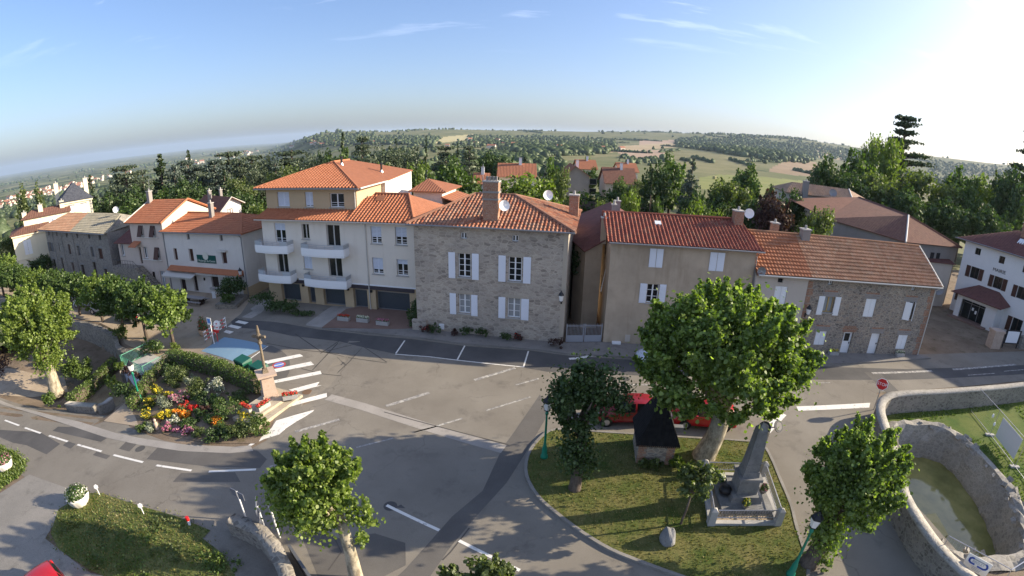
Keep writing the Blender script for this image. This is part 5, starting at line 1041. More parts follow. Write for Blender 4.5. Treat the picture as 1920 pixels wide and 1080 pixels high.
m = MB(); ob(m, cp, e1, e2, .2, .2, 1.98, 2.25, .7); m.tube([cp + V(0, 0, 2.2), cp + V(0, 0, 4.0)], [.1, .075], 8); m.lathe(cp, [(.08, 3.85), (.15, 3.93), (.15, 4.05), (.08, 4.12)], 8); m.build('shaft', crm, root)
m = MB(); d_ = e1 * .8 + e2 * .6; d_.normalize()
m.tube([cp + V(0, 0, 4.0), cp + V(0, 0, 4.35), cp + V(0, 0, 4.8), cp + V(0, 0, 5.15)], [.09, .1, .1, .05], 8); m.tube([cp - d_ * .56 + V(0, 0, 4.35), cp - d_ * .42 + V(0, 0, 4.38), cp + V(0, 0, 4.42), cp + d_ * .42 + V(0, 0, 4.46), cp + d_ * .56 + V(0, 0, 4.48)], [.08, .11, .08, .11, .08], 8); m.lathe(cp + V(0, 0, 4.42), [(.05, -.2), (.17, -.1), (.17, .1), (.05, .2)], 8); m.build('cross_head', crm, root)
cs = V(-15.0, 23.6, 0); root = thing('cross_steps', 'worn stone steps below the pedestal of the cross', 'steps', cs)
M_STEP = ground('worn step stone', (.4, .34, .25), (.48, .42, .32), (.3, .25, .17), 1.2, 20, .4)
for k, (P, z) in enumerate((([(-16.7, 21.9), (-14.55, 21.3), (-13.3, 25.2), (-15.4, 25.8)], .16), ([(-16.5, 22.4), (-14.95, 22.0), (-13.85, 25.0), (-15.5, 25.6)], .34))):
    MB().prism(P, gz(-14.5, 22) - .3, z).build('step', M_STEP, root)
# planters, flower boxes, bins, barrier, signs
def blob(mb, c, r, n, rng, size=.07, flat=.8):
    for _ in range(n):
        d = V(rng.gauss(0, 1), rng.gauss(0, 1), abs(rng.gauss(0, 1)) * .9).normalized(); p = c + V(d.x * r, d.y * r, d.z * r * flat) * rng.uniform(.6, 1.05)
        a = V(rng.gauss(0, 1), rng.gauss(0, 1), rng.gauss(0, 1)).normalized(); b = d.cross(a).normalized(); a = (a * .5 + b.cross(d)).normalized(); s = size * rng.uniform(.6, 1.3)
        mb.quad(p - a * s, p + b * s * .6, p + a * s, p - b * s * .6)
    return mb
def flowerbox(c, rz, label, fm, group=None, L_=.95, W_=.32, box=None, name='flower_box', n=150, h=.28):
    rng = random.Random(int(c.x * 100)); root = thing(name, label, 'flower box', c, group); t = V(math.cos(rz), math.sin(rz), 0); nn = V(-t.y, t.x, 0); m = MB(); m.obox(c + V(0, 0, h / 2), t * L_ / 2, nn * W_ / 2, V(0, 0, h / 2)); m.build('box', box or M_CONC, root)
    gq = MB(); fq_ = MB(); k = max(2, int(L_ / .22))
    for i in range(k):
        p = c + t * ((i + .5) / k - .5) * L_ + V(0, 0, h)
        blob(gq, p, .2, n // k, rng, .06); blob(fq_, p + V(0, 0, .08), .2, int(n * .9) // k, rng, .055)
    gq.build('leaves', L_MID, root); fq_.build('blossom', fm, root); return root
flowerbox(g(650 / 1 + -0, 0 + 671) * 0 + V(-13.75, 24.35, .34), -1.3 + math.pi / 2 + .2, 'white box of red flowers on the far end of the cross steps', L_RED)
flowerbox(V(-15.0, 23.0, .34), 1.2, 'white box of red flowers in the middle of the cross steps', L_RED)
flowerbox(V(-16.0, 22.55, .34), -.35, 'white box of red flowers on the left of the cross steps', L_RED)
for (a, b), lb, fm in (((645, 602), 'flower box with dark red blooms on the brown forecourt, nearest the planted bed', L_RED), ((681, 606), 'flower box with white blooms between two others on the brown forecourt', L_WHITEF), ((718, 611), 'flower box with pinkish red blooms on the brown forecourt, nearest the stone house', L_PINK)):
    p = g(a, b); flowerbox(V(p.x, p.y, .1), -.15, lb, fm, None, 1.1, .45, M_CONC, 'flower_box', 170, .35)
def tub(c, r, h, label, m, lm, fm=None, fh=.5, name='planter', seed=1, n=260, flu=False):
    rng = random.Random(seed); root = thing(name, label, 'planter', c); mb = MB()
    prof = [(r * .62, 0), (r * .85, h * .35), (r, h * .8), (r * 1.04, h), (r * .9, h), (r * .88, h * .9)]
    base = len(mb.v); nn = 28
    for rr, z in prof:
        for k in range(nn):
            an = 2 * math.pi * k / nn; q = rr * (1 + (.06 * math.cos(an * 10) if flu else 0)); mb.v.append((c.x + q * math.cos(an), c.y + q * math.sin(an), c.z + z))
    for i in range(len(prof) - 1):
        for k in range(nn): mb.f.append((i * nn + k, i * nn + (k + 1) % nn, (i + 1) * nn + (k + 1) % nn, (i + 1) * nn + k))
    mb.f.append(tuple((len(prof) - 1) * nn + k for k in range(nn))); mb.build('tub', m, root, True)
    q = MB(); blob(q, c + V(0, 0, h), r * 1.05, n, rng, .09, fh / r); q.build('leaves', lm, root)
    if fm: q = MB(); blob(q, c + V(0, 0, h + .05), r * 1.1, n // 3, rng, .06, fh / r * .9); q.build('blossom', fm, root)
    return root
tub(g(152, 945) + V(0, 0, .02), .62, .62, 'large white fluted planter with pale flowers on the verge corner', mat('aged white stone', (.7, .66, .6), .8), L_MID, L_WHITEF, .5, seed=2, n=420, flu=True)
tub(g(12, 880) + V(0, 0, .02), .6, .62, 'large white fluted planter at the left edge of the picture', bpy.data.materials['aged white stone'], L_MID, L_PINK, .45, seed=3, n=380, flu=True)
tub(g(383, 628), .5, .6, 'peach square pot with red flowers and a small palm by the barrier', mat('peach pot', (.6, .42, .3), .8), L_MID, L_RED, 1.2, seed=4, n=380)
def bin_(c, label, rz):
    root = thing('wheelie_bin', label, 'bin', c); t = V(math.cos(rz), math.sin(rz), 0); n_ = V(-t.y, t.x, 0); gm = bpy.data.materials.get('bin green') or mat('bin green', (.008, .085, .05), .45, .4)
    m = MB(); q = [c + t * s * .5 + n_ * u * .32 for s, u in ((-1, -1), (1, -1), (1, 1), (-1, 1))]; h = [c + t * s * .6 + n_ * u * .42 for s, u in ((-1, -1), (1, -1), (1, 1), (-1, 1))]
    m.hexa([(p.x, p.y, c.z + .12) for p in q], [(p.x, p.y, c.z + 1.0) for p in h]); m.build('body', gm, root)
    m = MB(); h2 = [c + t * s * .62 + n_ * (u * .44) for s, u in ((-1, -1), (1, -1), (1, 1), (-1, 1))]; m.hexa([(p.x, p.y, c.z + 1.005) for p in h2], [(p.x * .9 + c.x * .1, p.y * .9 + c.y * .1, c.z + (1.22 if i > 1 else 1.1)) for i, p in enumerate(h2)]); m.build('lid', gm, root)
    for s in (-1, 1): MB().tube([c + t * s * .42 - n_ * .04 + V(0, 0, .1) + n_ * .3, c + t * s * .42 + n_ * .34 + V(0, 0, .1)], .1, 10).build('wheel', M_IRON, root)
bin_(V(-19.0, 27.7, 0), 'green wheeled bin behind the hedge, beside the blue bay', -.45); bin_(V(-17.3, 27.0, 0), 'green wheeled bin just behind the cross pedestal', -.45)
# red and white barrier with round sign beside the blue bay
pA, pB = g(385, 643), g(425, 614); root = thing('road_barrier', 'red and white slatted barrier with round white sign by the blue bay', 'barrier', pA); t_ = (pB - pA); nseg = 9
for z in (.25, .6, .95):
    o = MB().tube([pA + V(0, 0, z), pB + V(0, 0, z)], .045, 6).build('rail', M_WHITE, root)
    for k in range(1, nseg, 2): MB().tube([pA + t_ * (k / nseg) + V(0, 0, z), pA + t_ * ((k + 1) / nseg) + V(0, 0, z)], .05, 6).build('stripe', M_RED, o)
for k in (0, .5, 1): MB().tube([pA + t_ * k, pA + t_ * k + V(0, 0, 1.05)], .03, 6).build('post', M_WHITE if k else M_STEEL, root)
def disc_sign(mb, c, nrm, r, th=.02, n=20):
    nrm = Vector(nrm).normalized(); u = nrm.orthogonal().normalized() if abs(nrm.z) > .9 else V(0, 0, 1).cross(nrm).normalized(); v = nrm.cross(u)
    off = math.pi / n
    q = [c + (u * math.cos(2 * math.pi * i / n + off) + v * math.sin(2 * math.pi * i / n + off)) * r for i in range(n)]; return mb.hexa(q, [p + nrm * th for p in q])
tc_ = V(.5, -.85, .15); o = disc_sign(MB(), pA + t_ * .62 + V(0, -.06, .95), tc_, .3).build('round_sign', M_WHITE, root); m = MB(); disc_sign(m, pA + t_ * .62 + V(0, -.06, .5), tc_, .22, .02, 4); m.build('plate', M_WHITE, root)
pS = g(402, 645); root = thing('bay_sign', 'white rectangular sign on a white pole at the corner of the blue bay', 'sign', pS); MB().tube([pS, pS + V(0, 0, 1.9)], .035, 8).build('pole', M_WHITE, root); fs = F(pS + V(-.24, 0, 0), pS + V(.24, -.1, 0)); MB().fbox(fs, 0, .5, 1.35, 1.98, .04, .06).build('sign_plate', M_WHITE, root); MB().fbox(fs, .06, .44, 1.5, 1.88, .061, .066).build('symbol', mat('sign blue', (.1, .25, .6), .5), root)
pS2 = g(409, 641); root = thing('red_post', 'red post with flared top leaning beside the white sign pole', 'post', pS2); MB().tube([pS2, pS2 + V(0, 0, .9)], .035, 8).build('pole', M_RED, root); MB().hexa([pS2 + V(-.25, 0, .85), pS2 + V(.25, 0, .85), pS2 + V(.25, .04, .85), pS2 + V(-.25, .04, .85)], [pS2 + V(-.3, 0, 1.1), pS2 + V(.3, 0, 1.1), pS2 + V(.3, .04, 1.1), pS2 + V(-.3, .04, 1.1)]).build('plate', M_RED, root)
pS3 = g(360, 678); root = thing('white_bollard', 'small white bollard at the end of the clipped hedge', 'bollard', pS3); MB().lathe(pS3, [(.14, 0), (.14, .5), (.1, .58), (.03, .62)], 12).build('post', M_WHITE, root)
# stop sign and mirror pair
pS = V(24.35, 22.75, 0); pS = V(25.0, 23.45, 0); nrm = V(-.7, -.7, .1).normalized(); root = thing('stop_sign', 'red octagonal stop sign at the corner of the basin wall', 'stop sign', pS); MB().tube([pS, pS + V(0, 0, 2.3)], .035, 8).build('pole', M_STEEL, root); c_ = pS + V(0, 0, 2.0) + nrm * .05
disc_sign(MB(), c_, nrm, .44, .01, 8).build('white_border', M_WHITE, root); disc_sign(MB(), c_ + nrm * .012, nrm, .40, .006, 8).build('sign_face', M_RED, root); text(root, 'STOP', c_ + nrm * .02, V(0, 0, 1).cross(nrm), nrm.cross(V(0, 0, 1).cross(nrm)), .3, M_WHITE, .003)
pS = V(13.75, 19.35, 0); root = thing('traffic_mirror', 'pair of round black backed traffic mirrors on one pole behind the obelisk', 'traffic mirror', pS); MB().tube([pS, pS + V(0, 0, 2.5)], .04, 8).tube([pS + V(-.45, -.1, 2.2), pS + V(.45, .0, 2.2)], .03, 6).build('pole', M_STEEL, root)
for s, nn in ((-1, V(-.4, -.8, .5)), (1, V(.3, -.75, .6))): c_ = pS + V(.42 * s, -.05, 2.25); o = disc_sign(MB(), c_, nn, .33, .05, 20).build('mirror_back', M_IRON, root); disc_sign(MB(), c_ + nn.normalized() * .052, nn, .22, .01, 20).build('mirror_rim', M_GREYP, o)
# street lamps
def lamp(c, label, h=3.0, group='green lamp posts'):
    root = thing('street_lamp', label, 'street lamp', c, group); m = MB(); m.lathe(c, [(.2, 0), (.2, .12), (.15, .2), (.13, .6), (.09, .8), (.065, 1.0), (.05, h - .25), (.09, h - .2), (.09, h - .12), (.05, h)], 10); m.build('post', M_GREEN, root, True)
    MB().lathe(c + V(0, 0, h), [(.08, 0), (.17, .05), (.17, .09)], 6).build('lamp_base', M_IRON, root); m = MB(); m.lathe(c + V(0, 0, h), [(.27, .52), (.24, .6), (.1, .74), (.04, .86)], 6); m.build('lamp_hood', M_IRON, root); MB().lathe(c + V(0, 0, h + .09), [(.15, 0), (.25, .43)], 6).build('lamp_glass', M_LAMPG, root)
lamp(V(1.85, 20.2, .1), 'green lamp post standing on the island kerb behind the small dark tree', 2.9); lamp(V(11.62, 11.5, .1), 'green lamp post below the right hand plane tree', 2.75); lamp(g(264, 752), 'green lamp post beside the white platform wall', 2.35)
# war memorial
mo = V(11.35, 16.6, .1); u1 = V(3.22, -.47, 0).normalized(); u2 = V(.47, 3.22, 0).normalized()
root = thing('war_memorial', 'grey granite obelisk war memorial on a stepped plinth', 'memorial', mo)
for nm, a, z0, z1, tp in (('base_slab', 1.3, .0, .2, 1), ('plinth', .78, .2, .55, .95), ('pedestal', .52, .55, 1.35, .96), ('cornice', .6, 1.35, 1.5, .98)):
    m = MB(); ob(m, mo, u1, u2, a, a, mo.z + z0, mo.z + z1, tp); m.build(nm, M_GRANITE, root)
m = MB(); ob(m, mo, u1, u2, .42, .42, mo.z + 1.502, mo.z + 1.8, .92); ob(m, mo, u1, u2, .36, .36, mo.z + 1.802, mo.z + 4.0, .66); ob(m, mo, u1, u2, .238, .238, mo.z + 4.0, mo.z + 4.35, .05); m.build('obelisk', M_GRANITE, root)
RC = [V(9.13, 14.95, .1), V(12.35, 14.48, .1), V(13.1, 17.9, .1), V(9.9, 18.4, .1)]
root = thing('memorial_railing', 'low railing with four stone corner posts around the obelisk', 'railing', RC[0])
for p in RC:
    m = MB(); ob(m, p, u1, u2, .17, .17, .05, .95, .9); ob(m, p, u1, u2, .155, .155, .95, 1.08, .3); m.build('corner_post', M_CONC, root)
for i in range(4):
    a, b = RC[i], RC[(i + 1) % 4]; t_ = (b - a).normalized(); fr_ = F(a + t_ * .2, b - t_ * .2); MB().fbox(fr_, -.2, fr_.len + .2, 0, .24, -.12, .12).build('curb', M_CONC, root)
    m = MB(); m.tube([fr_.P(0, .95), fr_.P(fr_.len, .95)], .03, 6).tube([fr_.P(0, .5), fr_.P(fr_.len, .5)], .025, 6)
    nz_ = 22
    for k in range(nz_): m.tube([fr_.P(fr_.len * k / nz_, .5), fr_.P(fr_.len * (k + .5) / nz_, .93), fr_.P(fr_.len * (k + 1) / nz_, .5)], .012, 4, False)
    m.build('rail_panel', M_STEEL, root)
sheet('memorial_gravel', [RC], M_SAND, .112)
rng = random.Random(8)
for (dx_, dy_), lb, fm in (((-.1, -1.0), 'yellow and pink wreath at the front foot of the obelisk', L_YELLOW), ((1.15, .1), 'pink and white potted flowers on the right of the obelisk', L_PINK), ((-.95, .75), 'pale bouquet behind the left side of the obelisk', L_WHITEF)):
    c_ = mo + u1 * dx_ + u2 * dy_ + V(0, 0, .2); tub(c_, .2, .2, lb, M_GREYP, L_MID, fm, .3, 'flower_pot', int(dx_ * 10) + 50, 130)
c_ = mo + u1 * -.95 + u2 * -.1 + V(0, 0, .2); root = thing('memorial_urn', 'dark round urn on the left of the obelisk base', 'urn', c_); MB().lathe(c_, [(.12, 0), (.3, .15), (.34, .32), (.26, .45), (.2, .5)], 14).build('bowl', M_IRON, root, True)
# boulder
c_ = V(6.85, 14.15, .08); me = bmesh.new(); bmesh.ops.create_icosphere(me, subdivisions=3, radius=.5); rng = random.Random(2)
for v in me.verts:
    n_ = 1 + .14 * math.sin(v.co.x * 9 + 1) * math.cos(v.co.z * 7) + rng.uniform(-.02, .02); v.co *= n_; v.co.x *= .8; v.co.z = max(-.1, v.co.z + .3) * 1.0; k = 1 - .45 * max(0, v.co.z) ; v.co.x *= k; v.co.y *= k
o = bm_build(me, 'boulder', M_GRANITE, None, False); o.location = c_; tag(o, 'rough upright granite boulder on the grass island', 'boulder')
# temporary mesh fences with hung panels
def mesh_fence(label, A, t, u0, u1, feet, zg=0., dens=.16):
    A = V(A[0], A[1], zg); t = V(t[0], t[1], 0).normalized(); n_ = V(t.y, -t.x, 0); root = thing('mesh_fence', label, 'fence', A + t * u0)
    m = MB(); m.tube([A + t * u0 + V(0, 0, 2.0), A + t * u1 + V(0, 0, 2.0)], .022, 6).tube([A + t * u0 + V(0, 0, .12), A + t * u1 + V(0, 0, .12)], .022, 6)
    for u in feet: m.tube([A + t * u, A + t * u + V(0, 0, 2.0)], .022, 6)
    m.build('frame', M_STEEL, root); q = MB(); k = int((u1 - u0) / dens)
    for i in range(k): p = A + t * (u0 + (u1 - u0) * i / k); q.tube([p + V(0, 0, .12), p + V(0, 0, 2.0)], .0025, 3, False)
    q.build('wire_mesh', M_STEEL, root)
    for u in feet: MB().obox(A + t * u + V(0, 0, .07), n_ * .36, t * .12, V(0, 0, .07)).build('foot', M_CONC, root)
    return root, A, t, n_
def panel(label, A, t, n_, u0, u1, z0, z1, m, off=.06): 
    root = thing('sign_panel', label, 'sign', A + t * u0 + V(0, 0, z0)); m_ = MB(); q = [A + t * u0 + n_ * off, A + t * u1 + n_ * off, A + t * u1 + n_ * (off + .02), A + t * u0 + n_ * (off + .02)]; m_.hexa([p + V(0, 0, z0) for p in q], [p + V(0, 0, z1) for p in q]); m_.build('board', m, root); return root
dfe = (-1.41, -3.54); _, A_, t_, n_ = mesh_fence('temporary mesh fence with pale concrete feet crossing the lawn', (32.51, 18.7), dfe, -3.2, 9, (-.0, 3.75, 7.5))
panel('blank whitish panel hanging on the mesh fence over the lawn', A_, t_, n_, .72, 3.42, .42, 1.86, mat('panel back', (.62, .62, .63), .5))
for u, z, nm in ((-.35, 1.35, 'white clip lamp'), (.15, 1.0, 'white clip lamp')):
    c_ = A_ + t_ * u + n_ * .12 + V(0, 0, z); MB().lathe(c_, [(.06, -.12), (.09, 0), (.05, .14)], 8).build('fence_tag', M_WHITE, _)
_, A_, t_, n_ = mesh_fence('temporary mesh fence along the basin wall in the near right corner', (18.67, 10.24), (1.63, -2.58), 0, 3.06, (0, 3.06)); 
o = MB().tube([A_ + t_ * 3.06 + V(0, 0, 2), A_ + t_ * 3.06 + V(3.2, .4, 2)], .022, 6).build('frame', M_STEEL, _)
sp = panel('white sign with blue rounded bracket marks on the mesh fence, near right corner', A_, t_, n_, 1.14, 2.28, 1.06, 1.8, mat('sign white', (.72, .72, .68), .5)); fs = F(A_ + t_ * 1.14 + n_ * .08, A_ + t_ * 2.28 + n_ * .08); bl = mat('sign navy', (.05, .1, .38), .5)
def arc(pts, w_=.045): 
    q = MB(); P = [fs.P(u, z, .004) for u, z in pts]
    for i in range(len(P) - 1): 
        a, b = P[i], P[i + 1]; e = (b - a).normalized(); nn = fs.n.cross(e) * w_; q.hexa([a - nn - e * w_ * .5, b - nn + e * w_ * .5, b + nn + e * w_ * .5, a + nn - e * w_ * .5], [p + fs.n * .004 for p in (a - nn - e * w_ * .5, b - nn + e * w_ * .5, b + nn + e * w_ * .5, a + nn - e * w_ * .5)])
    return q.build('bracket_mark', bl, sp)
arc([(.3, 1.66), (.22, 1.66), (.15, 1.6), (.14, 1.52), (.16, 1.45), (.24, 1.4), (.42, 1.4)]); arc([(.9, 1.66), (.96, 1.63), (1.0, 1.55), (1.0, 1.48), (.96, 1.42), (.88, 1.38), (.6, 1.38)])
text(sp, 'BEGLET', fs.P(.57, 1.53, .004), fs.t, (0, 0, 1), .17, mat('sign grey ink', (.3, .32, .33), .6), .002); MB().fbox(fs, .3, .9, 1.63, 1.68, .002, .006).build('ink_line', bpy.data.materials['sign grey ink'], sp)
for k in range(3): MB().fbox(fs, .36 + .03 * k, .86 - .03 * k, 1.27 - .07 * k, 1.29 - .07 * k, .002, .005).build('ink_line', bpy.data.materials['sign grey ink'], sp)
# posts on the verge and street signs by the corner wall
for (a, b), h, lb, m in (((187, 928), .55, 'small white marker post on the verge beside the fluted planter', M_WHITE), ((270, 964), .55, 'small white marker post halfway along the verge', M_WHITE)):
    p = g(a, b); root = thing('marker_post', lb, 'marker post', p); MB().tube([p, p + V(0, 0, h)], .022, 6).build('stake', M_WHITE, root); disc_sign(MB(), p + V(0, 0, h), V(.3, -.9, .3), .14, .02, 6).build('plate', m, root)
p = g(356, 984); root = thing('red_marker', 'low red and white striped marker on the end of the verge', 'marker post', p); MB().tube([p, p + V(0, 0, .28)], .07, 10).build('post', M_WHITE, root); MB().tube([p + V(0, 0, .285), p + V(0, 0, .5)], .085, 10).build('cap', M_RED, root)
bk = mat('sign back', (.2, .21, .24), .5, .3, .4)
def blades(p, h, label, boards, d):
    root = thing('direction_sign', label, 'road sign', p); MB().tube([p, p + V(0, 0, h)], .035, 8).build('pole', M_WHITE, root); d = V(d[0], d[1], 0).normalized(); n_ = V(d.y, -d.x, 0)
    for a, b, z, hh in boards: MB().obox(p + d * (a + b) / 2 + n_ * .05 + V(0, 0, z), d * (b - a) / 2, n_ * .015, V(0, 0, hh / 2)).build('sign_blade', bk, root)
blades(V(-11.75, 14.2, 0), 1.75, 'thin white sign pole with two small dark plates at the end of the corner wall', [(-.35, .0, 1.65, .4), (.08, .45, 1.6, .4)], (.95, -.3))
blades(V(-10.55, 13.75, 0), 1.5, 'stack of dark direction blades on a pole in the middle of the corner wall', [(-.5, .5, 1.55, .2), (-.5, .5, 1.3, .2), (-.5, .5, 1.05, .2), (-.5, .5, .8, .2)], (.45, -.9))
blades(V(-9.75, 13.5, 0), 1.6, 'single long dark sign board seen edge on under the plane tree', [(-.9, .7, 1.5, .3)], (.6, -.8))
# tables, benches and pots in front of the inn
for u, lb in ((2.9, 'long wooden picnic table in front of the inn, nearer the stair house'), (7.6, 'long wooden picnic table in front of the inn, nearer the planted corner')):
    c_ = f5.P(u, -1.0, 3.4); root = thing('picnic_table', lb, 'table', c_); ft = F(f5.P(u - 1.6, 0, 3.4), f5.P(u + 1.6, 0, 3.4)); MB().fbox(ft, 0, 3.2, -.3, -.24, -.4, .4).build('table_top', M_GREYP, root)
    for d in (-.75, .75): MB().fbox(ft, 0, 3.2, -.58, -.53, d - .14, d + .14).build('bench', M_GREYP, root)
    for k in (.4, 2.8): MB().fbox(ft, k - .05, k + .05, -1.02, -.31, -.35, .35).fbox(ft, k - .05, k + .05, -.7, -.6, -.85, .85).build('trestle', M_DKBRN, root)
for k, (u, d) in enumerate(((6.6, 5.6), (8.0, 5.9))): tub(f5.P(u, -1.0, d), .42, .5, ['leafy pot before the inn tables, nearer the row of trees', 'leafy pot before the inn tables, nearer the road'][k], M_CONC, L_DARK, None, .7, 'planter', 70 + k, 260)
p = g(402, 560); root = thing('menu_board', 'small white menu board standing before the inn', 'board', p); MB().obox(p + V(0, 0, .45), V(.22, .03, 0), V(-.003, .02, 0), V(0, 0, .4)).build('board', M_WHITE, root); MB().tube([p + V(-.2, .2, 0), p + V(0, .02, .8)], .02, 5).build('strut', M_WHITE, root)
P_ = [f5.P(11.0, 0, 1.0), f5.P(13.2, 0, .4), f5.P(14.2, 0, 3.6), f5.P(11.6, 0, 4.2)]; root = thing('planting_bed', 'raised stone planting bed at the corner of the inn', 'planting bed', P_[0] + V(0, 0, -1)); MB().prism(P_, -1.3, -.45).build('bed_wall', M_WALL, root)
# notice board and pillar by the town hall
c_ = V(49.6, 31.9, 0); root = thing('stone_pillar', 'pale stone gate pillar beside the notice board', 'pillar', c_); fp2 = F((48.9, 31.9), (50.3, 31.6)); MB().fbox(fp2, 0, 1.3, 0, 1.75, -1.0, 0).build('pillar', M_PINK, root); MB().fbox(fp2, -.08, 1.38, 1.755, 1.95, -1.08, .08).build('cap', M_PINK, root)
fn = F((51.0, 32.0), (53.6, 31.5)); root = thing('notice_board', 'white notice board in a dark frame by the town hall', 'notice board', fn.P(0, 0)); MB().fbox(fn, 0, 2.4, .5, 2.0, -.06, 0).build('frame', M_IRON, root); MB().fbox(fn, .3, 2.1, .62, 1.88, .002, .02).build('panel', M_WHITE, root)
for u in (.1, 2.3): MB().fbox(fn, u - .05, u + .05, 0, .5, -.06, -.0).build('post', M_IRON, root)
wallpath('courtyard_wall', 'rough wall running right from the notice board', [V(53.7, 31.6, 0), V(60, 30.4, 0), V(70, 28.8, 0)], .5, 1.4, M_WALL, M_COPE)
for (u, lb) in ((-.6, 'stone trough at the left foot of the row house doors'), (6.6, 'stone trough with small plants under the last ground floor shutter of the row house')): flowerbox(f4.P(u, .12, .35), -.1, lb, L_WHITEF if u > 0 else L_YELLOW, None, .9, .35, M_CONC, 'stone_trough', 60, .3)

# ------------------------------------------------------------------ cars
def car(label, pos, rz, col, name='parked_car', group=None, kind=0):
    root = thing(name, label, 'car', V(0, 0, 0), group); pm = mat('car paint', col, .25, .6); w_ = .84
    #      x      belt  top   wb    yroof
    ST = [(-1.95, .50, .52, .78, .60), (-1.88, .62, .66, .90, .66), (-1.6, .76, .80, .98, .74), (-1.15, .86, .91, 1.0, .76), (-.85, .91, .96, 1.0, .76), (-.72, .92, 1.02, 1.0, .74), (-.12, .94, 1.39, 1.0, .60), (.1, .945, 1.43, 1.0, .60), (.42, .95, 1.455, 1.0, .61), (.52, .95, 1.46, 1.0, .61), (1.0, .96, 1.45, 1.0, .61), (1.3, .965, 1.42, .99, .60), (1.52, .97, 1.37, .985, .59), (1.62, .97, 1.30, .975, .60), (1.82, .95, 1.0, .94, .66), (1.9, .72, .74, .9, .64), (1.93, .5, .52, .84, .6)]
    rings = []
    for x, be, to, wb, yr in ST:
        W = w_ * wb; hood = to - be < .12
        rings.append([(x, .0, .2), (x, W * .82, .2), (x, W * .97, .3), (x, W, .5 if be > .55 else be * .7), (x, W * .985, (be + .5) / 2 if be > .55 else be * .85), (x, W * .94, be), (x, yr * (1.0 if not hood else 1.0), to - (.015 if not hood else 0)), (x, yr * .55, to + .03), (x, 0, to + .04)])
    body = MB(); ws = MB(); rw = MB(); sw = (MB(), MB())
    def put(M, q): M.quad(*q)
    for i in range(len(ST) - 1):
        for k in range(8):
            for s in (1, -1):
                q = [rings[i][k], rings[i + 1][k], rings[i + 1][k + 1], rings[i][k + 1]]; q = [(p[0], p[1] * s, p[2]) for p in q]; q = q if s < 0 else q[::-1]
                x0 = ST[i][0]
                if k == 5 and 5 <= i <= 11 and i != 8: put(sw[0 if s > 0 else 1], q)
                elif k >= 6 and i == 5: put(ws, q)
                elif k >= 6 and i == 13: put(rw, q)
                else: put(body, q)
    b = body.build('body', pm, root); bm = bmesh.new(); bm.from_mesh(b.data); bmesh.ops.remove_doubles(bm, verts=bm.verts, dist=.0005); bmesh.ops.recalc_face_normals(bm, faces=bm.faces); bm.to_mesh(b.data); bm.free(); b.data.polygons.foreach_set('use_smooth', [True] * len(b.data.polygons))
    ws.build('windscreen', M_GLASS, root); rw.build('rear_window', M_GLASS, root)
    for M in sw: M.build('side_window', M_GLASS, root)
    for s in (1, -1):
        m = MB(); m.hexa([(-1.9, s * .5, .58), (-1.62, s * .78, .6), (-1.6, s * .8, .72), (-1.86, s * .5, .66)], [(-1.86, s * .5, .7), (-1.6, s * .79, .76), (-1.45, s * .76, .82), (-1.7, s * .52, .79)]); m.build('headlight', M_LAMPG, root)
        m = MB(); m.obox((1.83, s * .68, .86), V(.07, 0, 0), V(0, .1, 0), V(0, 0, .13)); m.build('tail_light', M_RED, root)
        m = MB(); m.obox((-.62, s * .95, 1.0), V(.06, 0, 0), V(0, .09, 0), V(0, 0, .06)); m.build('wing_mirror', pm, root)
        MB().obox((.2, s * .842, .84), V(.09, 0, 0), V(0, .012, 0), V(0, 0, .018)).build('door_handle', M_IRON, root)
        for x in (-1.22, 1.2):
            ar = MB(); disc_sign(ar, V(x, s * .80, .31), V(0, s, 0), .36, .032, 20); ar.build('wheel_arch', M_DARK, root)
            m = MB(); disc_sign(m, V(x, s * .72, .3), V(0, s, 0), .3, .14, 20); tq = m.build('wheel', M_IRON, root); r_ = MB(); disc_sign(r_, V(x, s * .86, .3), V(0, s, 0), .19, .012, 12); r_.build('rim', M_STEEL, tq)
    for x in (-1.955, 1.94): MB().obox((x, 0, .42), V(.012, 0, 0), V(0, .26, 0), V(0, 0, .055)).build('number_plate', M_WHITE, root)
    MB().obox((-1.93, 0, .3), V(.03, 0, 0), V(0, .55, 0), V(0, 0, .05)).build('grille', M_DARK, root)
    root.location = pos; root.rotation_euler = (0, 0, rz); return root
car('dark red hatchback parked on the street behind the brick shelter', V(6.85, 23.95, .005), -.03, (.2, .009, .012))
car('bright red hatchback parked behind the large plane tree trunk', V(11.6, 23.25, .005), -.2, (.36, .01, .011))
car('white car parked under the large plane tree by the beige house', V(11.25, 31.2, .005), -.06, (.6, .64, .7))
car('red hatchback at the bottom left on the gravel lot', V(-17.5, 7.35, gz(-17.5, 7.35) + .02), 2.75, (.4, .01, .012))
car('dark blue car at the bottom edge beside the red hatchback', V(-14.2, 6.75, gz(-14.2, 6.75) + .02), 2.7, (.01, .012, .03))
def uz(a, b): p = g(a, b); return V(p.x, p.y, gz(p.x, p.y) + .012)
car('grey hatchback parked between the terrace trees, side on', uz(197, 585), .05, (.3, .32, .35)); car('silver white car parked behind the grey hatchback under the terrace trees', uz(166, 573), .1, (.55, .57, .6)); car('black car parked in shade nearest the platform', uz(247, 600), -.15, (.012, .012, .014)); car('white car half hidden by the leftmost plane tree crown', uz(122, 563), .6, (.6, .61, .63))

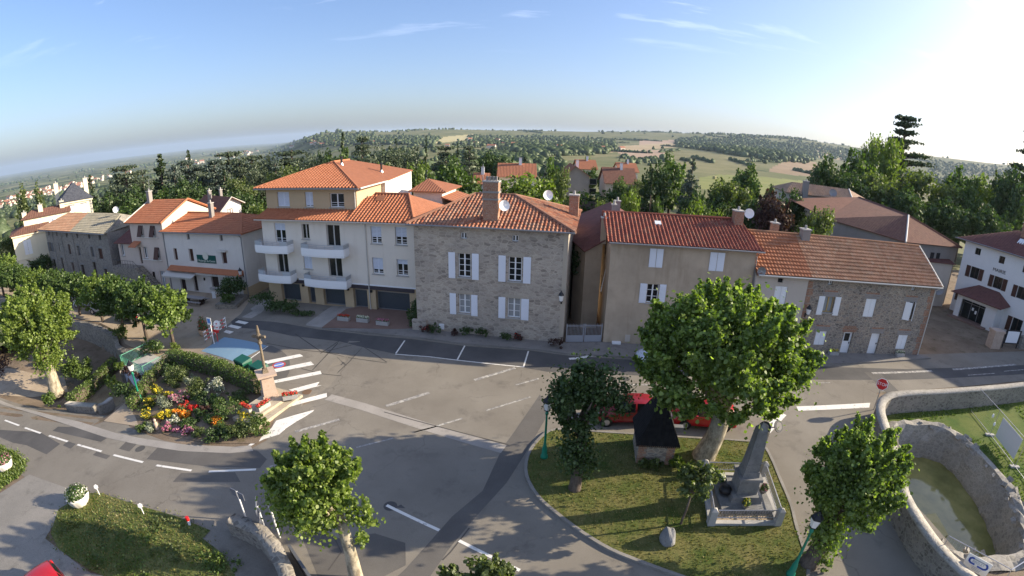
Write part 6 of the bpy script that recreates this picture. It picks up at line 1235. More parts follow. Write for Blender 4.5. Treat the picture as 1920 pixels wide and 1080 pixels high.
# ------------------------------------------------------------------ vegetation
def leaf_mesh(name, clumps, n, size, m, seed=0, shape='leaf', up=.35, shell=.55, droop=0., tail=None):
    """clumps: (x, y, z, rx, ry, rz). n small leaf faces spread through the clumps, denser towards their surfaces."""
    r = np.random.default_rng(seed); C = np.array(clumps, float); wt = (C[:, 3] * C[:, 4] * C[:, 5]) ** (1.7 / 3); idx = r.choice(len(C), n, p=wt / wt.sum())
    d = r.normal(size=(n, 3)); d /= np.linalg.norm(d, axis=1)[:, None]
    rad = shell + (1.05 - shell) * r.random(n) ** .6; rad += np.where(r.random(n) < .5, r.random(n) ** 1.5 * (tail if tail is not None else .85 if shape == 'leaf' else .4), 0); rad[r.random(n) < .15] *= .6
    pos = C[idx, :3] + d * C[idx, 3:] * rad[:, None]
    nor = d * .55 + r.normal(size=(n, 3)) * .65; nor[:, 2] += up; nor /= np.linalg.norm(nor, axis=1)[:, None]
    t = np.cross(nor, r.normal(size=(n, 3))); t /= np.linalg.norm(t, axis=1)[:, None]
    if droop: t[:, 2] -= droop; t /= np.linalg.norm(t, axis=1)[:, None]
    b = np.cross(nor, t); s = size * (.55 + .8 * r.random(n)); s = s[:, None]
    if shape == 'leaf':
        prof = [(-.5, 0, 0), (-.2, .42, -.08), (.15, .36, -.06), (.55, 0, .02), (.15, -.36, -.06), (-.2, -.42, -.08)]
    elif shape == 'needle':
        prof = [(-.6, 0, 0), (0, .13, -.03), (.6, 0, 0), (0, -.13, -.03)]
    else:
        prof = [(-.5, 0, 0), (0, .38, -.06), (.5, 0, .02), (0, -.38, -.06)]
    k = len(prof); v = np.empty((n, k, 3), np.float32)
    for j, (a, c, e) in enumerate(prof): v[:, j] = pos + t * s * a + b * s * c + nor * s * e
    me = bpy.data.meshes.new(name); me.vertices.add(n * k); me.vertices.foreach_set('co', v.ravel()); me.loops.add(n * k); me.loops.foreach_set('vertex_index', np.arange(n * k, dtype=np.int32))
    me.polygons.add(n); me.polygons.foreach_set('loop_start', np.arange(0, n * k, k, dtype=np.int32)); me.polygons.foreach_set('loop_total', np.full(n, k, np.int32)); me.update(calc_edges=True); me.materials.append(m); return me
def add_me(name, me, parent, loc=(0, 0, 0)):
    o = bpy.data.objects.new(name, me); COL.objects.link(o); o.parent = parent; o.location = loc; OFF[o.name] = V(0, 0, 0); return o
def crown_clumps(c, R, k, rr, seed, lo=-.75, shoots=0):
    rng = random.Random(seed); out = []
    for _ in range(k):
        while True:
            d = V(rng.gauss(0, 1), rng.gauss(0, 1), rng.gauss(0, 1)).normalized()
            if d.z > lo: break
        q = rng.uniform(.35, .86); s = rng.uniform(.7, 1.25) * rr
        out.append((c[0] + d.x * R[0] * q, c[1] + d.y * R[1] * q, c[2] + d.z * R[2] * q, s * R[0], s * R[1], s * R[2] * rng.uniform(.75, 1.1)))
    for _ in range(shoots):
        d = V(rng.gauss(0, 1), rng.gauss(0, 1), rng.gauss(0, .9) + .25).normalized(); q = rng.uniform(.8, 1.0); p = V(c[0] + d.x * R[0] * q, c[1] + d.y * R[1] * q, c[2] + d.z * R[2] * q)
        e = (d * .8 + V(rng.gauss(0, .25), rng.gauss(0, .25), .55)).normalized(); ln = rng.uniform(.12, .3) * min(R); k_ = 4
        for i in range(k_): t = i / (k_ - 1); s = max(.09, .075 * min(R) * (1.15 - .75 * t)); x = p + e * ln * t; out.append((x.x, x.y, x.z, s, s, s * 1.1))
    return out
def big_tree(label, base, lean, fork, c, R, leaves, size, lm, tr, bm_, seed, k=26, extra=(), shoots=26, name='plane_tree', group=None, cat='tree', rr=.27, lo=-.7):
    """base: ground point; fork: trunk top offset; c: crown centre offset from base"""
    root = thing(name, label, cat, base, group); rng = random.Random(seed); cl = crown_clumps(c, R, k, rr, seed, lo, shoots) + list(extra)
    m = MB(); fk = V(*fork); B0 = V(*base)
    m.tube([B0 + V(0, 0, -.3), B0 + V(0, 0, .15), B0 + fk * .5 + V(lean, 0, 0), B0 + fk], [tr * 1.45, tr * 1.15, tr * .92, tr * .85], 12); m.build('trunk', bm_, root, True)
    for i in range(min(9, k)):
        q = cl[i * max(1, k // 9) % k]; e = V(q[0], q[1], q[2]); mid = fk.lerp(e, .5) + V(rng.uniform(-.2, .2), rng.uniform(-.2, .2), .1)
        m = MB(); m.tube([B0 + fk * .96, B0 + mid, B0 + e], [tr * .55, tr * .3, tr * .1], 7); m.build('limb', bm_, root, True)
    add_me('crown', leaf_mesh('crown', cl, leaves, size, lm, seed), root); return root
# large plane tree on the island, dark small plane, right hand plane, near plane, left plane
big_tree('very large plane tree with broad dense crown on the grass island', V(10.54, 19.95, .1), .12, (.35, -.25, 3.0), (-.3, -.4, 6.35), (4.15, 3.9, 3.05), 88000, .175, L_PLANE, .55, B_PLANE, 11, 120, [(-.3, -.4, 6.35, 2.9, 2.7, 2.1)], shoots=150, rr=.155, lo=-.42)
big_tree('small dark forked plane tree left of the brick shelter', V(3.2, 17.75, .1), .05, (.1, .1, 2.9), (-.15, .2, 4.9), (1.1, 1.05, 1.6), 15000, .135, L_DARK, .26, B_DARK, 12, 30, [(-.95, .3, 5.2, .6, .6, .9), (.75, .2, 5.4, .6, .6, 1.25), (1.7, .5, 4.85, .5, .5, .75), (-.1, 0, 2.7, .7, .7, .9), (.25, 0, 1.75, .6, .6, .6), (-.3, .1, 2.1, .5, .55, .7), (-.2, .2, 6.0, .45, .45, .9)], 40, rr=.2)
big_tree('plane tree with dense leafy crown beside the basin wall, lower right', V(12.75, 11.95, .1), .1, (.3, .0, 2.5), (.85, .35, 4.3), (2.05, 1.9, 2.12), 52000, .128, L_PLANE, .34, B_DARK, 13, 80, [(.85, .35, 4.3, 1.4, 1.3, 1.4), (.2, 0, 1.75, .7, .7, .7), (.5, .1, 1.2, .45, .5, .5), (.0, -.1, 2.4, .7, .6, .6)], 90, rr=.17)
big_tree('near plane tree with pale trunk and bright leafy crown, bottom centre left', V(-5.75, 11.75, 0), .05, (-.15, .25, 3.1), (-.85, .35, 4.75), (1.62, 1.48, 1.5), 27000, .125, L_PLANE2, .26, B_PLANE, 14, 60, [(-1.7, .2, 3.6, .85, .8, .6), (-1.0, .2, 3.2, .8, .7, .5), (-2.1, .2, 4.2, .7, .7, .7), (.5, .3, 2.3, .22, .22, .28), (.6, .2, 3.7, .45, .35, .22), (.9, .3, 3.9, .15, .15, .6), (.75, .3, 3.2, .5, .2, .12)], 80, rr=.19)
big_tree('round crowned plane tree with thick pale trunk, left edge beyond the road', V(-38.6, 25.6, -2.6), .1, (-.15, .2, 3.0), (-1.5, 1.2, 5.6), (3.3, 3.1, 3.1), 46000, .19, L_PLANE2, .55, B_PLANE, 15, 90, [(-1.5, 1.2, 5.5, 2.2, 2.1, 2.1), (-.4, .3, 2.6, 1.1, 1.0, .8), (.2, .4, 3.3, 1.0, 1.0, .8)], 90, rr=.17)
big_tree('top of a small pale leaved tree at the bottom edge of the picture', V(-.95, 10.4, 0), 0, (0, 0, 1.6), (.05, .05, 2.35), (1.1, .9, .9), 3600, .15, L_OLIVE, .1, B_DARK, 16, 26, (), 24, 'small_tree', rr=.24)
big_tree('spindly young tree with yellowing leaves between boulder and memorial railing', V(7.75, 15.1, .1), .03, (.12, .05, 1.7), (.2, .05, 2.65), (.9, .85, .9), 2600, .14, L_OLIVE, .05, B_DARK, 17, 22, (), 14, 'young_tree', rr=.24)
# pollarded row on the terrace
tr = [(327, 652, 5.3, 2.0), (275, 634, 5.4, 2.1), (232, 620, 5.2, 2.0), (193, 602, 5.0, 2.0), (150, 590, 4.6, 1.9), (112, 580, 4.5, 1.9), (78, 570, 4.4, 1.9), (40, 562, 4.4, 2.0), (8, 556, 4.4, 2.1), (20, 545, 5.2, 2.2)]
protos = []
for k in range(3):
    R_ = thing('terrace_tree', 'x', 'tree', V(0, 0, 0)); m = MB(); m.tube([(0, 0, -.4), (.03, 0, 1.2), (.0, .05, 2.6)], [.17, .13, .11], 8).build('trunk', B_DARK, R_, True)
    cl = crown_clumps((0, 0, 3.0), (1.95, 1.95, 1.75), 40, .24, 40 + k, -.75, 40); m = MB()
    for q in cl[:6]: m.tube([(0, .05, 2.4), ((q[0]) * .5, q[1] * .5, 2.8), q[:3]], [.08, .05, .02], 5)
    m.build('limbs', B_DARK, R_, True); add_me('crown', leaf_mesh('crown', cl, 9000, .19, L_MID if k else L_PLANE, 50 + k), R_); protos.append(R_)
ords = ['nearest the platform', 'second from the platform', 'third from the platform', 'fourth from the platform', 'fifth from the platform', 'sixth from the platform', 'seventh from the platform', 'eighth from the platform', 'ninth from the platform, at the picture edge', 'behind the last at the edge']
for i, (a, b, hh, rr_) in enumerate(tr):
    p = G(a, b, -.95); lb = 'dense round terrace tree of the row, ' + ords[i]
    loc = V(p[0], p[1], -1.0); sc = (rr_ / 1.75, rr_ / 1.75, hh / 4.6)
    if i < 3: o = protos[i]; o.location = loc; o.scale = sc; o.rotation_euler = (0, 0, i * 1.3); o['label'] = lb; o['group'] = 'row of terrace trees'
    else: dup(protos[i % 3], loc, i * 1.7, lb, 'row of terrace trees', sc)
# hedges
def hedge(name, label, pts, w_, h, n, m, size=.11, z=None, cat='hedge', core=True):
    pts = [Vector((p[0], p[1], 0)) for p in pts]; root = thing(name, label, cat, V(pts[0].x, pts[0].y, gz(pts[0].x, pts[0].y))); cl = []
    for a, b in zip(pts, pts[1:]):
        L_ = (b - a).length; k = max(1, int(L_ / (w_ * .6)))
        for i in range(k + 1):
            c = lerp(a, b, i / k); zb = gz(c.x, c.y) if z is None else z
            for q in (.3, .72): cl.append((c.x - pts[0].x, c.y - pts[0].y, zb - root.location.z + h * q, w_ * .52, w_ * .52, h * .3))
    add_me('foliage', leaf_mesh('foliage', cl, n, size, m, len(label), tail=.12), root)
    if core:
        mb = MB()
        for a, b in zip(pts, pts[1:]):
            t = (b - a).normalized(); q = V(-t.y, t.x, 0) * w_ * .3; za, zb = (gz(a.x, a.y), gz(b.x, b.y)) if z is None else (z, z)
            mb.hexa([a - q + V(0, 0, za - .1), b - q + V(0, 0, zb - .1), b + q + V(0, 0, zb - .1), a + q + V(0, 0, za - .1)], [a - q + V(0, 0, za + h * .78), b - q + V(0, 0, zb + h * .78), b + q + V(0, 0, zb + h * .78), a + q + V(0, 0, za + h * .78)])
        mb.build('branches', B_DARK, root)
    return root
hedge('clipped_hedge', 'long clipped hedge behind the flower bed, from the railing to the cross', [(-26.9, 29.3), (-24, 28.1), (-20.5, 26.9), (-16.6, 25.3)], 1.1, 1.3, 17000, L_HEDGE, .095)
hedge('side_hedge', 'clipped hedge down the left side of the flower bed by the lamp post', [(-27.2, 28.6), (-27.0, 26.3), (-26.3, 24.2), (-25.8, 22.7)], .8, 1.0, 6500, L_HEDGE, .095)
hedge('slope_hedge', 'clipped hedge running up the dry slope left of the platform', [(-34.7, 24.3), (-34.9, 26.4), (-35.6, 29.0), (-36.2, 31)], 1.0, 1.35, 8000, L_HEDGE)
p = G(150, 706, -2.6); cl = crown_clumps((0, 0, 1.3), (1.35, 1.3, 1.5), 14, .35, 5, -.9, 4); root = thing('round_bush', 'large egg shaped clipped bush beside the slope hedge', 'bush', V(p[0], p[1], gz(p[0], p[1]))); add_me('foliage', leaf_mesh('foliage', cl, 4200, .14, L_HEDGE, 77), root)
def bush(label, loc, R, n, size, m, name='shrub', seed=1, group=None, petals=None, k=9, cat='shrub', pn=.35, ps=None):
    root = thing(name, label, cat, loc, group); cl = crown_clumps((0, 0, R[2] * .8), R, k, .42, seed, -.45, 3); add_me('foliage', leaf_mesh('foliage', cl, n, size, m, seed, tail=.4), root)
    if petals: add_me('blossom', leaf_mesh('blossom', [(c[0], c[1], c[2] + .04, c[3] * 1.05, c[4] * 1.05, c[5] * 1.08) for c in cl], int(n * pn), ps or size * .8, petals, seed + 5, 'leaf', .8, .9, 0., .2), root)
    return root
bush('pale green shrubs at the left foot of the platform railing', uz(232, 660), (1.0, .8, .8), 900, .14, L_HEDGE, seed=21); bush('green shrub on the platform corner behind the railing', V(-30.4, 30.8, -.9), (1.5, .8, .9), 1100, .14, L_MID, seed=22)
bush('yellowish plant spilling over the platform edge', V(-31.6, 27.6, -.95), (.6, .4, .5), 420, .12, L_BRIGHT, seed=23); bush('dark purple plant spilling over the platform edge', V(-30.3, 27.2, -.95), (.55, .4, .4), 380, .12, L_PURP, seed=24); bush('dark reddish plant at the front corner of the platform', V(-28.5, 26.6, -.95), (.45, .4, .4), 340, .12, L_PURP, seed=25)
bush('yellow green shrub on top of the ramp wall', uz(216, 738), (.7, .6, 1.0), 600, .14, L_BRIGHT, seed=26); bush('dark shrub in shade beside the ramp wall', uz(234, 752), (.9, .8, .9), 800, .14, L_DARK, seed=27); bush('straggly green shrub at the base of the left plane trunk', uz(102, 765), (.8, .6, .9), 650, .14, L_HEDGE, seed=28)
bush('dark red shrub at the left picture edge', uz(4, 705), (1.2, 1.0, 1.2), 900, .14, L_PURP, seed=29)
bush('small yellow green bush round the trunk of the first terrace tree', V(-28.6, 31.9, -.9), (.45, .45, .55), 320, .11, L_BRIGHT, seed=30)
bush('dark bush in the bed at the corner of the inn', f5.P(12.3, -.5, 2.0), (1.5, 1.6, 1.6), 2600, .16, L_DARK, seed=31); bush('lower green bush in the bed at the corner of the inn', f5.P(13.0, -.5, 3.6), (1.0, .7, .7), 900, .14, L_MID, seed=32)
for i, (a, b, r1, r2) in enumerate(((500, 582, 1.6, .8), (525, 585, 1.3, .7), (548, 588, 1.0, .6))): p = g(a, b); bush(['dark leafy shrub in the forecourt bed, nearest the inn', 'dark leafy shrub in the middle of the forecourt bed', 'dark leafy shrub in the forecourt bed, nearest the shops'][i], V(p.x, p.y, .1), (r1, .9, r2), 1000, .14, L_DARK, seed=33 + i)
hedge('ground_cover', 'low dark ground cover in the forecourt bed before the shops', [g(560, 592), g(582, 592)], .9, .3, 700, L_DARK, .1, .1, 'ground cover', False)
bush('dark green shrub against the left corner of the stone house', V(-8.3, 38.6, .1), (.7, 1.7, .9), 1500, .13, L_DARK, seed=36)
lb = ['dark red flowering plant at the left foot of the stone house', 'dark shrub under the first ground floor window of the stone house', 'small dark red plant left of the middle of the stone house wall', 'low dark shrub below the middle of the stone house wall', 'grassy shrub between the two ground floor windows of the stone house', 'dark shrub under the right ground floor window of the stone house', 'small red flowered plant at the right of the stone house wall', 'brown shrub beside the iron gate']
for i, (u, d, r1, mm, pt) in enumerate(((1.0, .5, .5, L_PURP, L_RED), (1.9, .75, .6, L_DARK, None), (3.4, .5, .3, L_PURP, None), (4.4, .5, .55, L_DARK, None), (5.5, .5, .6, L_DARK, None), (7.6, .5, .5, L_DARK, None), (8.6, .5, .4, L_PURP, L_RED), (11.6, 1.1, .65, L_PURP, None))): bush(lb[i], f1.P(u, .12, d), (r1, .4, r1 * .8), 420, .1, mm, seed=60 + i, petals=pt, pn=.12)
hedge('dark_hedge', 'tall dark clipped hedge behind the roofs of the stone and beige houses', [V(*at_y(1078, 388, 76)[:2]), V(*at_y(1150, 388, 78)[:2]), V(*at_y(1232, 388, 78)[:2])], 2.5, 6.5, 4200, L_DARK, .5, 0.5)
# ivy on the lane wall
hedge('lane_ivy', 'ivy hanging on the lane barn wall below its roof', [(5.55, 39.0), (5.35, 41), (5.6, 44)], .8, 2.2, 1500, L_DARK, .2, 4.2, 'ivy', False)
# flower bed plants
Zg = (240, 650, 5.4); rng = random.Random(9)
bed = [(520, 300, .95, 1.3, L_OLIVE, None, 'tall feathery olive shrub under the hedge, upper left of the flower bed'), (440, 260, .7, 1.0, L_DARK, None, 'dark shrub at the upper left corner of the flower bed'), (640, 350, .6, .6, L_SILVER, None, 'greyish plant behind the centre of the flower bed'), (745, 400, .65, 1.0, L_OLIVE, None, 'upright olive plant below the middle of the hedge'), (905, 420, .75, .9, L_SILVER, L_WHITEF, 'white flowering bush below the hedge'), (925, 545, .6, .7, L_MID, None, 'green bush under the white flowering bush'), (1030, 650, .95, 1.05, L_MID, None, 'clipped round green bush in the right of the flower bed'),
 (1120, 500, .8, .5, L_OLIVE, None, 'spreading olive plant left of the cross pedestal'), (290, 460, .5, .7, L_OLIVE, L_YELLOW, 'tall yellow flowers near the side hedge'), (225, 570, .45, .5, L_OLIVE, L_YELLOW, 'yellow flowers at the left end of the flower bed'), (420, 510, .4, .5, L_OLIVE, L_YELLOW, 'yellow flowers left of the bed centre'), (370, 570, .8, .7, L_SILVER, None, 'silvery bush in the left of the flower bed'), (530, 520, .7, .7, L_SILVER, L_PINK, 'dusty pink bush in the bed centre'), (660, 480, .7, .8, L_OLIVE, None, 'brownish bush in the bed centre'), (770, 540, .5, .8, L_DARK, None, 'dark upright plant in the bed centre'),
 (580, 610, .38, .35, L_MID, L_RED, 'bright red flowers in the bed centre'), (665, 615, .42, .35, L_PURP, L_RED, 'darker red flowers beside the bright red ones'), (330, 705, .42, .32, L_MID, L_YELLOW, 'golden marigolds at the left of the marigold band'), (430, 690, .42, .32, L_MID, L_YELLOW, 'golden marigolds in the middle of the band'), (520, 680, .42, .35, L_MID, L_ORANGE, 'orange marigolds in the marigold band'), (590, 695, .42, .35, L_MID, L_ORANGE, 'deep orange marigolds at the right of the band'), (200, 690, .5, .45, L_OLIVE, L_YELLOW, 'yellowish plant at the left bed corner'), (290, 760, .35, .35, L_PURP, None, 'dark red leaved plant beside the small statue'), (220, 820, .6, .5, L_SILVER, None, 'grey green plant by the kerb at the left bed end'), (150, 830, .35, .55, L_HEDGE, None, 'upright green shrub at the very left of the bed kerb'),
 (410, 825, .38, .32, L_MID, L_PINK, 'magenta flowers by the kerb'), (500, 845, .25, .22, L_MID, L_PINK, 'small pink flowers by the kerb'), (615, 855, .42, .32, L_MID, L_PINK, 'pink and white flowers by the kerb'), (480, 745, .5, .3, L_SILVER, L_WHITEF, 'whitish ground plant under the marigolds'), (660, 760, .5, .45, L_DARK, None, 'dark bush right of the marigolds'), (580, 790, .42, .4, L_OLIVE, None, 'olive plant near the kerb middle'), (840, 740, .6, .5, L_MID, None, 'green bush left of the round clipped bush'), (925, 760, .5, .4, L_PURP, L_ORANGE, 'rusty orange plant below the round bush'), (750, 880, .55, .45, L_OLIVE, None, 'olive green mound at the kerb middle'), (860, 900, .7, .5, L_DARK, None, 'dark bluish plant at the kerb'), (990, 880, .65, .5, L_DARK, None, 'dark plant at the kerb right of the bluish one'),
 (1090, 860, .75, .6, L_OLIVE, None, 'brownish green mound at the right kerb'), (1210, 830, .8, .7, L_OLIVE, None, 'olive bush near the right bed corner'), (1330, 820, .75, .6, L_HEDGE, None, 'bright green shrub at the right bed corner'), (1190, 720, .6, .5, L_OLIVE, L_YELLOW, 'bush with a few yellow flowers below the cross steps'), (1290, 740, .55, .5, L_MID, None, 'green bush against the cross steps'), (810, 640, .5, .5, L_PURP, None, 'purplish plant in the middle right of the bed'), (740, 690, .5, .5, L_DARK, None, 'dark green plant in the middle of the bed'), (860, 610, .45, .5, L_DARK, None, 'dark plant behind the round clipped bush')]
for i, (a, b, r_, h_, mm, pt, lb) in enumerate(bed):
    p = g(Zg[0] + a / 5.4, Zg[1] + (b + h_ * 55) / 5.4); bush(lb, V(p.x, p.y, gz(p.x, p.y)), (r_ * 1.02, r_ * .9, h_ * .62), int(520 + 800 * r_), .085, mm, 'garden_plant', 100 + i, None, pt, 8, 'plant', .75 if pt in (L_RED, L_ORANGE, L_PINK) or (pt is L_YELLOW and b > 650 and a > 280 and a < 500) else .3, .09)
for i in range(26):
    u = rng.random(); v = rng.uniform(.08, .95); x = lerp(-25.2, -15.2, u); y = lerp(pl(x, KERB_LINE) + .5, pl(x, HEDGE_LINE) - .9, v)
    if x > -17 and y < 24.5 and y > 21.2: continue
    bush('low green filler plant between the named clumps of the flower bed', V(x, y, gz(x, y)), (rng.uniform(.4, .7), rng.uniform(.3, .5), rng.uniform(.18, .32)), 460, .08, rng.choice((L_OLIVE, L_HEDGE, L_MID)), 'garden_plant', 300 + i, 'filler plants of the flower bed', None, 8, 'plant')
p = g(295, 805); root = thing('garden_statue', 'small pale garden statue by the kerb of the flower bed', 'statue', V(p.x, p.y, gz(p.x, p.y))); MB().lathe(root.location, [(.14, 0), (.16, .1), (.1, .2), (.15, .4), (.13, .5), (.06, .55), (.1, .62), (.1, .7), (.03, .78)], 10).build('figure', M_PINK, root, True)
# rough plants on the verge, island tufts
for i, (a, b, r_, h_, mm) in enumerate(((130, 985, 1.0, .6, L_OLIVE), (200, 1000, 1.4, .45, L_DARK), (260, 1015, 1.3, .5, L_MID), (180, 1045, 1.1, .5, L_MID), (320, 1040, 1.2, .4, L_OLIVE), (380, 1065, 1.1, .45, L_HEDGE), (250, 1070, 1.2, .4, L_HEDGE), (310, 985, 1.0, .3, L_OLIVE), (420, 1060, .8, .4, L_HEDGE))):
    p = g(a, b); bush(['straggly olive weed clump at the left point of the verge', 'dark weed clump in the upper verge', 'green weed clump in the verge middle', 'green weed clump at the gravel edge of the verge', 'olive weed clump right of the verge middle', 'bright weed clump near the corner wall foot', 'bright weed clump at the bottom of the verge', 'low olive weed clump by the verge road edge', 'bright weed clump at the right end of the verge'][i], V(p.x, p.y, gz(p.x, p.y)), (r_ * .9, r_ * .7, h_ * .38), 260, .09, mm, 'weed_clump', 160 + i, None, None, 10, 'weeds')
bush('tuft of dry grass at the foot of the brick shelter', V(7.4, 19.2, .1), (.8, .25, .3), 350, .2, L_OLIVE, 'grass_tuft', 180); bush('pale grass tuft at the right corner of the shelter', V(8.6, 19.1, .1), (.35, .3, .45), 260, .22, L_BRIGHT, 'grass_tuft', 181)
bush('sprouts at the base of the lower right plane tree', V(13.35, 11.6, .05), (.4, .35, .5), 300, .12, L_BRIGHT, 'shrub', 182)
def grass(name, P, n, m, h=.07, z=.1, seed=1, gzf=False):
    r = random.Random(seed); x0 = min(p[0] for p in P); x1 = max(p[0] for p in P); y0 = min(p[1] for p in P); y1 = max(p[1] for p in P); pts = []
    while len(pts) < n:
        x, y = r.uniform(x0, x1), r.uniform(y0, y1)
        if inpoly(x, y, P): pts.append((x + r.gauss(0, .16), y + r.gauss(0, .16)) if gzf else (x, y))
    v, f = [], []
    for x, y in pts:
        a = r.uniform(0, 6.28); s = h * r.uniform(.6, 1.5); zz = (gz(x, y) if gzf else 0) + z; c, d = math.cos(a) * s * .35, math.sin(a) * s * .35; lx, ly = r.uniform(-s, s) * .6, r.uniform(-s, s) * .6
        k = len(v); v += [(x - c, y - d, zz), (x + c, y + d, zz), (x + lx, y + ly, zz + s)]; f.append((k, k + 1, k + 2))
    me = bpy.data.meshes.new(name); me.from_pydata(v, [], f); me.materials.append(m); o = bpy.data.objects.new(name, me); COL.objects.link(o); tag(o, kind='stuff')
L_BLADE = leafmat('grass blade', (.085, .095, .024), (.22, .18, .07), .2); L_BLADE2 = leafmat('lush grass blade', (.05, .1, .015), (.13, .17, .035), .25)
grass('grass', [(p.x, p.y) for p in ISI], 14000, L_BLADE, .06, .1, 1); grass('grass', [(p[0], p[1]) for p in LAWN if p[0] < 60] + [(60, 22), (60, -2)], 16000, L_BLADE2, .12, .02, 2); grass('grass', [(p.x, p.y) for p in VERGE], 4000, L_BLADE, .07, .02, 3, True); grass('grass', [(p.x, p.y) for p in VERGE], 3000, L_BLADE2, .07, .02, 7, True); grass('grass', [(p.x, p.y) for p in VERGE2], 4000, L_BLADE2, .14, .02, 4, True)
# dry slope left of the platform
sheet('dry_slope', [[(-35.2, 24.0), (-30.4, 23.6), (-30.0, 26.0), (-32, 28), (-35.4, 31)]], ground('dry earth', (.22, .16, .1), (.3, .24, .15), (.14, .12, .06), .6, 12, .5, .8), .03)

# ------------------------------------------------------------------ far country: terrain given as elevation seen from the village
def el_deg(az, r):
    """depression / elevation in degrees of the ground at distance r (m) in direction az (degrees right of straight ahead)"""
    lr = math.log(r)
    R_ = [(60, -14.9), (90, -10.2), (140, -7.3), (200, -5.9), (300, -4.6), (500, -3.5), (800, -2.5), (1300, -1.6), (2000, -.9), (2800, -.3)]
    L_ = [(60, -15.2), (110, -9.5), (200, -8.0), (400, -6.8), (800, -4.9), (1500, -3.6), (3000, -2.5), (6000, -1.45), (12000, -.85), (26000, -.47)]
    def it(T): return pl(lr, [(math.log(a), b) for a, b in T])
    tr_ = ss((az + 30) / lerp(22, 8, ss((r - 1200) / 1500)))
    ridge_ = pl(az, [(-30, -.5), (-25.5, .05), (-23, .2), (-20, .42), (-18, .3), (-15, .15), (-8.5, .36), (-4, .3), (0, .27), (8, .42), (14, .72), (20, .98), (26, 1.3), (32, 1.55), (36, 1.5), (41, 1.45), (46, 1.7), (52, 2.0), (56, 2.3), (75, 2.5)])
    er = it(R_)
    if r > 2000: er = lerp(-.9, ridge_, ss((lr - math.log(2000)) / (math.log(3600) - math.log(2000))))
    if r > 3600: er = ridge_ - .12 * math.log(r / 3600) * 2
    # secondary shoulders right of centre
    sh = pl(az, [(5, 0), (14, .25), (24, .8), (30, .9), (36, .5), (60, .9)]); er += sh * ss((lr - math.log(500)) / 1.0) * (1 - ss((lr - math.log(1700)) / .8))
    el = it(L_)
    if az > -30: pass
    e = lerp(el, er, tr_)
    return e
def far_pt(az, r):
    e = el_deg(az, r); a = math.radians(az); return V(math.sin(a) * r, math.cos(a) * r, CAM_H + r * math.tan(math.radians(e)))
def far_at(px_, py_, rmin=70):
    """far ground point seen at a picture point"""
    d = ray(px_, py_); az = math.degrees(math.atan2(d[0], d[1])); el = math.degrees(math.asin(d[2])); lo, hi_ = math.log(rmin), math.log(24000)
    if el_deg(az, math.exp(hi_)) < el and el_deg(az, 3600) < el: return None
    q = lo
    while q < hi_ and el_deg(az, math.exp(q)) < el: q += .12
    a, b = q - .12, q
    for _ in range(6):
        c = (a + b) / 2
        if el_deg(az, math.exp(c)) < el: a = c
        else: b = c
    return far_pt(az, math.exp(b))
M_FGREEN = ground('far meadow', (.11, .125, .05), (.2, .185, .09), (.04, .06, .024), .006, .3, .3); M_FTAN = ground('far stubble', (.36, .27, .15), (.42, .33, .2), None, .01, .3, .2); M_FPINK = ground('far ploughed field', (.36, .25, .17), (.4, .29, .2), None, .01, .3, .15)
M_FOLIVE = ground('far pasture', (.17, .16, .07), (.22, .2, .1), (.13, .13, .055), .01, .3, .25); M_FBROWN = ground('far dry field', (.25, .18, .11), (.3, .22, .14), (.2, .16, .09), .01, .3, .25); M_FNEAR = ground('mown meadow', (.17, .19, .06), (.23, .23, .085), None, .03, 1, .2); M_FYEL = ground('far wheat field', (.42, .36, .17), (.46, .4, .22), None, .01, .3, .2)
plainm = mat('far plain', (.1, .12, .06), 1, 0); pb_ = NB(plainm); vo = pb_.new('ShaderNodeTexVoronoi'); vo.inputs['Scale'].default_value = 1.; pb_.link(pb_.pos((.0028, .0017, .0028)), vo.inputs[0]); sp_ = pb_.new('ShaderNodeSeparateColor'); pb_.link(vo.outputs['Color'], sp_.inputs[0])
pb_.col(pb_.mix(.75, pb_.ramp(sp_.outputs[0], [(.0, (.04, .055, .025)), (.45, (.06, .08, .035)), (.6, (.2, .19, .1)), (.78, (.12, .15, .06)), (1., (.3, .26, .16))]), pb_.ramp(pb_.noise(pb_.pos((.004, .004, .004)), 1., 6, .7), [(.42, (.02, .035, .015)), (.56, (.2, .2, .1))])))
FIELDS = [(2, [(1095, 281), (1160, 274), (1300, 266), (1297, 273), (1180, 284), (1108, 288)]), (3, [(1158, 285), (1215, 281), (1247, 281), (1243, 298), (1172, 295)]), (4, [(1048, 289), (1105, 287), (1162, 291), (1088, 299), (1055, 303)]), (4, [(1243, 280), (1300, 283), (1375, 291), (1412, 301), (1420, 317), (1330, 320), (1285, 312), (1245, 300)]), (5, [(1450, 312), (1482, 299), (1532, 304), (1540, 332), (1490, 329), (1440, 322)]), (6, [(1312, 333), (1350, 327), (1425, 331), (1505, 339), (1500, 362), (1438, 366), (1310, 354)]), (7, [(832, 256.5), (888, 251.5), (876, 262), (820, 269), (806, 270)]), (2, [(1500, 278), (1582, 288), (1596, 302), (1515, 294)]), (3, [(1200, 262), (1290, 263), (1260, 268), (1200, 272)]), (7, [(745, 262), (770, 256), (800, 256), (790, 263)])]
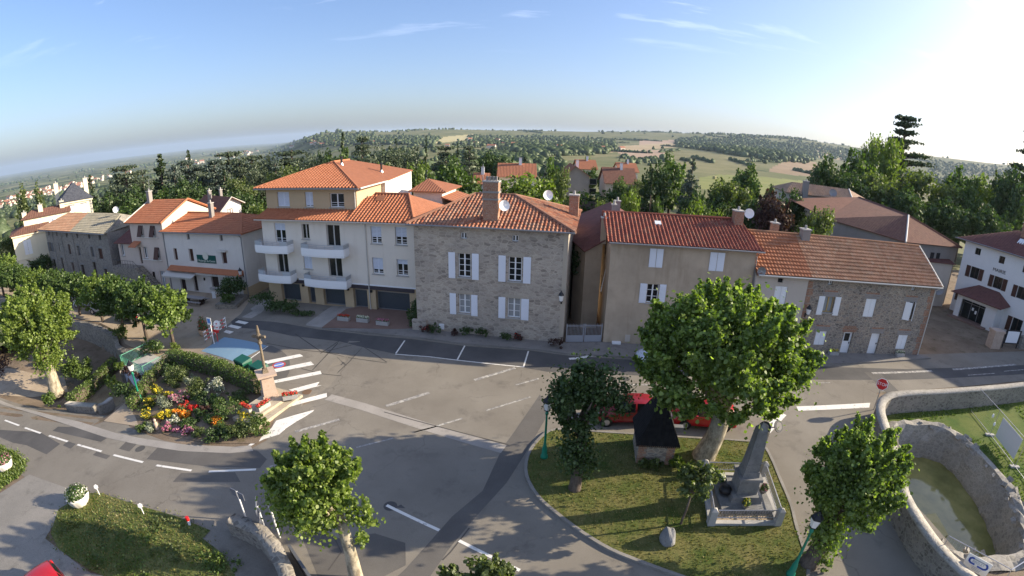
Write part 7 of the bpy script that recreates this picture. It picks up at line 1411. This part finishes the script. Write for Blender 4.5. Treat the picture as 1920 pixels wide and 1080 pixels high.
def far_terrain():
    az = np.arange(-78, 78.01, .3); rr = [60.]
    while rr[-1] < 26500: rr.append(rr[-1] * 1.028)
    na, nr = len(az), len(rr); v = []; rngx = np.random.default_rng(4)
    for r in rr:
        for a in az:
            p = far_pt(a, r); v.append((p.x, p.y, p.z - (.9 if r < 100 else 0)))
    f = []; mi = []
    for j in range(nr - 1):
        rm = (rr[j] + rr[j + 1]) / 2
        for i in range(na - 1):
            f.append((j * na + i, j * na + i + 1, (j + 1) * na + i + 1, (j + 1) * na + i)); am = (az[i] + az[i + 1]) / 2; k = 0
            if am < -21 - 3 * math.sin(rm * .001): k = 1
            elif rm > 180:
                p = far_pt(am, rm); q = proj(p)
                for mm, P in FIELDS:
                    if inpoly(q[0], q[1], P): k = mm; break
            mi.append(k)
    me = bpy.data.meshes.new('hills'); me.from_pydata(v, [], f)
    for m in (M_FGREEN, plainm, M_FTAN, M_FPINK, M_FOLIVE, M_FBROWN, M_FNEAR, M_FYEL): me.materials.append(m)
    me.polygons.foreach_set('material_index', mi); me.polygons.foreach_set('use_smooth', [True] * len(f)); o = bpy.data.objects.new('hills', me); COL.objects.link(o); tag(o, kind='structure')
def proj(P):
    d = np.array(P) - CC; d = d / np.linalg.norm(d); a, b, c = d @ CX, d @ CU, d @ _f; t = math.atan2(math.hypot(a, b), c); r = t / LA
    for _ in range(6): r = r - (LA * r - LB * r ** 3 - t) / (LA - 3 * LB * r * r)
    h = math.hypot(a, b) + 1e-9; return 960 + r * a / h, 540 - r * b / h
far_terrain()
# far woods: many small rounded tree tops, one mass
def woods(name, pts, m, seed):
    r = np.random.default_rng(seed); bmx = bmesh.new(); bmesh.ops.create_icosphere(bmx, subdivisions=1, radius=1.); bv = np.array([v.co[:] for v in bmx.verts]); bf = np.array([[q.index for q in f.verts] for f in bmx.faces]); bmx.free()
    n = len(pts); nv = len(bv); P = np.array([p[:3] for p in pts]); S = np.array([p[3] for p in pts]); jit = 1 + r.normal(size=(n, nv, 1)) * .22; vv = bv[None] * jit * S[:, None, None] * np.array([1, 1, .95]); vv += P[:, None] + np.array([0, 0, 1])[None, None] * (S * .7)[:, None, None]
    ff = (bf[None] + (np.arange(n) * nv)[:, None, None]).reshape(-1, 3); me = bpy.data.meshes.new(name); me.vertices.add(n * nv); me.vertices.foreach_set('co', vv.astype(np.float32).ravel()); me.loops.add(len(ff) * 3); me.loops.foreach_set('vertex_index', ff.astype(np.int32).ravel()); me.polygons.add(len(ff)); me.polygons.foreach_set('loop_start', np.arange(0, len(ff) * 3, 3, dtype=np.int32)); me.polygons.foreach_set('loop_total', np.full(len(ff), 3, np.int32)); me.update(calc_edges=True); me.materials.append(m); o = bpy.data.objects.new(name, me); COL.objects.link(o); tag(o, kind='stuff')
rng = random.Random(20); pts = []
WOODS = [([(960, 262), (1060, 258), (1150, 262), (1150, 285), (1100, 291), (1010, 292), (960, 282)], 1500, 7.5), ([(1268, 264), (1300, 258), (1340, 262), (1380, 258), (1480, 270), (1535, 294), (1500, 305), (1440, 300), (1380, 292), (1330, 283), (1270, 276)], 2000, 8.5), ([(1372, 249), (1420, 250), (1440, 258), (1368, 257)], 200, 9), ([(600, 262), (700, 255), (780, 256), (830, 258), (800, 272), (700, 270), (600, 275)], 1100, 7), ([(880, 255), (960, 258), (960, 275), (880, 268)], 400, 7), ([(1480, 262), (1560, 275), (1640, 288), (1640, 310), (1540, 295), (1480, 280)], 700, 7), ([(1740, 300), (1900, 315), (1925, 330), (1740, 330)], 500, 6), ([(860, 285), (950, 288), (1040, 303), (1000, 310), (860, 302)], 500, 4.5), ([(1176, 298), (1240, 300), (1250, 306), (1180, 308)], 90, 4), ([(560, 262), (640, 250), (700, 251), (700, 262), (600, 270)], 300, 9)]
for P, n, s in WOODS:
    x0 = min(p[0] for p in P); x1 = max(p[0] for p in P); y0 = min(p[1] for p in P); y1 = max(p[1] for p in P); k = 0; tries = 0
    while k < n and tries < n * 20:
        tries += 1; a, b = rng.uniform(x0, x1), rng.uniform(y0, y1)
        if not inpoly(a, b, P): continue
        p = far_at(a, b, 130); k += 1
        if p is None: continue
        pts.append((p.x + rng.uniform(-15, 15), p.y + rng.uniform(-25, 25), p.z - 2, s * rng.uniform(.6, 1.3)))
for _ in range(420):
    az = rng.uniform(-24, 60); r = math.exp(rng.uniform(math.log(220), math.log(3900))); p = far_pt(az, r); q = proj(p)
    if (any(inpoly(q[0], q[1], P) for m_, P in FIELDS) and rng.random() < .95) or (az > 6 and r < 800): continue
    pts.append((p.x, p.y, p.z - 1, rng.uniform(3, 6.5) * (1 + r / 4000)))
for _ in range(420):
    az = rng.uniform(-62, -20); r = math.exp(rng.uniform(math.log(300), math.log(9000))); p = far_pt(az, r); a_ = rng.uniform(4, 9) * (1 + r / 2500); pts.append((p.x, p.y, p.z - 1, a_ * .7))
for _ in range(150):
    az = rng.uniform(-58, 60); r = math.exp(rng.uniform(math.log(260), math.log(4500))); p = far_pt(az, r); d_ = rng.uniform(0, 6.28); k = rng.randint(8, 30); st_ = 5 * (1 + r / 3000)
    for i in range(k):
        x, y = p.x + math.cos(d_) * st_ * i, p.y + math.sin(d_) * st_ * i; rr_ = math.hypot(x, y); az_ = math.degrees(math.atan2(x, y))
        if rr_ < (800 if az_ > 6 else 220): continue
        q = far_pt(az_, rr_); pts.append((q.x, q.y, q.z - 1.5, rng.uniform(2.2, 4.2) * (1 + r / 3500)))
for _ in range(46):
    az = rng.uniform(-60, 58); r = math.exp(rng.uniform(math.log(350), math.log(7000))); p = far_pt(az, r); ex = rng.uniform(20, 70) * (1 + r / 1500)
    if any(inpoly(*proj(p), P) for m_, P in FIELDS): continue
    for i in range(rng.randint(40, 110)):
        x, y = p.x + rng.gauss(0, ex), p.y + rng.gauss(0, ex * .6); rr_ = math.hypot(x, y)
        if rr_ < 900: continue
        q = far_pt(math.degrees(math.atan2(x, y)), rr_); pts.append((q.x, q.y, q.z - 2.5, rng.uniform(3.5, 6.5) * (1 + r / 4000)))
woods('far_woods', pts, leafmat('far foliage', (.025, .042, .016), (.06, .085, .03), .1), 6)
# distant houses: each one a thing, mesh shared
hm = MB(); hm.hexa([(-6, -4, -2), (6, -4, -2), (6, 4, -2), (-6, 4, -2)], [(-6, -4, 5), (6, -4, 5), (6, 4, 5), (-6, 4, 5)]); hm.quad((-6.3, -4.5, 4.9), (6.3, -4.5, 4.9), (6.3, 0, 7.6), (-6.3, 0, 7.6)); hm.quad((6.3, 4.5, 4.9), (-6.3, 4.5, 4.9), (-6.3, 0, 7.6), (6.3, 0, 7.6)); hm.quad((-6, -4, 5), (-6, 0, 7.5), (-6, 4, 5)); hm.quad((6, -4, 5), (6, 4, 5), (6, 0, 7.5))
fm_ = bpy.data.meshes.new('distant_house'); fm_.from_pydata(hm.v, [], hm.f); fm_.materials.append(plaster('far wall', (.62, .55, .45), .05)); fm_.materials.append(mat('far roof', (.34, .15, .09), .9)); fm_.polygons.foreach_set('material_index', [0] * 6 + [1, 1, 0, 0])
TOWN = [([(30, 368), (90, 352), (150, 340), (200, 328), (216, 332), (150, 352), (95, 366), (30, 384), (0, 392), (0, 380)], 150, 'pale house of the far town on the plain', 'houses of the far town on the plain', 1.25), ([(572, 268), (600, 262), (628, 261), (630, 270), (590, 275)], 26, 'pale house of the hill village on the left skyline', 'houses of the hill village', .9), ([(640, 268), (900, 262), (1180, 262), (1240, 270), (1180, 285), (900, 285)], 26, 'small pale farmhouse among the far fields and woods', 'scattered far farmhouses', 1.0), ([(230, 318), (420, 288), (560, 275), (560, 282), (420, 300), (240, 335)], 26, 'tiny pale house on the hazy plain beyond the cedars', 'houses on the hazy plain', 1.6)]
for P, n, lb, gr, s in TOWN:
    x0 = min(p[0] for p in P); x1 = max(p[0] for p in P); y0 = min(p[1] for p in P); y1 = max(p[1] for p in P); k = 0; t_ = 0
    while k < n and t_ < 5000:
        t_ += 1; a, b = rng.uniform(x0, x1), rng.uniform(y0, y1)
        if not inpoly(a, b, P): continue
        p = far_at(a, b, 250)
        if p is None: continue
        k += 1; o = bpy.data.objects.new('distant_house', fm_); COL.objects.link(o); o.location = p; q = s * rng.uniform(.7, 1.3) * (1 + (p.length / 9000)); o.scale = (q, q, q * rng.uniform(.8, 1.2)); o.rotation_euler = (0, 0, rng.uniform(-.6, .6)); tag(o, lb, 'house', gr)
# houses in the middle distance behind the village
def mid_house(label, pxl, pxr, y, ze, zr, rm, wm, dep=9, gable=False, z0=-8, ops=()):
    a = at_y(pxl[0], pxl[1], y); b = at_y(pxr[0], pxr[1], y * 1.0); Fr = F(a, b); H = house('country_house', label, 'house', Fr); W_ = Fr.len
    if not gable:
        block(H, wm, Fr, 0, W_, dep, z0, ze, (), zr); roof(H, rm, [[Fr.P(-.5, ze, .6), Fr.P(W_ + .5, ze, .6), Fr.P(W_ + .5, zr + .1, -dep / 2), Fr.P(-.5, zr + .1, -dep / 2)], [Fr.P(W_ + .5, ze, -dep - .6), Fr.P(-.5, ze, -dep - .6), Fr.P(-.5, zr + .1, -dep / 2), Fr.P(W_ + .5, zr + .1, -dep / 2)]], wave=False)
    else:
        q = MB(); q.quad(Fr.P(0, z0), Fr.P(W_, z0), Fr.P(W_, ze), Fr.P(W_ * .4, zr), Fr.P(0, ze)); q.quad(Fr.P(W_, z0), Fr.P(W_, z0, -dep), Fr.P(W_, ze, -dep), Fr.P(W_, ze)); q.quad(Fr.P(0, z0, -dep), Fr.P(0, z0), Fr.P(0, ze), Fr.P(0, ze, -dep)); q.build('wall', wm, H)
        roof(H, rm, [[Fr.P(W_ + .5, ze - .2, -dep), Fr.P(W_ + .5, ze - .2, .6), Fr.P(W_ * .4, zr + .1, .6), Fr.P(W_ * .4, zr + .1, -dep)], [Fr.P(-.5, ze - .2, .6), Fr.P(-.5, ze - .2, -dep), Fr.P(W_ * .4, zr + .1, -dep), Fr.P(W_ * .4, zr + .1, .6)]], wave=False)
    for u0, u1, c, d in ops: win(H, Fr, u0, u1, c, d, 'two', d=.05, sill=False, fm=M_GREYP)
    chimney(H, Fr.P(W_ * .6, 0, -dep * .45), .6, .6, zr - .8, zr + 1.2, M_WHITE, Fr, 0); return H
mid_house('long low house with red roof above the stone house chimney', (936, 335), (1002, 333), 98, 7.2, 9.6, M_T_NEWF, M_CREAM, 9, ops=((3, 4.2, 4.5, 6.5),)); mid_house('grey gabled house with dark glazing and red roof edge', (1060, 345), (1104, 345), 115, 6.3, 8.6, M_T_NEWF, M_GREYP, 12, True, ops=((4.0, 7.5, 4.4, 5.8), (4.0, 7.5, 2.0, 3.5)))
mid_house('house with steep brown roof right of the grey gabled house', (1136, 345), (1192, 344), 118, 4.6, 8.2, M_T_BRN, M_ROWP, 9); mid_house('red roofed house behind the grey gabled house', (1083, 318), (1118, 318), 150, 5.6, 8.2, M_T_NEWF, M_CREAM, 10); mid_house('red roofed house behind the steep brown roof', (1162, 318), (1196, 318), 155, 5.0, 7.6, M_T_NEWF, M_CREAM, 10); mid_house('small red roofed house left of the stone house chimney', (890, 338), (912, 337), 92, 6.3, 8.0, M_T_NEWF, M_CREAM, 7)
p = far_at(1339, 336, 150); o = MB().lathe(p + V(0, 0, 0), [(1.3, 0), (1.5, .6), (1.5, 2.2), (1.3, 2.6)], 12).build('hay_bale', M_FYEL); tag(o, 'round hay bale lying on the mown meadow', 'hay bale')

# ------------------------------------------------------------------ trees behind the village
def proto_broad(m, seed, n=4200, size=.42, k=26, R=(3.6, 3.6, 3.9), c=5.9):
    R_ = thing('broadleaf_tree', 'x', 'tree', V(0, 0, 0)); MB().tube([(0, 0, -1), (.1, 0, 2.5), (0, .1, 5)], [.4, .3, .2], 7).build('trunk', B_DARK, R_, True); add_me('crown', leaf_mesh('crown', crown_clumps((0, 0, c), R, k, .3, seed, -.85, 10), n, size, m, seed, 'kite'), R_); return R_
def proto_fir(m, seed, n=4200, w_=2.3, H=10.):
    R_ = thing('fir_tree', 'x', 'tree', V(0, 0, 0)); rng = random.Random(seed); cl = []
    MB().tube([(0, 0, -1), (0, 0, H * .97)], [.25, .03], 6).build('trunk', B_DARK, R_, True); z = .8
    while z < H * .99:
        f_ = 1 - z / H; r = w_ * (f_ ** .85) * rng.uniform(.75, 1.15) + .08; k = max(3, int(r * 4))
        for i in range(k):
            a = rng.uniform(0, 6.28); q = r * rng.uniform(.45, .8); cl.append((math.cos(a) * q, math.sin(a) * q, z - q * .18, .34 * r + .12, .34 * r + .12, .18 * r + .14))
        z += .42 + .25 * f_
    cl.append((0, 0, H * .98, .1, .1, .4)); add_me('crown', leaf_mesh('crown', cl, int(n * 1.7), .3, m, seed, 'kite', .2, .3, .45), R_); return R_
def proto_cedar(m, seed, n=5200, w_=4.2, H=10., gap=.8):
    R_ = thing('cedar_tree', 'x', 'tree', V(0, 0, 0)); rng = random.Random(seed); cl = []; t = MB(); t.tube([(0, 0, -1), (.1, 0, H * .5), (0, .1, H * .96)], [.45, .28, .06], 7); t.build('trunk', B_DARK, R_, True); lb_ = MB(); z = .9
    while z < H:
        f_ = 1 - (z / H) ** 2.2; r = w_ * (.25 + .75 * f_) * rng.uniform(.7, 1.1)
        for i in range(rng.randint(5, 8)):
            a = rng.uniform(0, 6.28); q = r * rng.uniform(.5, 1.0); e = V(math.cos(a) * q, math.sin(a) * q, z + q * .08); lb_.tube([(0, 0, z - .3), tuple(e)], [.07, .02], 4, False)
            for s in (.45, .75, 1.0): cl.append((e.x * s + rng.uniform(-.2, .2), e.y * s + rng.uniform(-.2, .2), z + q * .08 * s, .27 * r + .25, .27 * r + .25, .3 if seed != 209 else .2))
        z += gap * rng.uniform(.8, 1.2)
    lb_.build('limbs', B_DARK, R_); add_me('crown', leaf_mesh('crown', cl, int(n * 1.9),   .3 if seed != 209 else .26, m, seed, 'kite', .8, .2, 0., .25), R_); return R_
PR = {'dark': proto_broad(L_DARK, 201), 'mid': proto_broad(L_MID, 202, R=(3.3, 3.3, 4.2)), 'olive': proto_broad(L_OLIVE, 203, 4600, .36), 'bright': proto_broad(L_BRIGHT, 204, 4600, .4, 30), 'fir': proto_fir(L_FIR, 205), 'bluefir': proto_fir(L_BLUEF, 206, w_=2.6), 'cedar': proto_cedar(L_CEDAR, 207), 'bluecedar': proto_cedar(L_BLUEF, 208, w_=4.6), 'bigcedar': proto_cedar(L_FIR, 209, 7500, 4.0, 10, .6), 'poplar': proto_broad(L_OLIVE, 210, 3000, .34, 22, (1.1, 1.1, 4.8), 5.0), 'purple': proto_broad(L_PURP, 211), 'bush': proto_broad(L_BRIGHT, 212, 3600, .4, 24, (4.4, 3.6, 4.2), 4.6), 'pine': proto_broad(L_CEDAR, 213, 4600, .3, 34, (3.4, 3.4, 4.0), 5.8)}
KN = {'dark': ('broadleaf_tree', 'dark green broadleaf tree'), 'mid': ('broadleaf_tree', 'mid green broadleaf tree'), 'olive': ('broadleaf_tree', 'olive green broadleaf tree'), 'bright': ('broadleaf_tree', 'bright yellow green tree'), 'fir': ('fir_tree', 'dark pointed fir'), 'bluefir': ('fir_tree', 'bluish pointed fir'), 'cedar': ('cedar_tree', 'grey green layered cedar'), 'bluecedar': ('cedar_tree', 'blue grey layered cedar'), 'bigcedar': ('cedar_tree', 'tall dark cedar with open horizontal plates'), 'poplar': ('poplar_tree', 'slim columnar poplar'), 'purple': ('broadleaf_tree', 'dark purple leaved tree'), 'bush': ('broadleaf_tree', 'low bright yellow green bushy tree'), 'pine': ('pine_tree', 'grey green bushy pine')}
used = {}
ZT = lambda x, y: 0. if math.hypot(x, y) < 100 else far_pt(math.degrees(math.atan2(x, y)), math.hypot(x, y)).z
def bgtree(kind, px_, pyt, dist, wpx, where, group, zb=None):
    """tree whose top shows at px_, pyt and which stands dist metres ahead; wpx its width in the photo"""
    T = at_y(px_, pyt, dist); zb = (min(0, ZT(T[0], T[1])) - .5) if zb is None else zb; H = max(2.5, T[2] - zb); d = np.linalg.norm(T - CC); wm = wpx / 850. * d; H *= {'bush': 1.14, 'bright': 1.02}.get(kind, 1.); base = {'fir': 4.6, 'bluefir': 5.2, 'cedar': 8.4, 'bluecedar': 9.2, 'bigcedar': 6.6, 'poplar': 2.5, 'bush': 9.5}.get(kind, 7.6)
    o = PR[kind]; sc = (wm / base, wm / base, H / 10.); loc = V(T[0], T[1], zb); lb = KN[kind][1] + ' ' + where
    if kind not in used: used[kind] = 1; o.location = loc; o.scale = sc; o.name = KN[kind][0]; o['label'] = lb; o['group'] = group; return o
    used[kind] += 1; return dup(o, loc, used[kind] * 1.37, lb, group, sc)
gA, gB, gC = 'cedars and firs behind the inn and manor', 'trees behind the apartment and stone houses', 'trees of the wood behind the town hall'
for q in (('poplar', 36, 344, 82, 24, 'left of the manor chimney, nearer the edge'), ('poplar', 69, 341, 84, 20, 'just left of the manor chimney'), ('fir', 168, 330, 78, 34, 'right beside the slate roof'), ('cedar', 232, 303, 82, 78, 'between the slate roof and the stair house'), ('fir', 299, 291, 80, 62, 'tallest above the stair house roof'), ('bluecedar', 350, 297, 82, 90, 'left of the white gable'), ('fir', 352, 283, 90, 30, 'pointed top left of the white gable'), ('bluecedar', 402, 296, 84, 80, 'above the white gable'), ('cedar', 428, 277, 92, 76, 'right of the white gable'), ('dark', 385, 350, 74, 70, 'low behind the inn ridge'), ('dark', 462, 362, 66, 70, 'in shade between inn and apartments'), ('bright', 478, 378, 56, 30, 'touching the left corner of the apartments'), ('dark', 436, 352, 72, 70, 'in shade right of the white gable'), ('fir', 420, 320, 80, 40, 'in front of the layered cedar'), ('cedar', 470, 285, 94, 74, 'left of the apartment eaves'), ('pine', 502, 283, 96, 70, 'above the left apartment eaves'), ('cedar', 545, 276, 98, 88, 'above the left slope of the apartment roof'), ('olive', 528, 308, 80, 60, 'bare twigged, above the left apartment roof slope'), ('mid', 255, 372, 70, 90, 'low above the grey roof'), ('dark', 200, 360, 76, 70, 'low beside the slate block'), ('dark', 320, 345, 76, 80, 'low behind the stair house')):
    bgtree(q[0], q[1], q[2], q[3], q[4] * (1.35 if q[0] in ('cedar', 'bluecedar', 'fir', 'pine') else 1.1), q[5], gA)
for q in (('pine', 215, 325, 88, 50, 'low behind the first layered cedar'), ('cedar', 265, 312, 92, 60, 'behind the stair house chimney'), ('bluecedar', 325, 306, 78, 60, 'before the tallest fir'), ('pine', 378, 300, 96, 60, 'between the two bluish cedars'), ('dark', 345, 330, 72, 70, 'dark below the bluish cedars'), ('cedar', 448, 292, 86, 60, 'dense, right of the layered pair'), ('pine', 485, 298, 84, 60, 'dense, left of the apartment corner'), ('bluecedar', 515, 300, 86, 60, 'greyish, just over the apartment corner'), ('pine', 570, 286, 92, 60, 'dense, over the left apartment slope'), ('mid', 300, 355, 70, 70, 'green, low behind the stair house'), ('dark', 250, 345, 74, 70, 'dark, low over the grey roof dish'), ('olive', 450, 330, 76, 60, 'pale, behind the inn and apartments')):
    bgtree(*q, gA)
for q in (('pine', 590, 276, 100, 60, 'left of the apartment roof peak'), ('dark', 612, 278, 96, 50, 'beside the apartment roof peak'), ('fir', 643, 250, 100, 36, 'rising above the apartment roof peak'), ('cedar', 678, 248, 98, 64, 'tallest behind the apartment roof peak'), ('mid', 640, 275, 92, 60, 'just over the apartment roof peak'), ('pine', 722, 264, 104, 80, 'over the right apartment roof slope'), ('pine', 764, 266, 110, 70, 'above the white end wall'), ('fir', 799, 256, 108, 22, 'small dark cone on the skyline'), ('cedar', 835, 268, 112, 80, 'behind the big round tree'), ('fir', 742, 260, 130, 18, 'tiny cone on the skyline'), ('olive', 722, 300, 74, 50, 'just over the right apartment roof edge'), ('bright', 786, 299, 72, 54, 'right of the white end wall'), ('bluefir', 800, 320, 66, 44, 'right of the apartment end wall'), ('mid', 853, 292, 76, 104, 'largest round one left of the stone house chimney'), ('mid', 815, 322, 62, 60, 'low beside the stone house roof left'), ('cedar', 880, 268, 116, 50, 'left of the tall chimney'), ('fir', 858, 270, 125, 22, 'dark cone behind the big round tree'), ('dark', 920, 282, 130, 60, 'above the tall chimney'), ('dark', 948, 290, 125, 50, 'right above the tall chimney'), ('bright', 996, 321, 66, 122, 'big round one right of the tall chimney'), ('mid', 1032, 293, 78, 60, 'tall cone shaped behind the round bright one'), ('bluefir', 1022, 304, 74, 44, 'in front of the tall cone shaped tree'), ('olive', 1048, 310, 72, 50, 'leaning right of the bluish fir'), ('fir', 985, 295, 105, 40, 'dark behind the round bright one'), ('dark', 1062, 318, 140, 50, 'above the grey gabled house'), ('mid', 1110, 312, 135, 40, 'between the far red roofs'), ('bright', 1102, 290, 160, 14, 'small and slim in the far field'), ('dark', 1140, 320, 130, 50, 'left of the steep brown roof'), ('mid', 1165, 330, 108, 44, 'low before the steep brown roof'), ('olive', 1200, 335, 100, 50, 'right of the steep brown roof'), ('bright', 1183, 350, 56, 44, 'slim young one above the beige house ridge'), ('olive', 1140, 372, 58, 60, 'low before the dark hedge'), ('fir', 1224, 318, 64, 50, 'dark over the middle of the beige house ridge'), ('mid', 1262, 283, 80, 70, 'tall round topped above the beige house'), ('dark', 1238, 300, 74, 66, 'dark left of the tall round topped one'), ('bluefir', 1300, 297, 72, 72, 'broad bluish over the beige house'), ('dark', 1310, 350, 62, 60, 'in shade at the beige house chimney'), ('mid', 1235, 366, 56, 34, 'small cone at the beige house ridge'), ('bush', 1320, 373, 56, 96, 'spreading over the right of the beige house ridge'), ('olive', 1373, 332, 68, 84, 'loose crowned left of the satellite dish'), ('mid', 1404, 304, 96, 72, 'round in the mown meadow'), ('dark', 1352, 360, 66, 60, 'in shade left of the satellite dish'), ('dark', 1420, 364, 60, 60, 'in shade right of the satellite dish'), ('purple', 1455, 358, 58, 74, 'above the orange end of the row house roof'), ('dark', 1490, 352, 66, 60, 'left of the tiled farmhouse'), ('olive', 1540, 382, 50, 70, 'before the tiled farmhouse'), ('mid', 1515, 425, 45, 70, 'low behind the row house ridge'), ('dark', 1360, 346, 120, 60, 'on the near edge of the mown meadow'), ('mid', 1450, 345, 105, 40, 'right of the meadow tree')):
    bgtree(*q, gB)
for q in (('dark', 1558, 288, 84, 84, 'at the left end'), ('mid', 1612, 278, 92, 90, 'left of the tall light one'), ('bright', 1668, 246, 96, 76, 'tallest light one'), ('olive', 1640, 250, 112, 40, 'thin topped behind the light one'), ('bigcedar', 1700, 222, 108, 96, 'standing over all'), ('dark', 1600, 320, 78, 80, 'in shade behind the farmhouse'), ('olive', 1655, 320, 78, 86, 'below the tall light one'), ('dark', 1700, 345, 72, 90, 'in deep shade above the brown barn roof'), ('olive', 1742, 316, 82, 106, 'broad one in the middle'), ('mid', 1795, 308, 88, 76, 'right of the broad one'), ('bright', 1850, 322, 84, 64, 'sunlit one near the right edge'), ('mid', 1820, 330, 78, 66, 'above the town hall roof'), ('dark', 1780, 370, 70, 90, 'in deep shade above the town hall corner'), ('dark', 1860, 385, 66, 90, 'in shade behind the town hall roof'), ('dark', 1905, 312, 74, 70, 'dark at the right picture edge'), ('bigcedar', 1938, 236, 80, 60, 'cut by the right picture edge'), ('olive', 1885, 318, 90, 60, 'between the sunlit one and the right edge'), ('dark', 1650, 380, 68, 90, 'in shade over the farmhouse roof'), ('mid', 1580, 400, 60, 60, 'behind the farmhouse right slope')):
    bgtree(*q, gC)
for k_, o_ in PR.items():
    if k_ not in used: [bpy.data.objects.remove(c) for c in list(o_.children)]; bpy.data.objects.remove(o_)
bgtree('dark', 78, 478, 53, 60, 'between the manor wing and the grey stone house', gA, -1.5); bgtree('olive', 12, 440, 56, 60, 'yellowing, at the left picture edge by the manor', gA, -1.5)

# ------------------------------------------------------------------ haze over the plain and hills
hz = MB().box((-27500, -60, -260), (27500, 27500, 215)).build('haze', mat('haze', (1, 1, 1))); tag(hz, kind='stuff'); hm_ = hz.data.materials[0]; hn = hm_.node_tree; hn.nodes.remove(hn.nodes['Principled BSDF']); pv = hn.nodes.new('ShaderNodeVolumePrincipled'); pv.inputs['Color'].default_value = (.56, .69, .88, 1); pv.inputs['Density'].default_value = 5e-5; pv.inputs['Anisotropy'].default_value = .2; hn.links.new(pv.outputs[0], hn.nodes['Material Output'].inputs['Volume'])
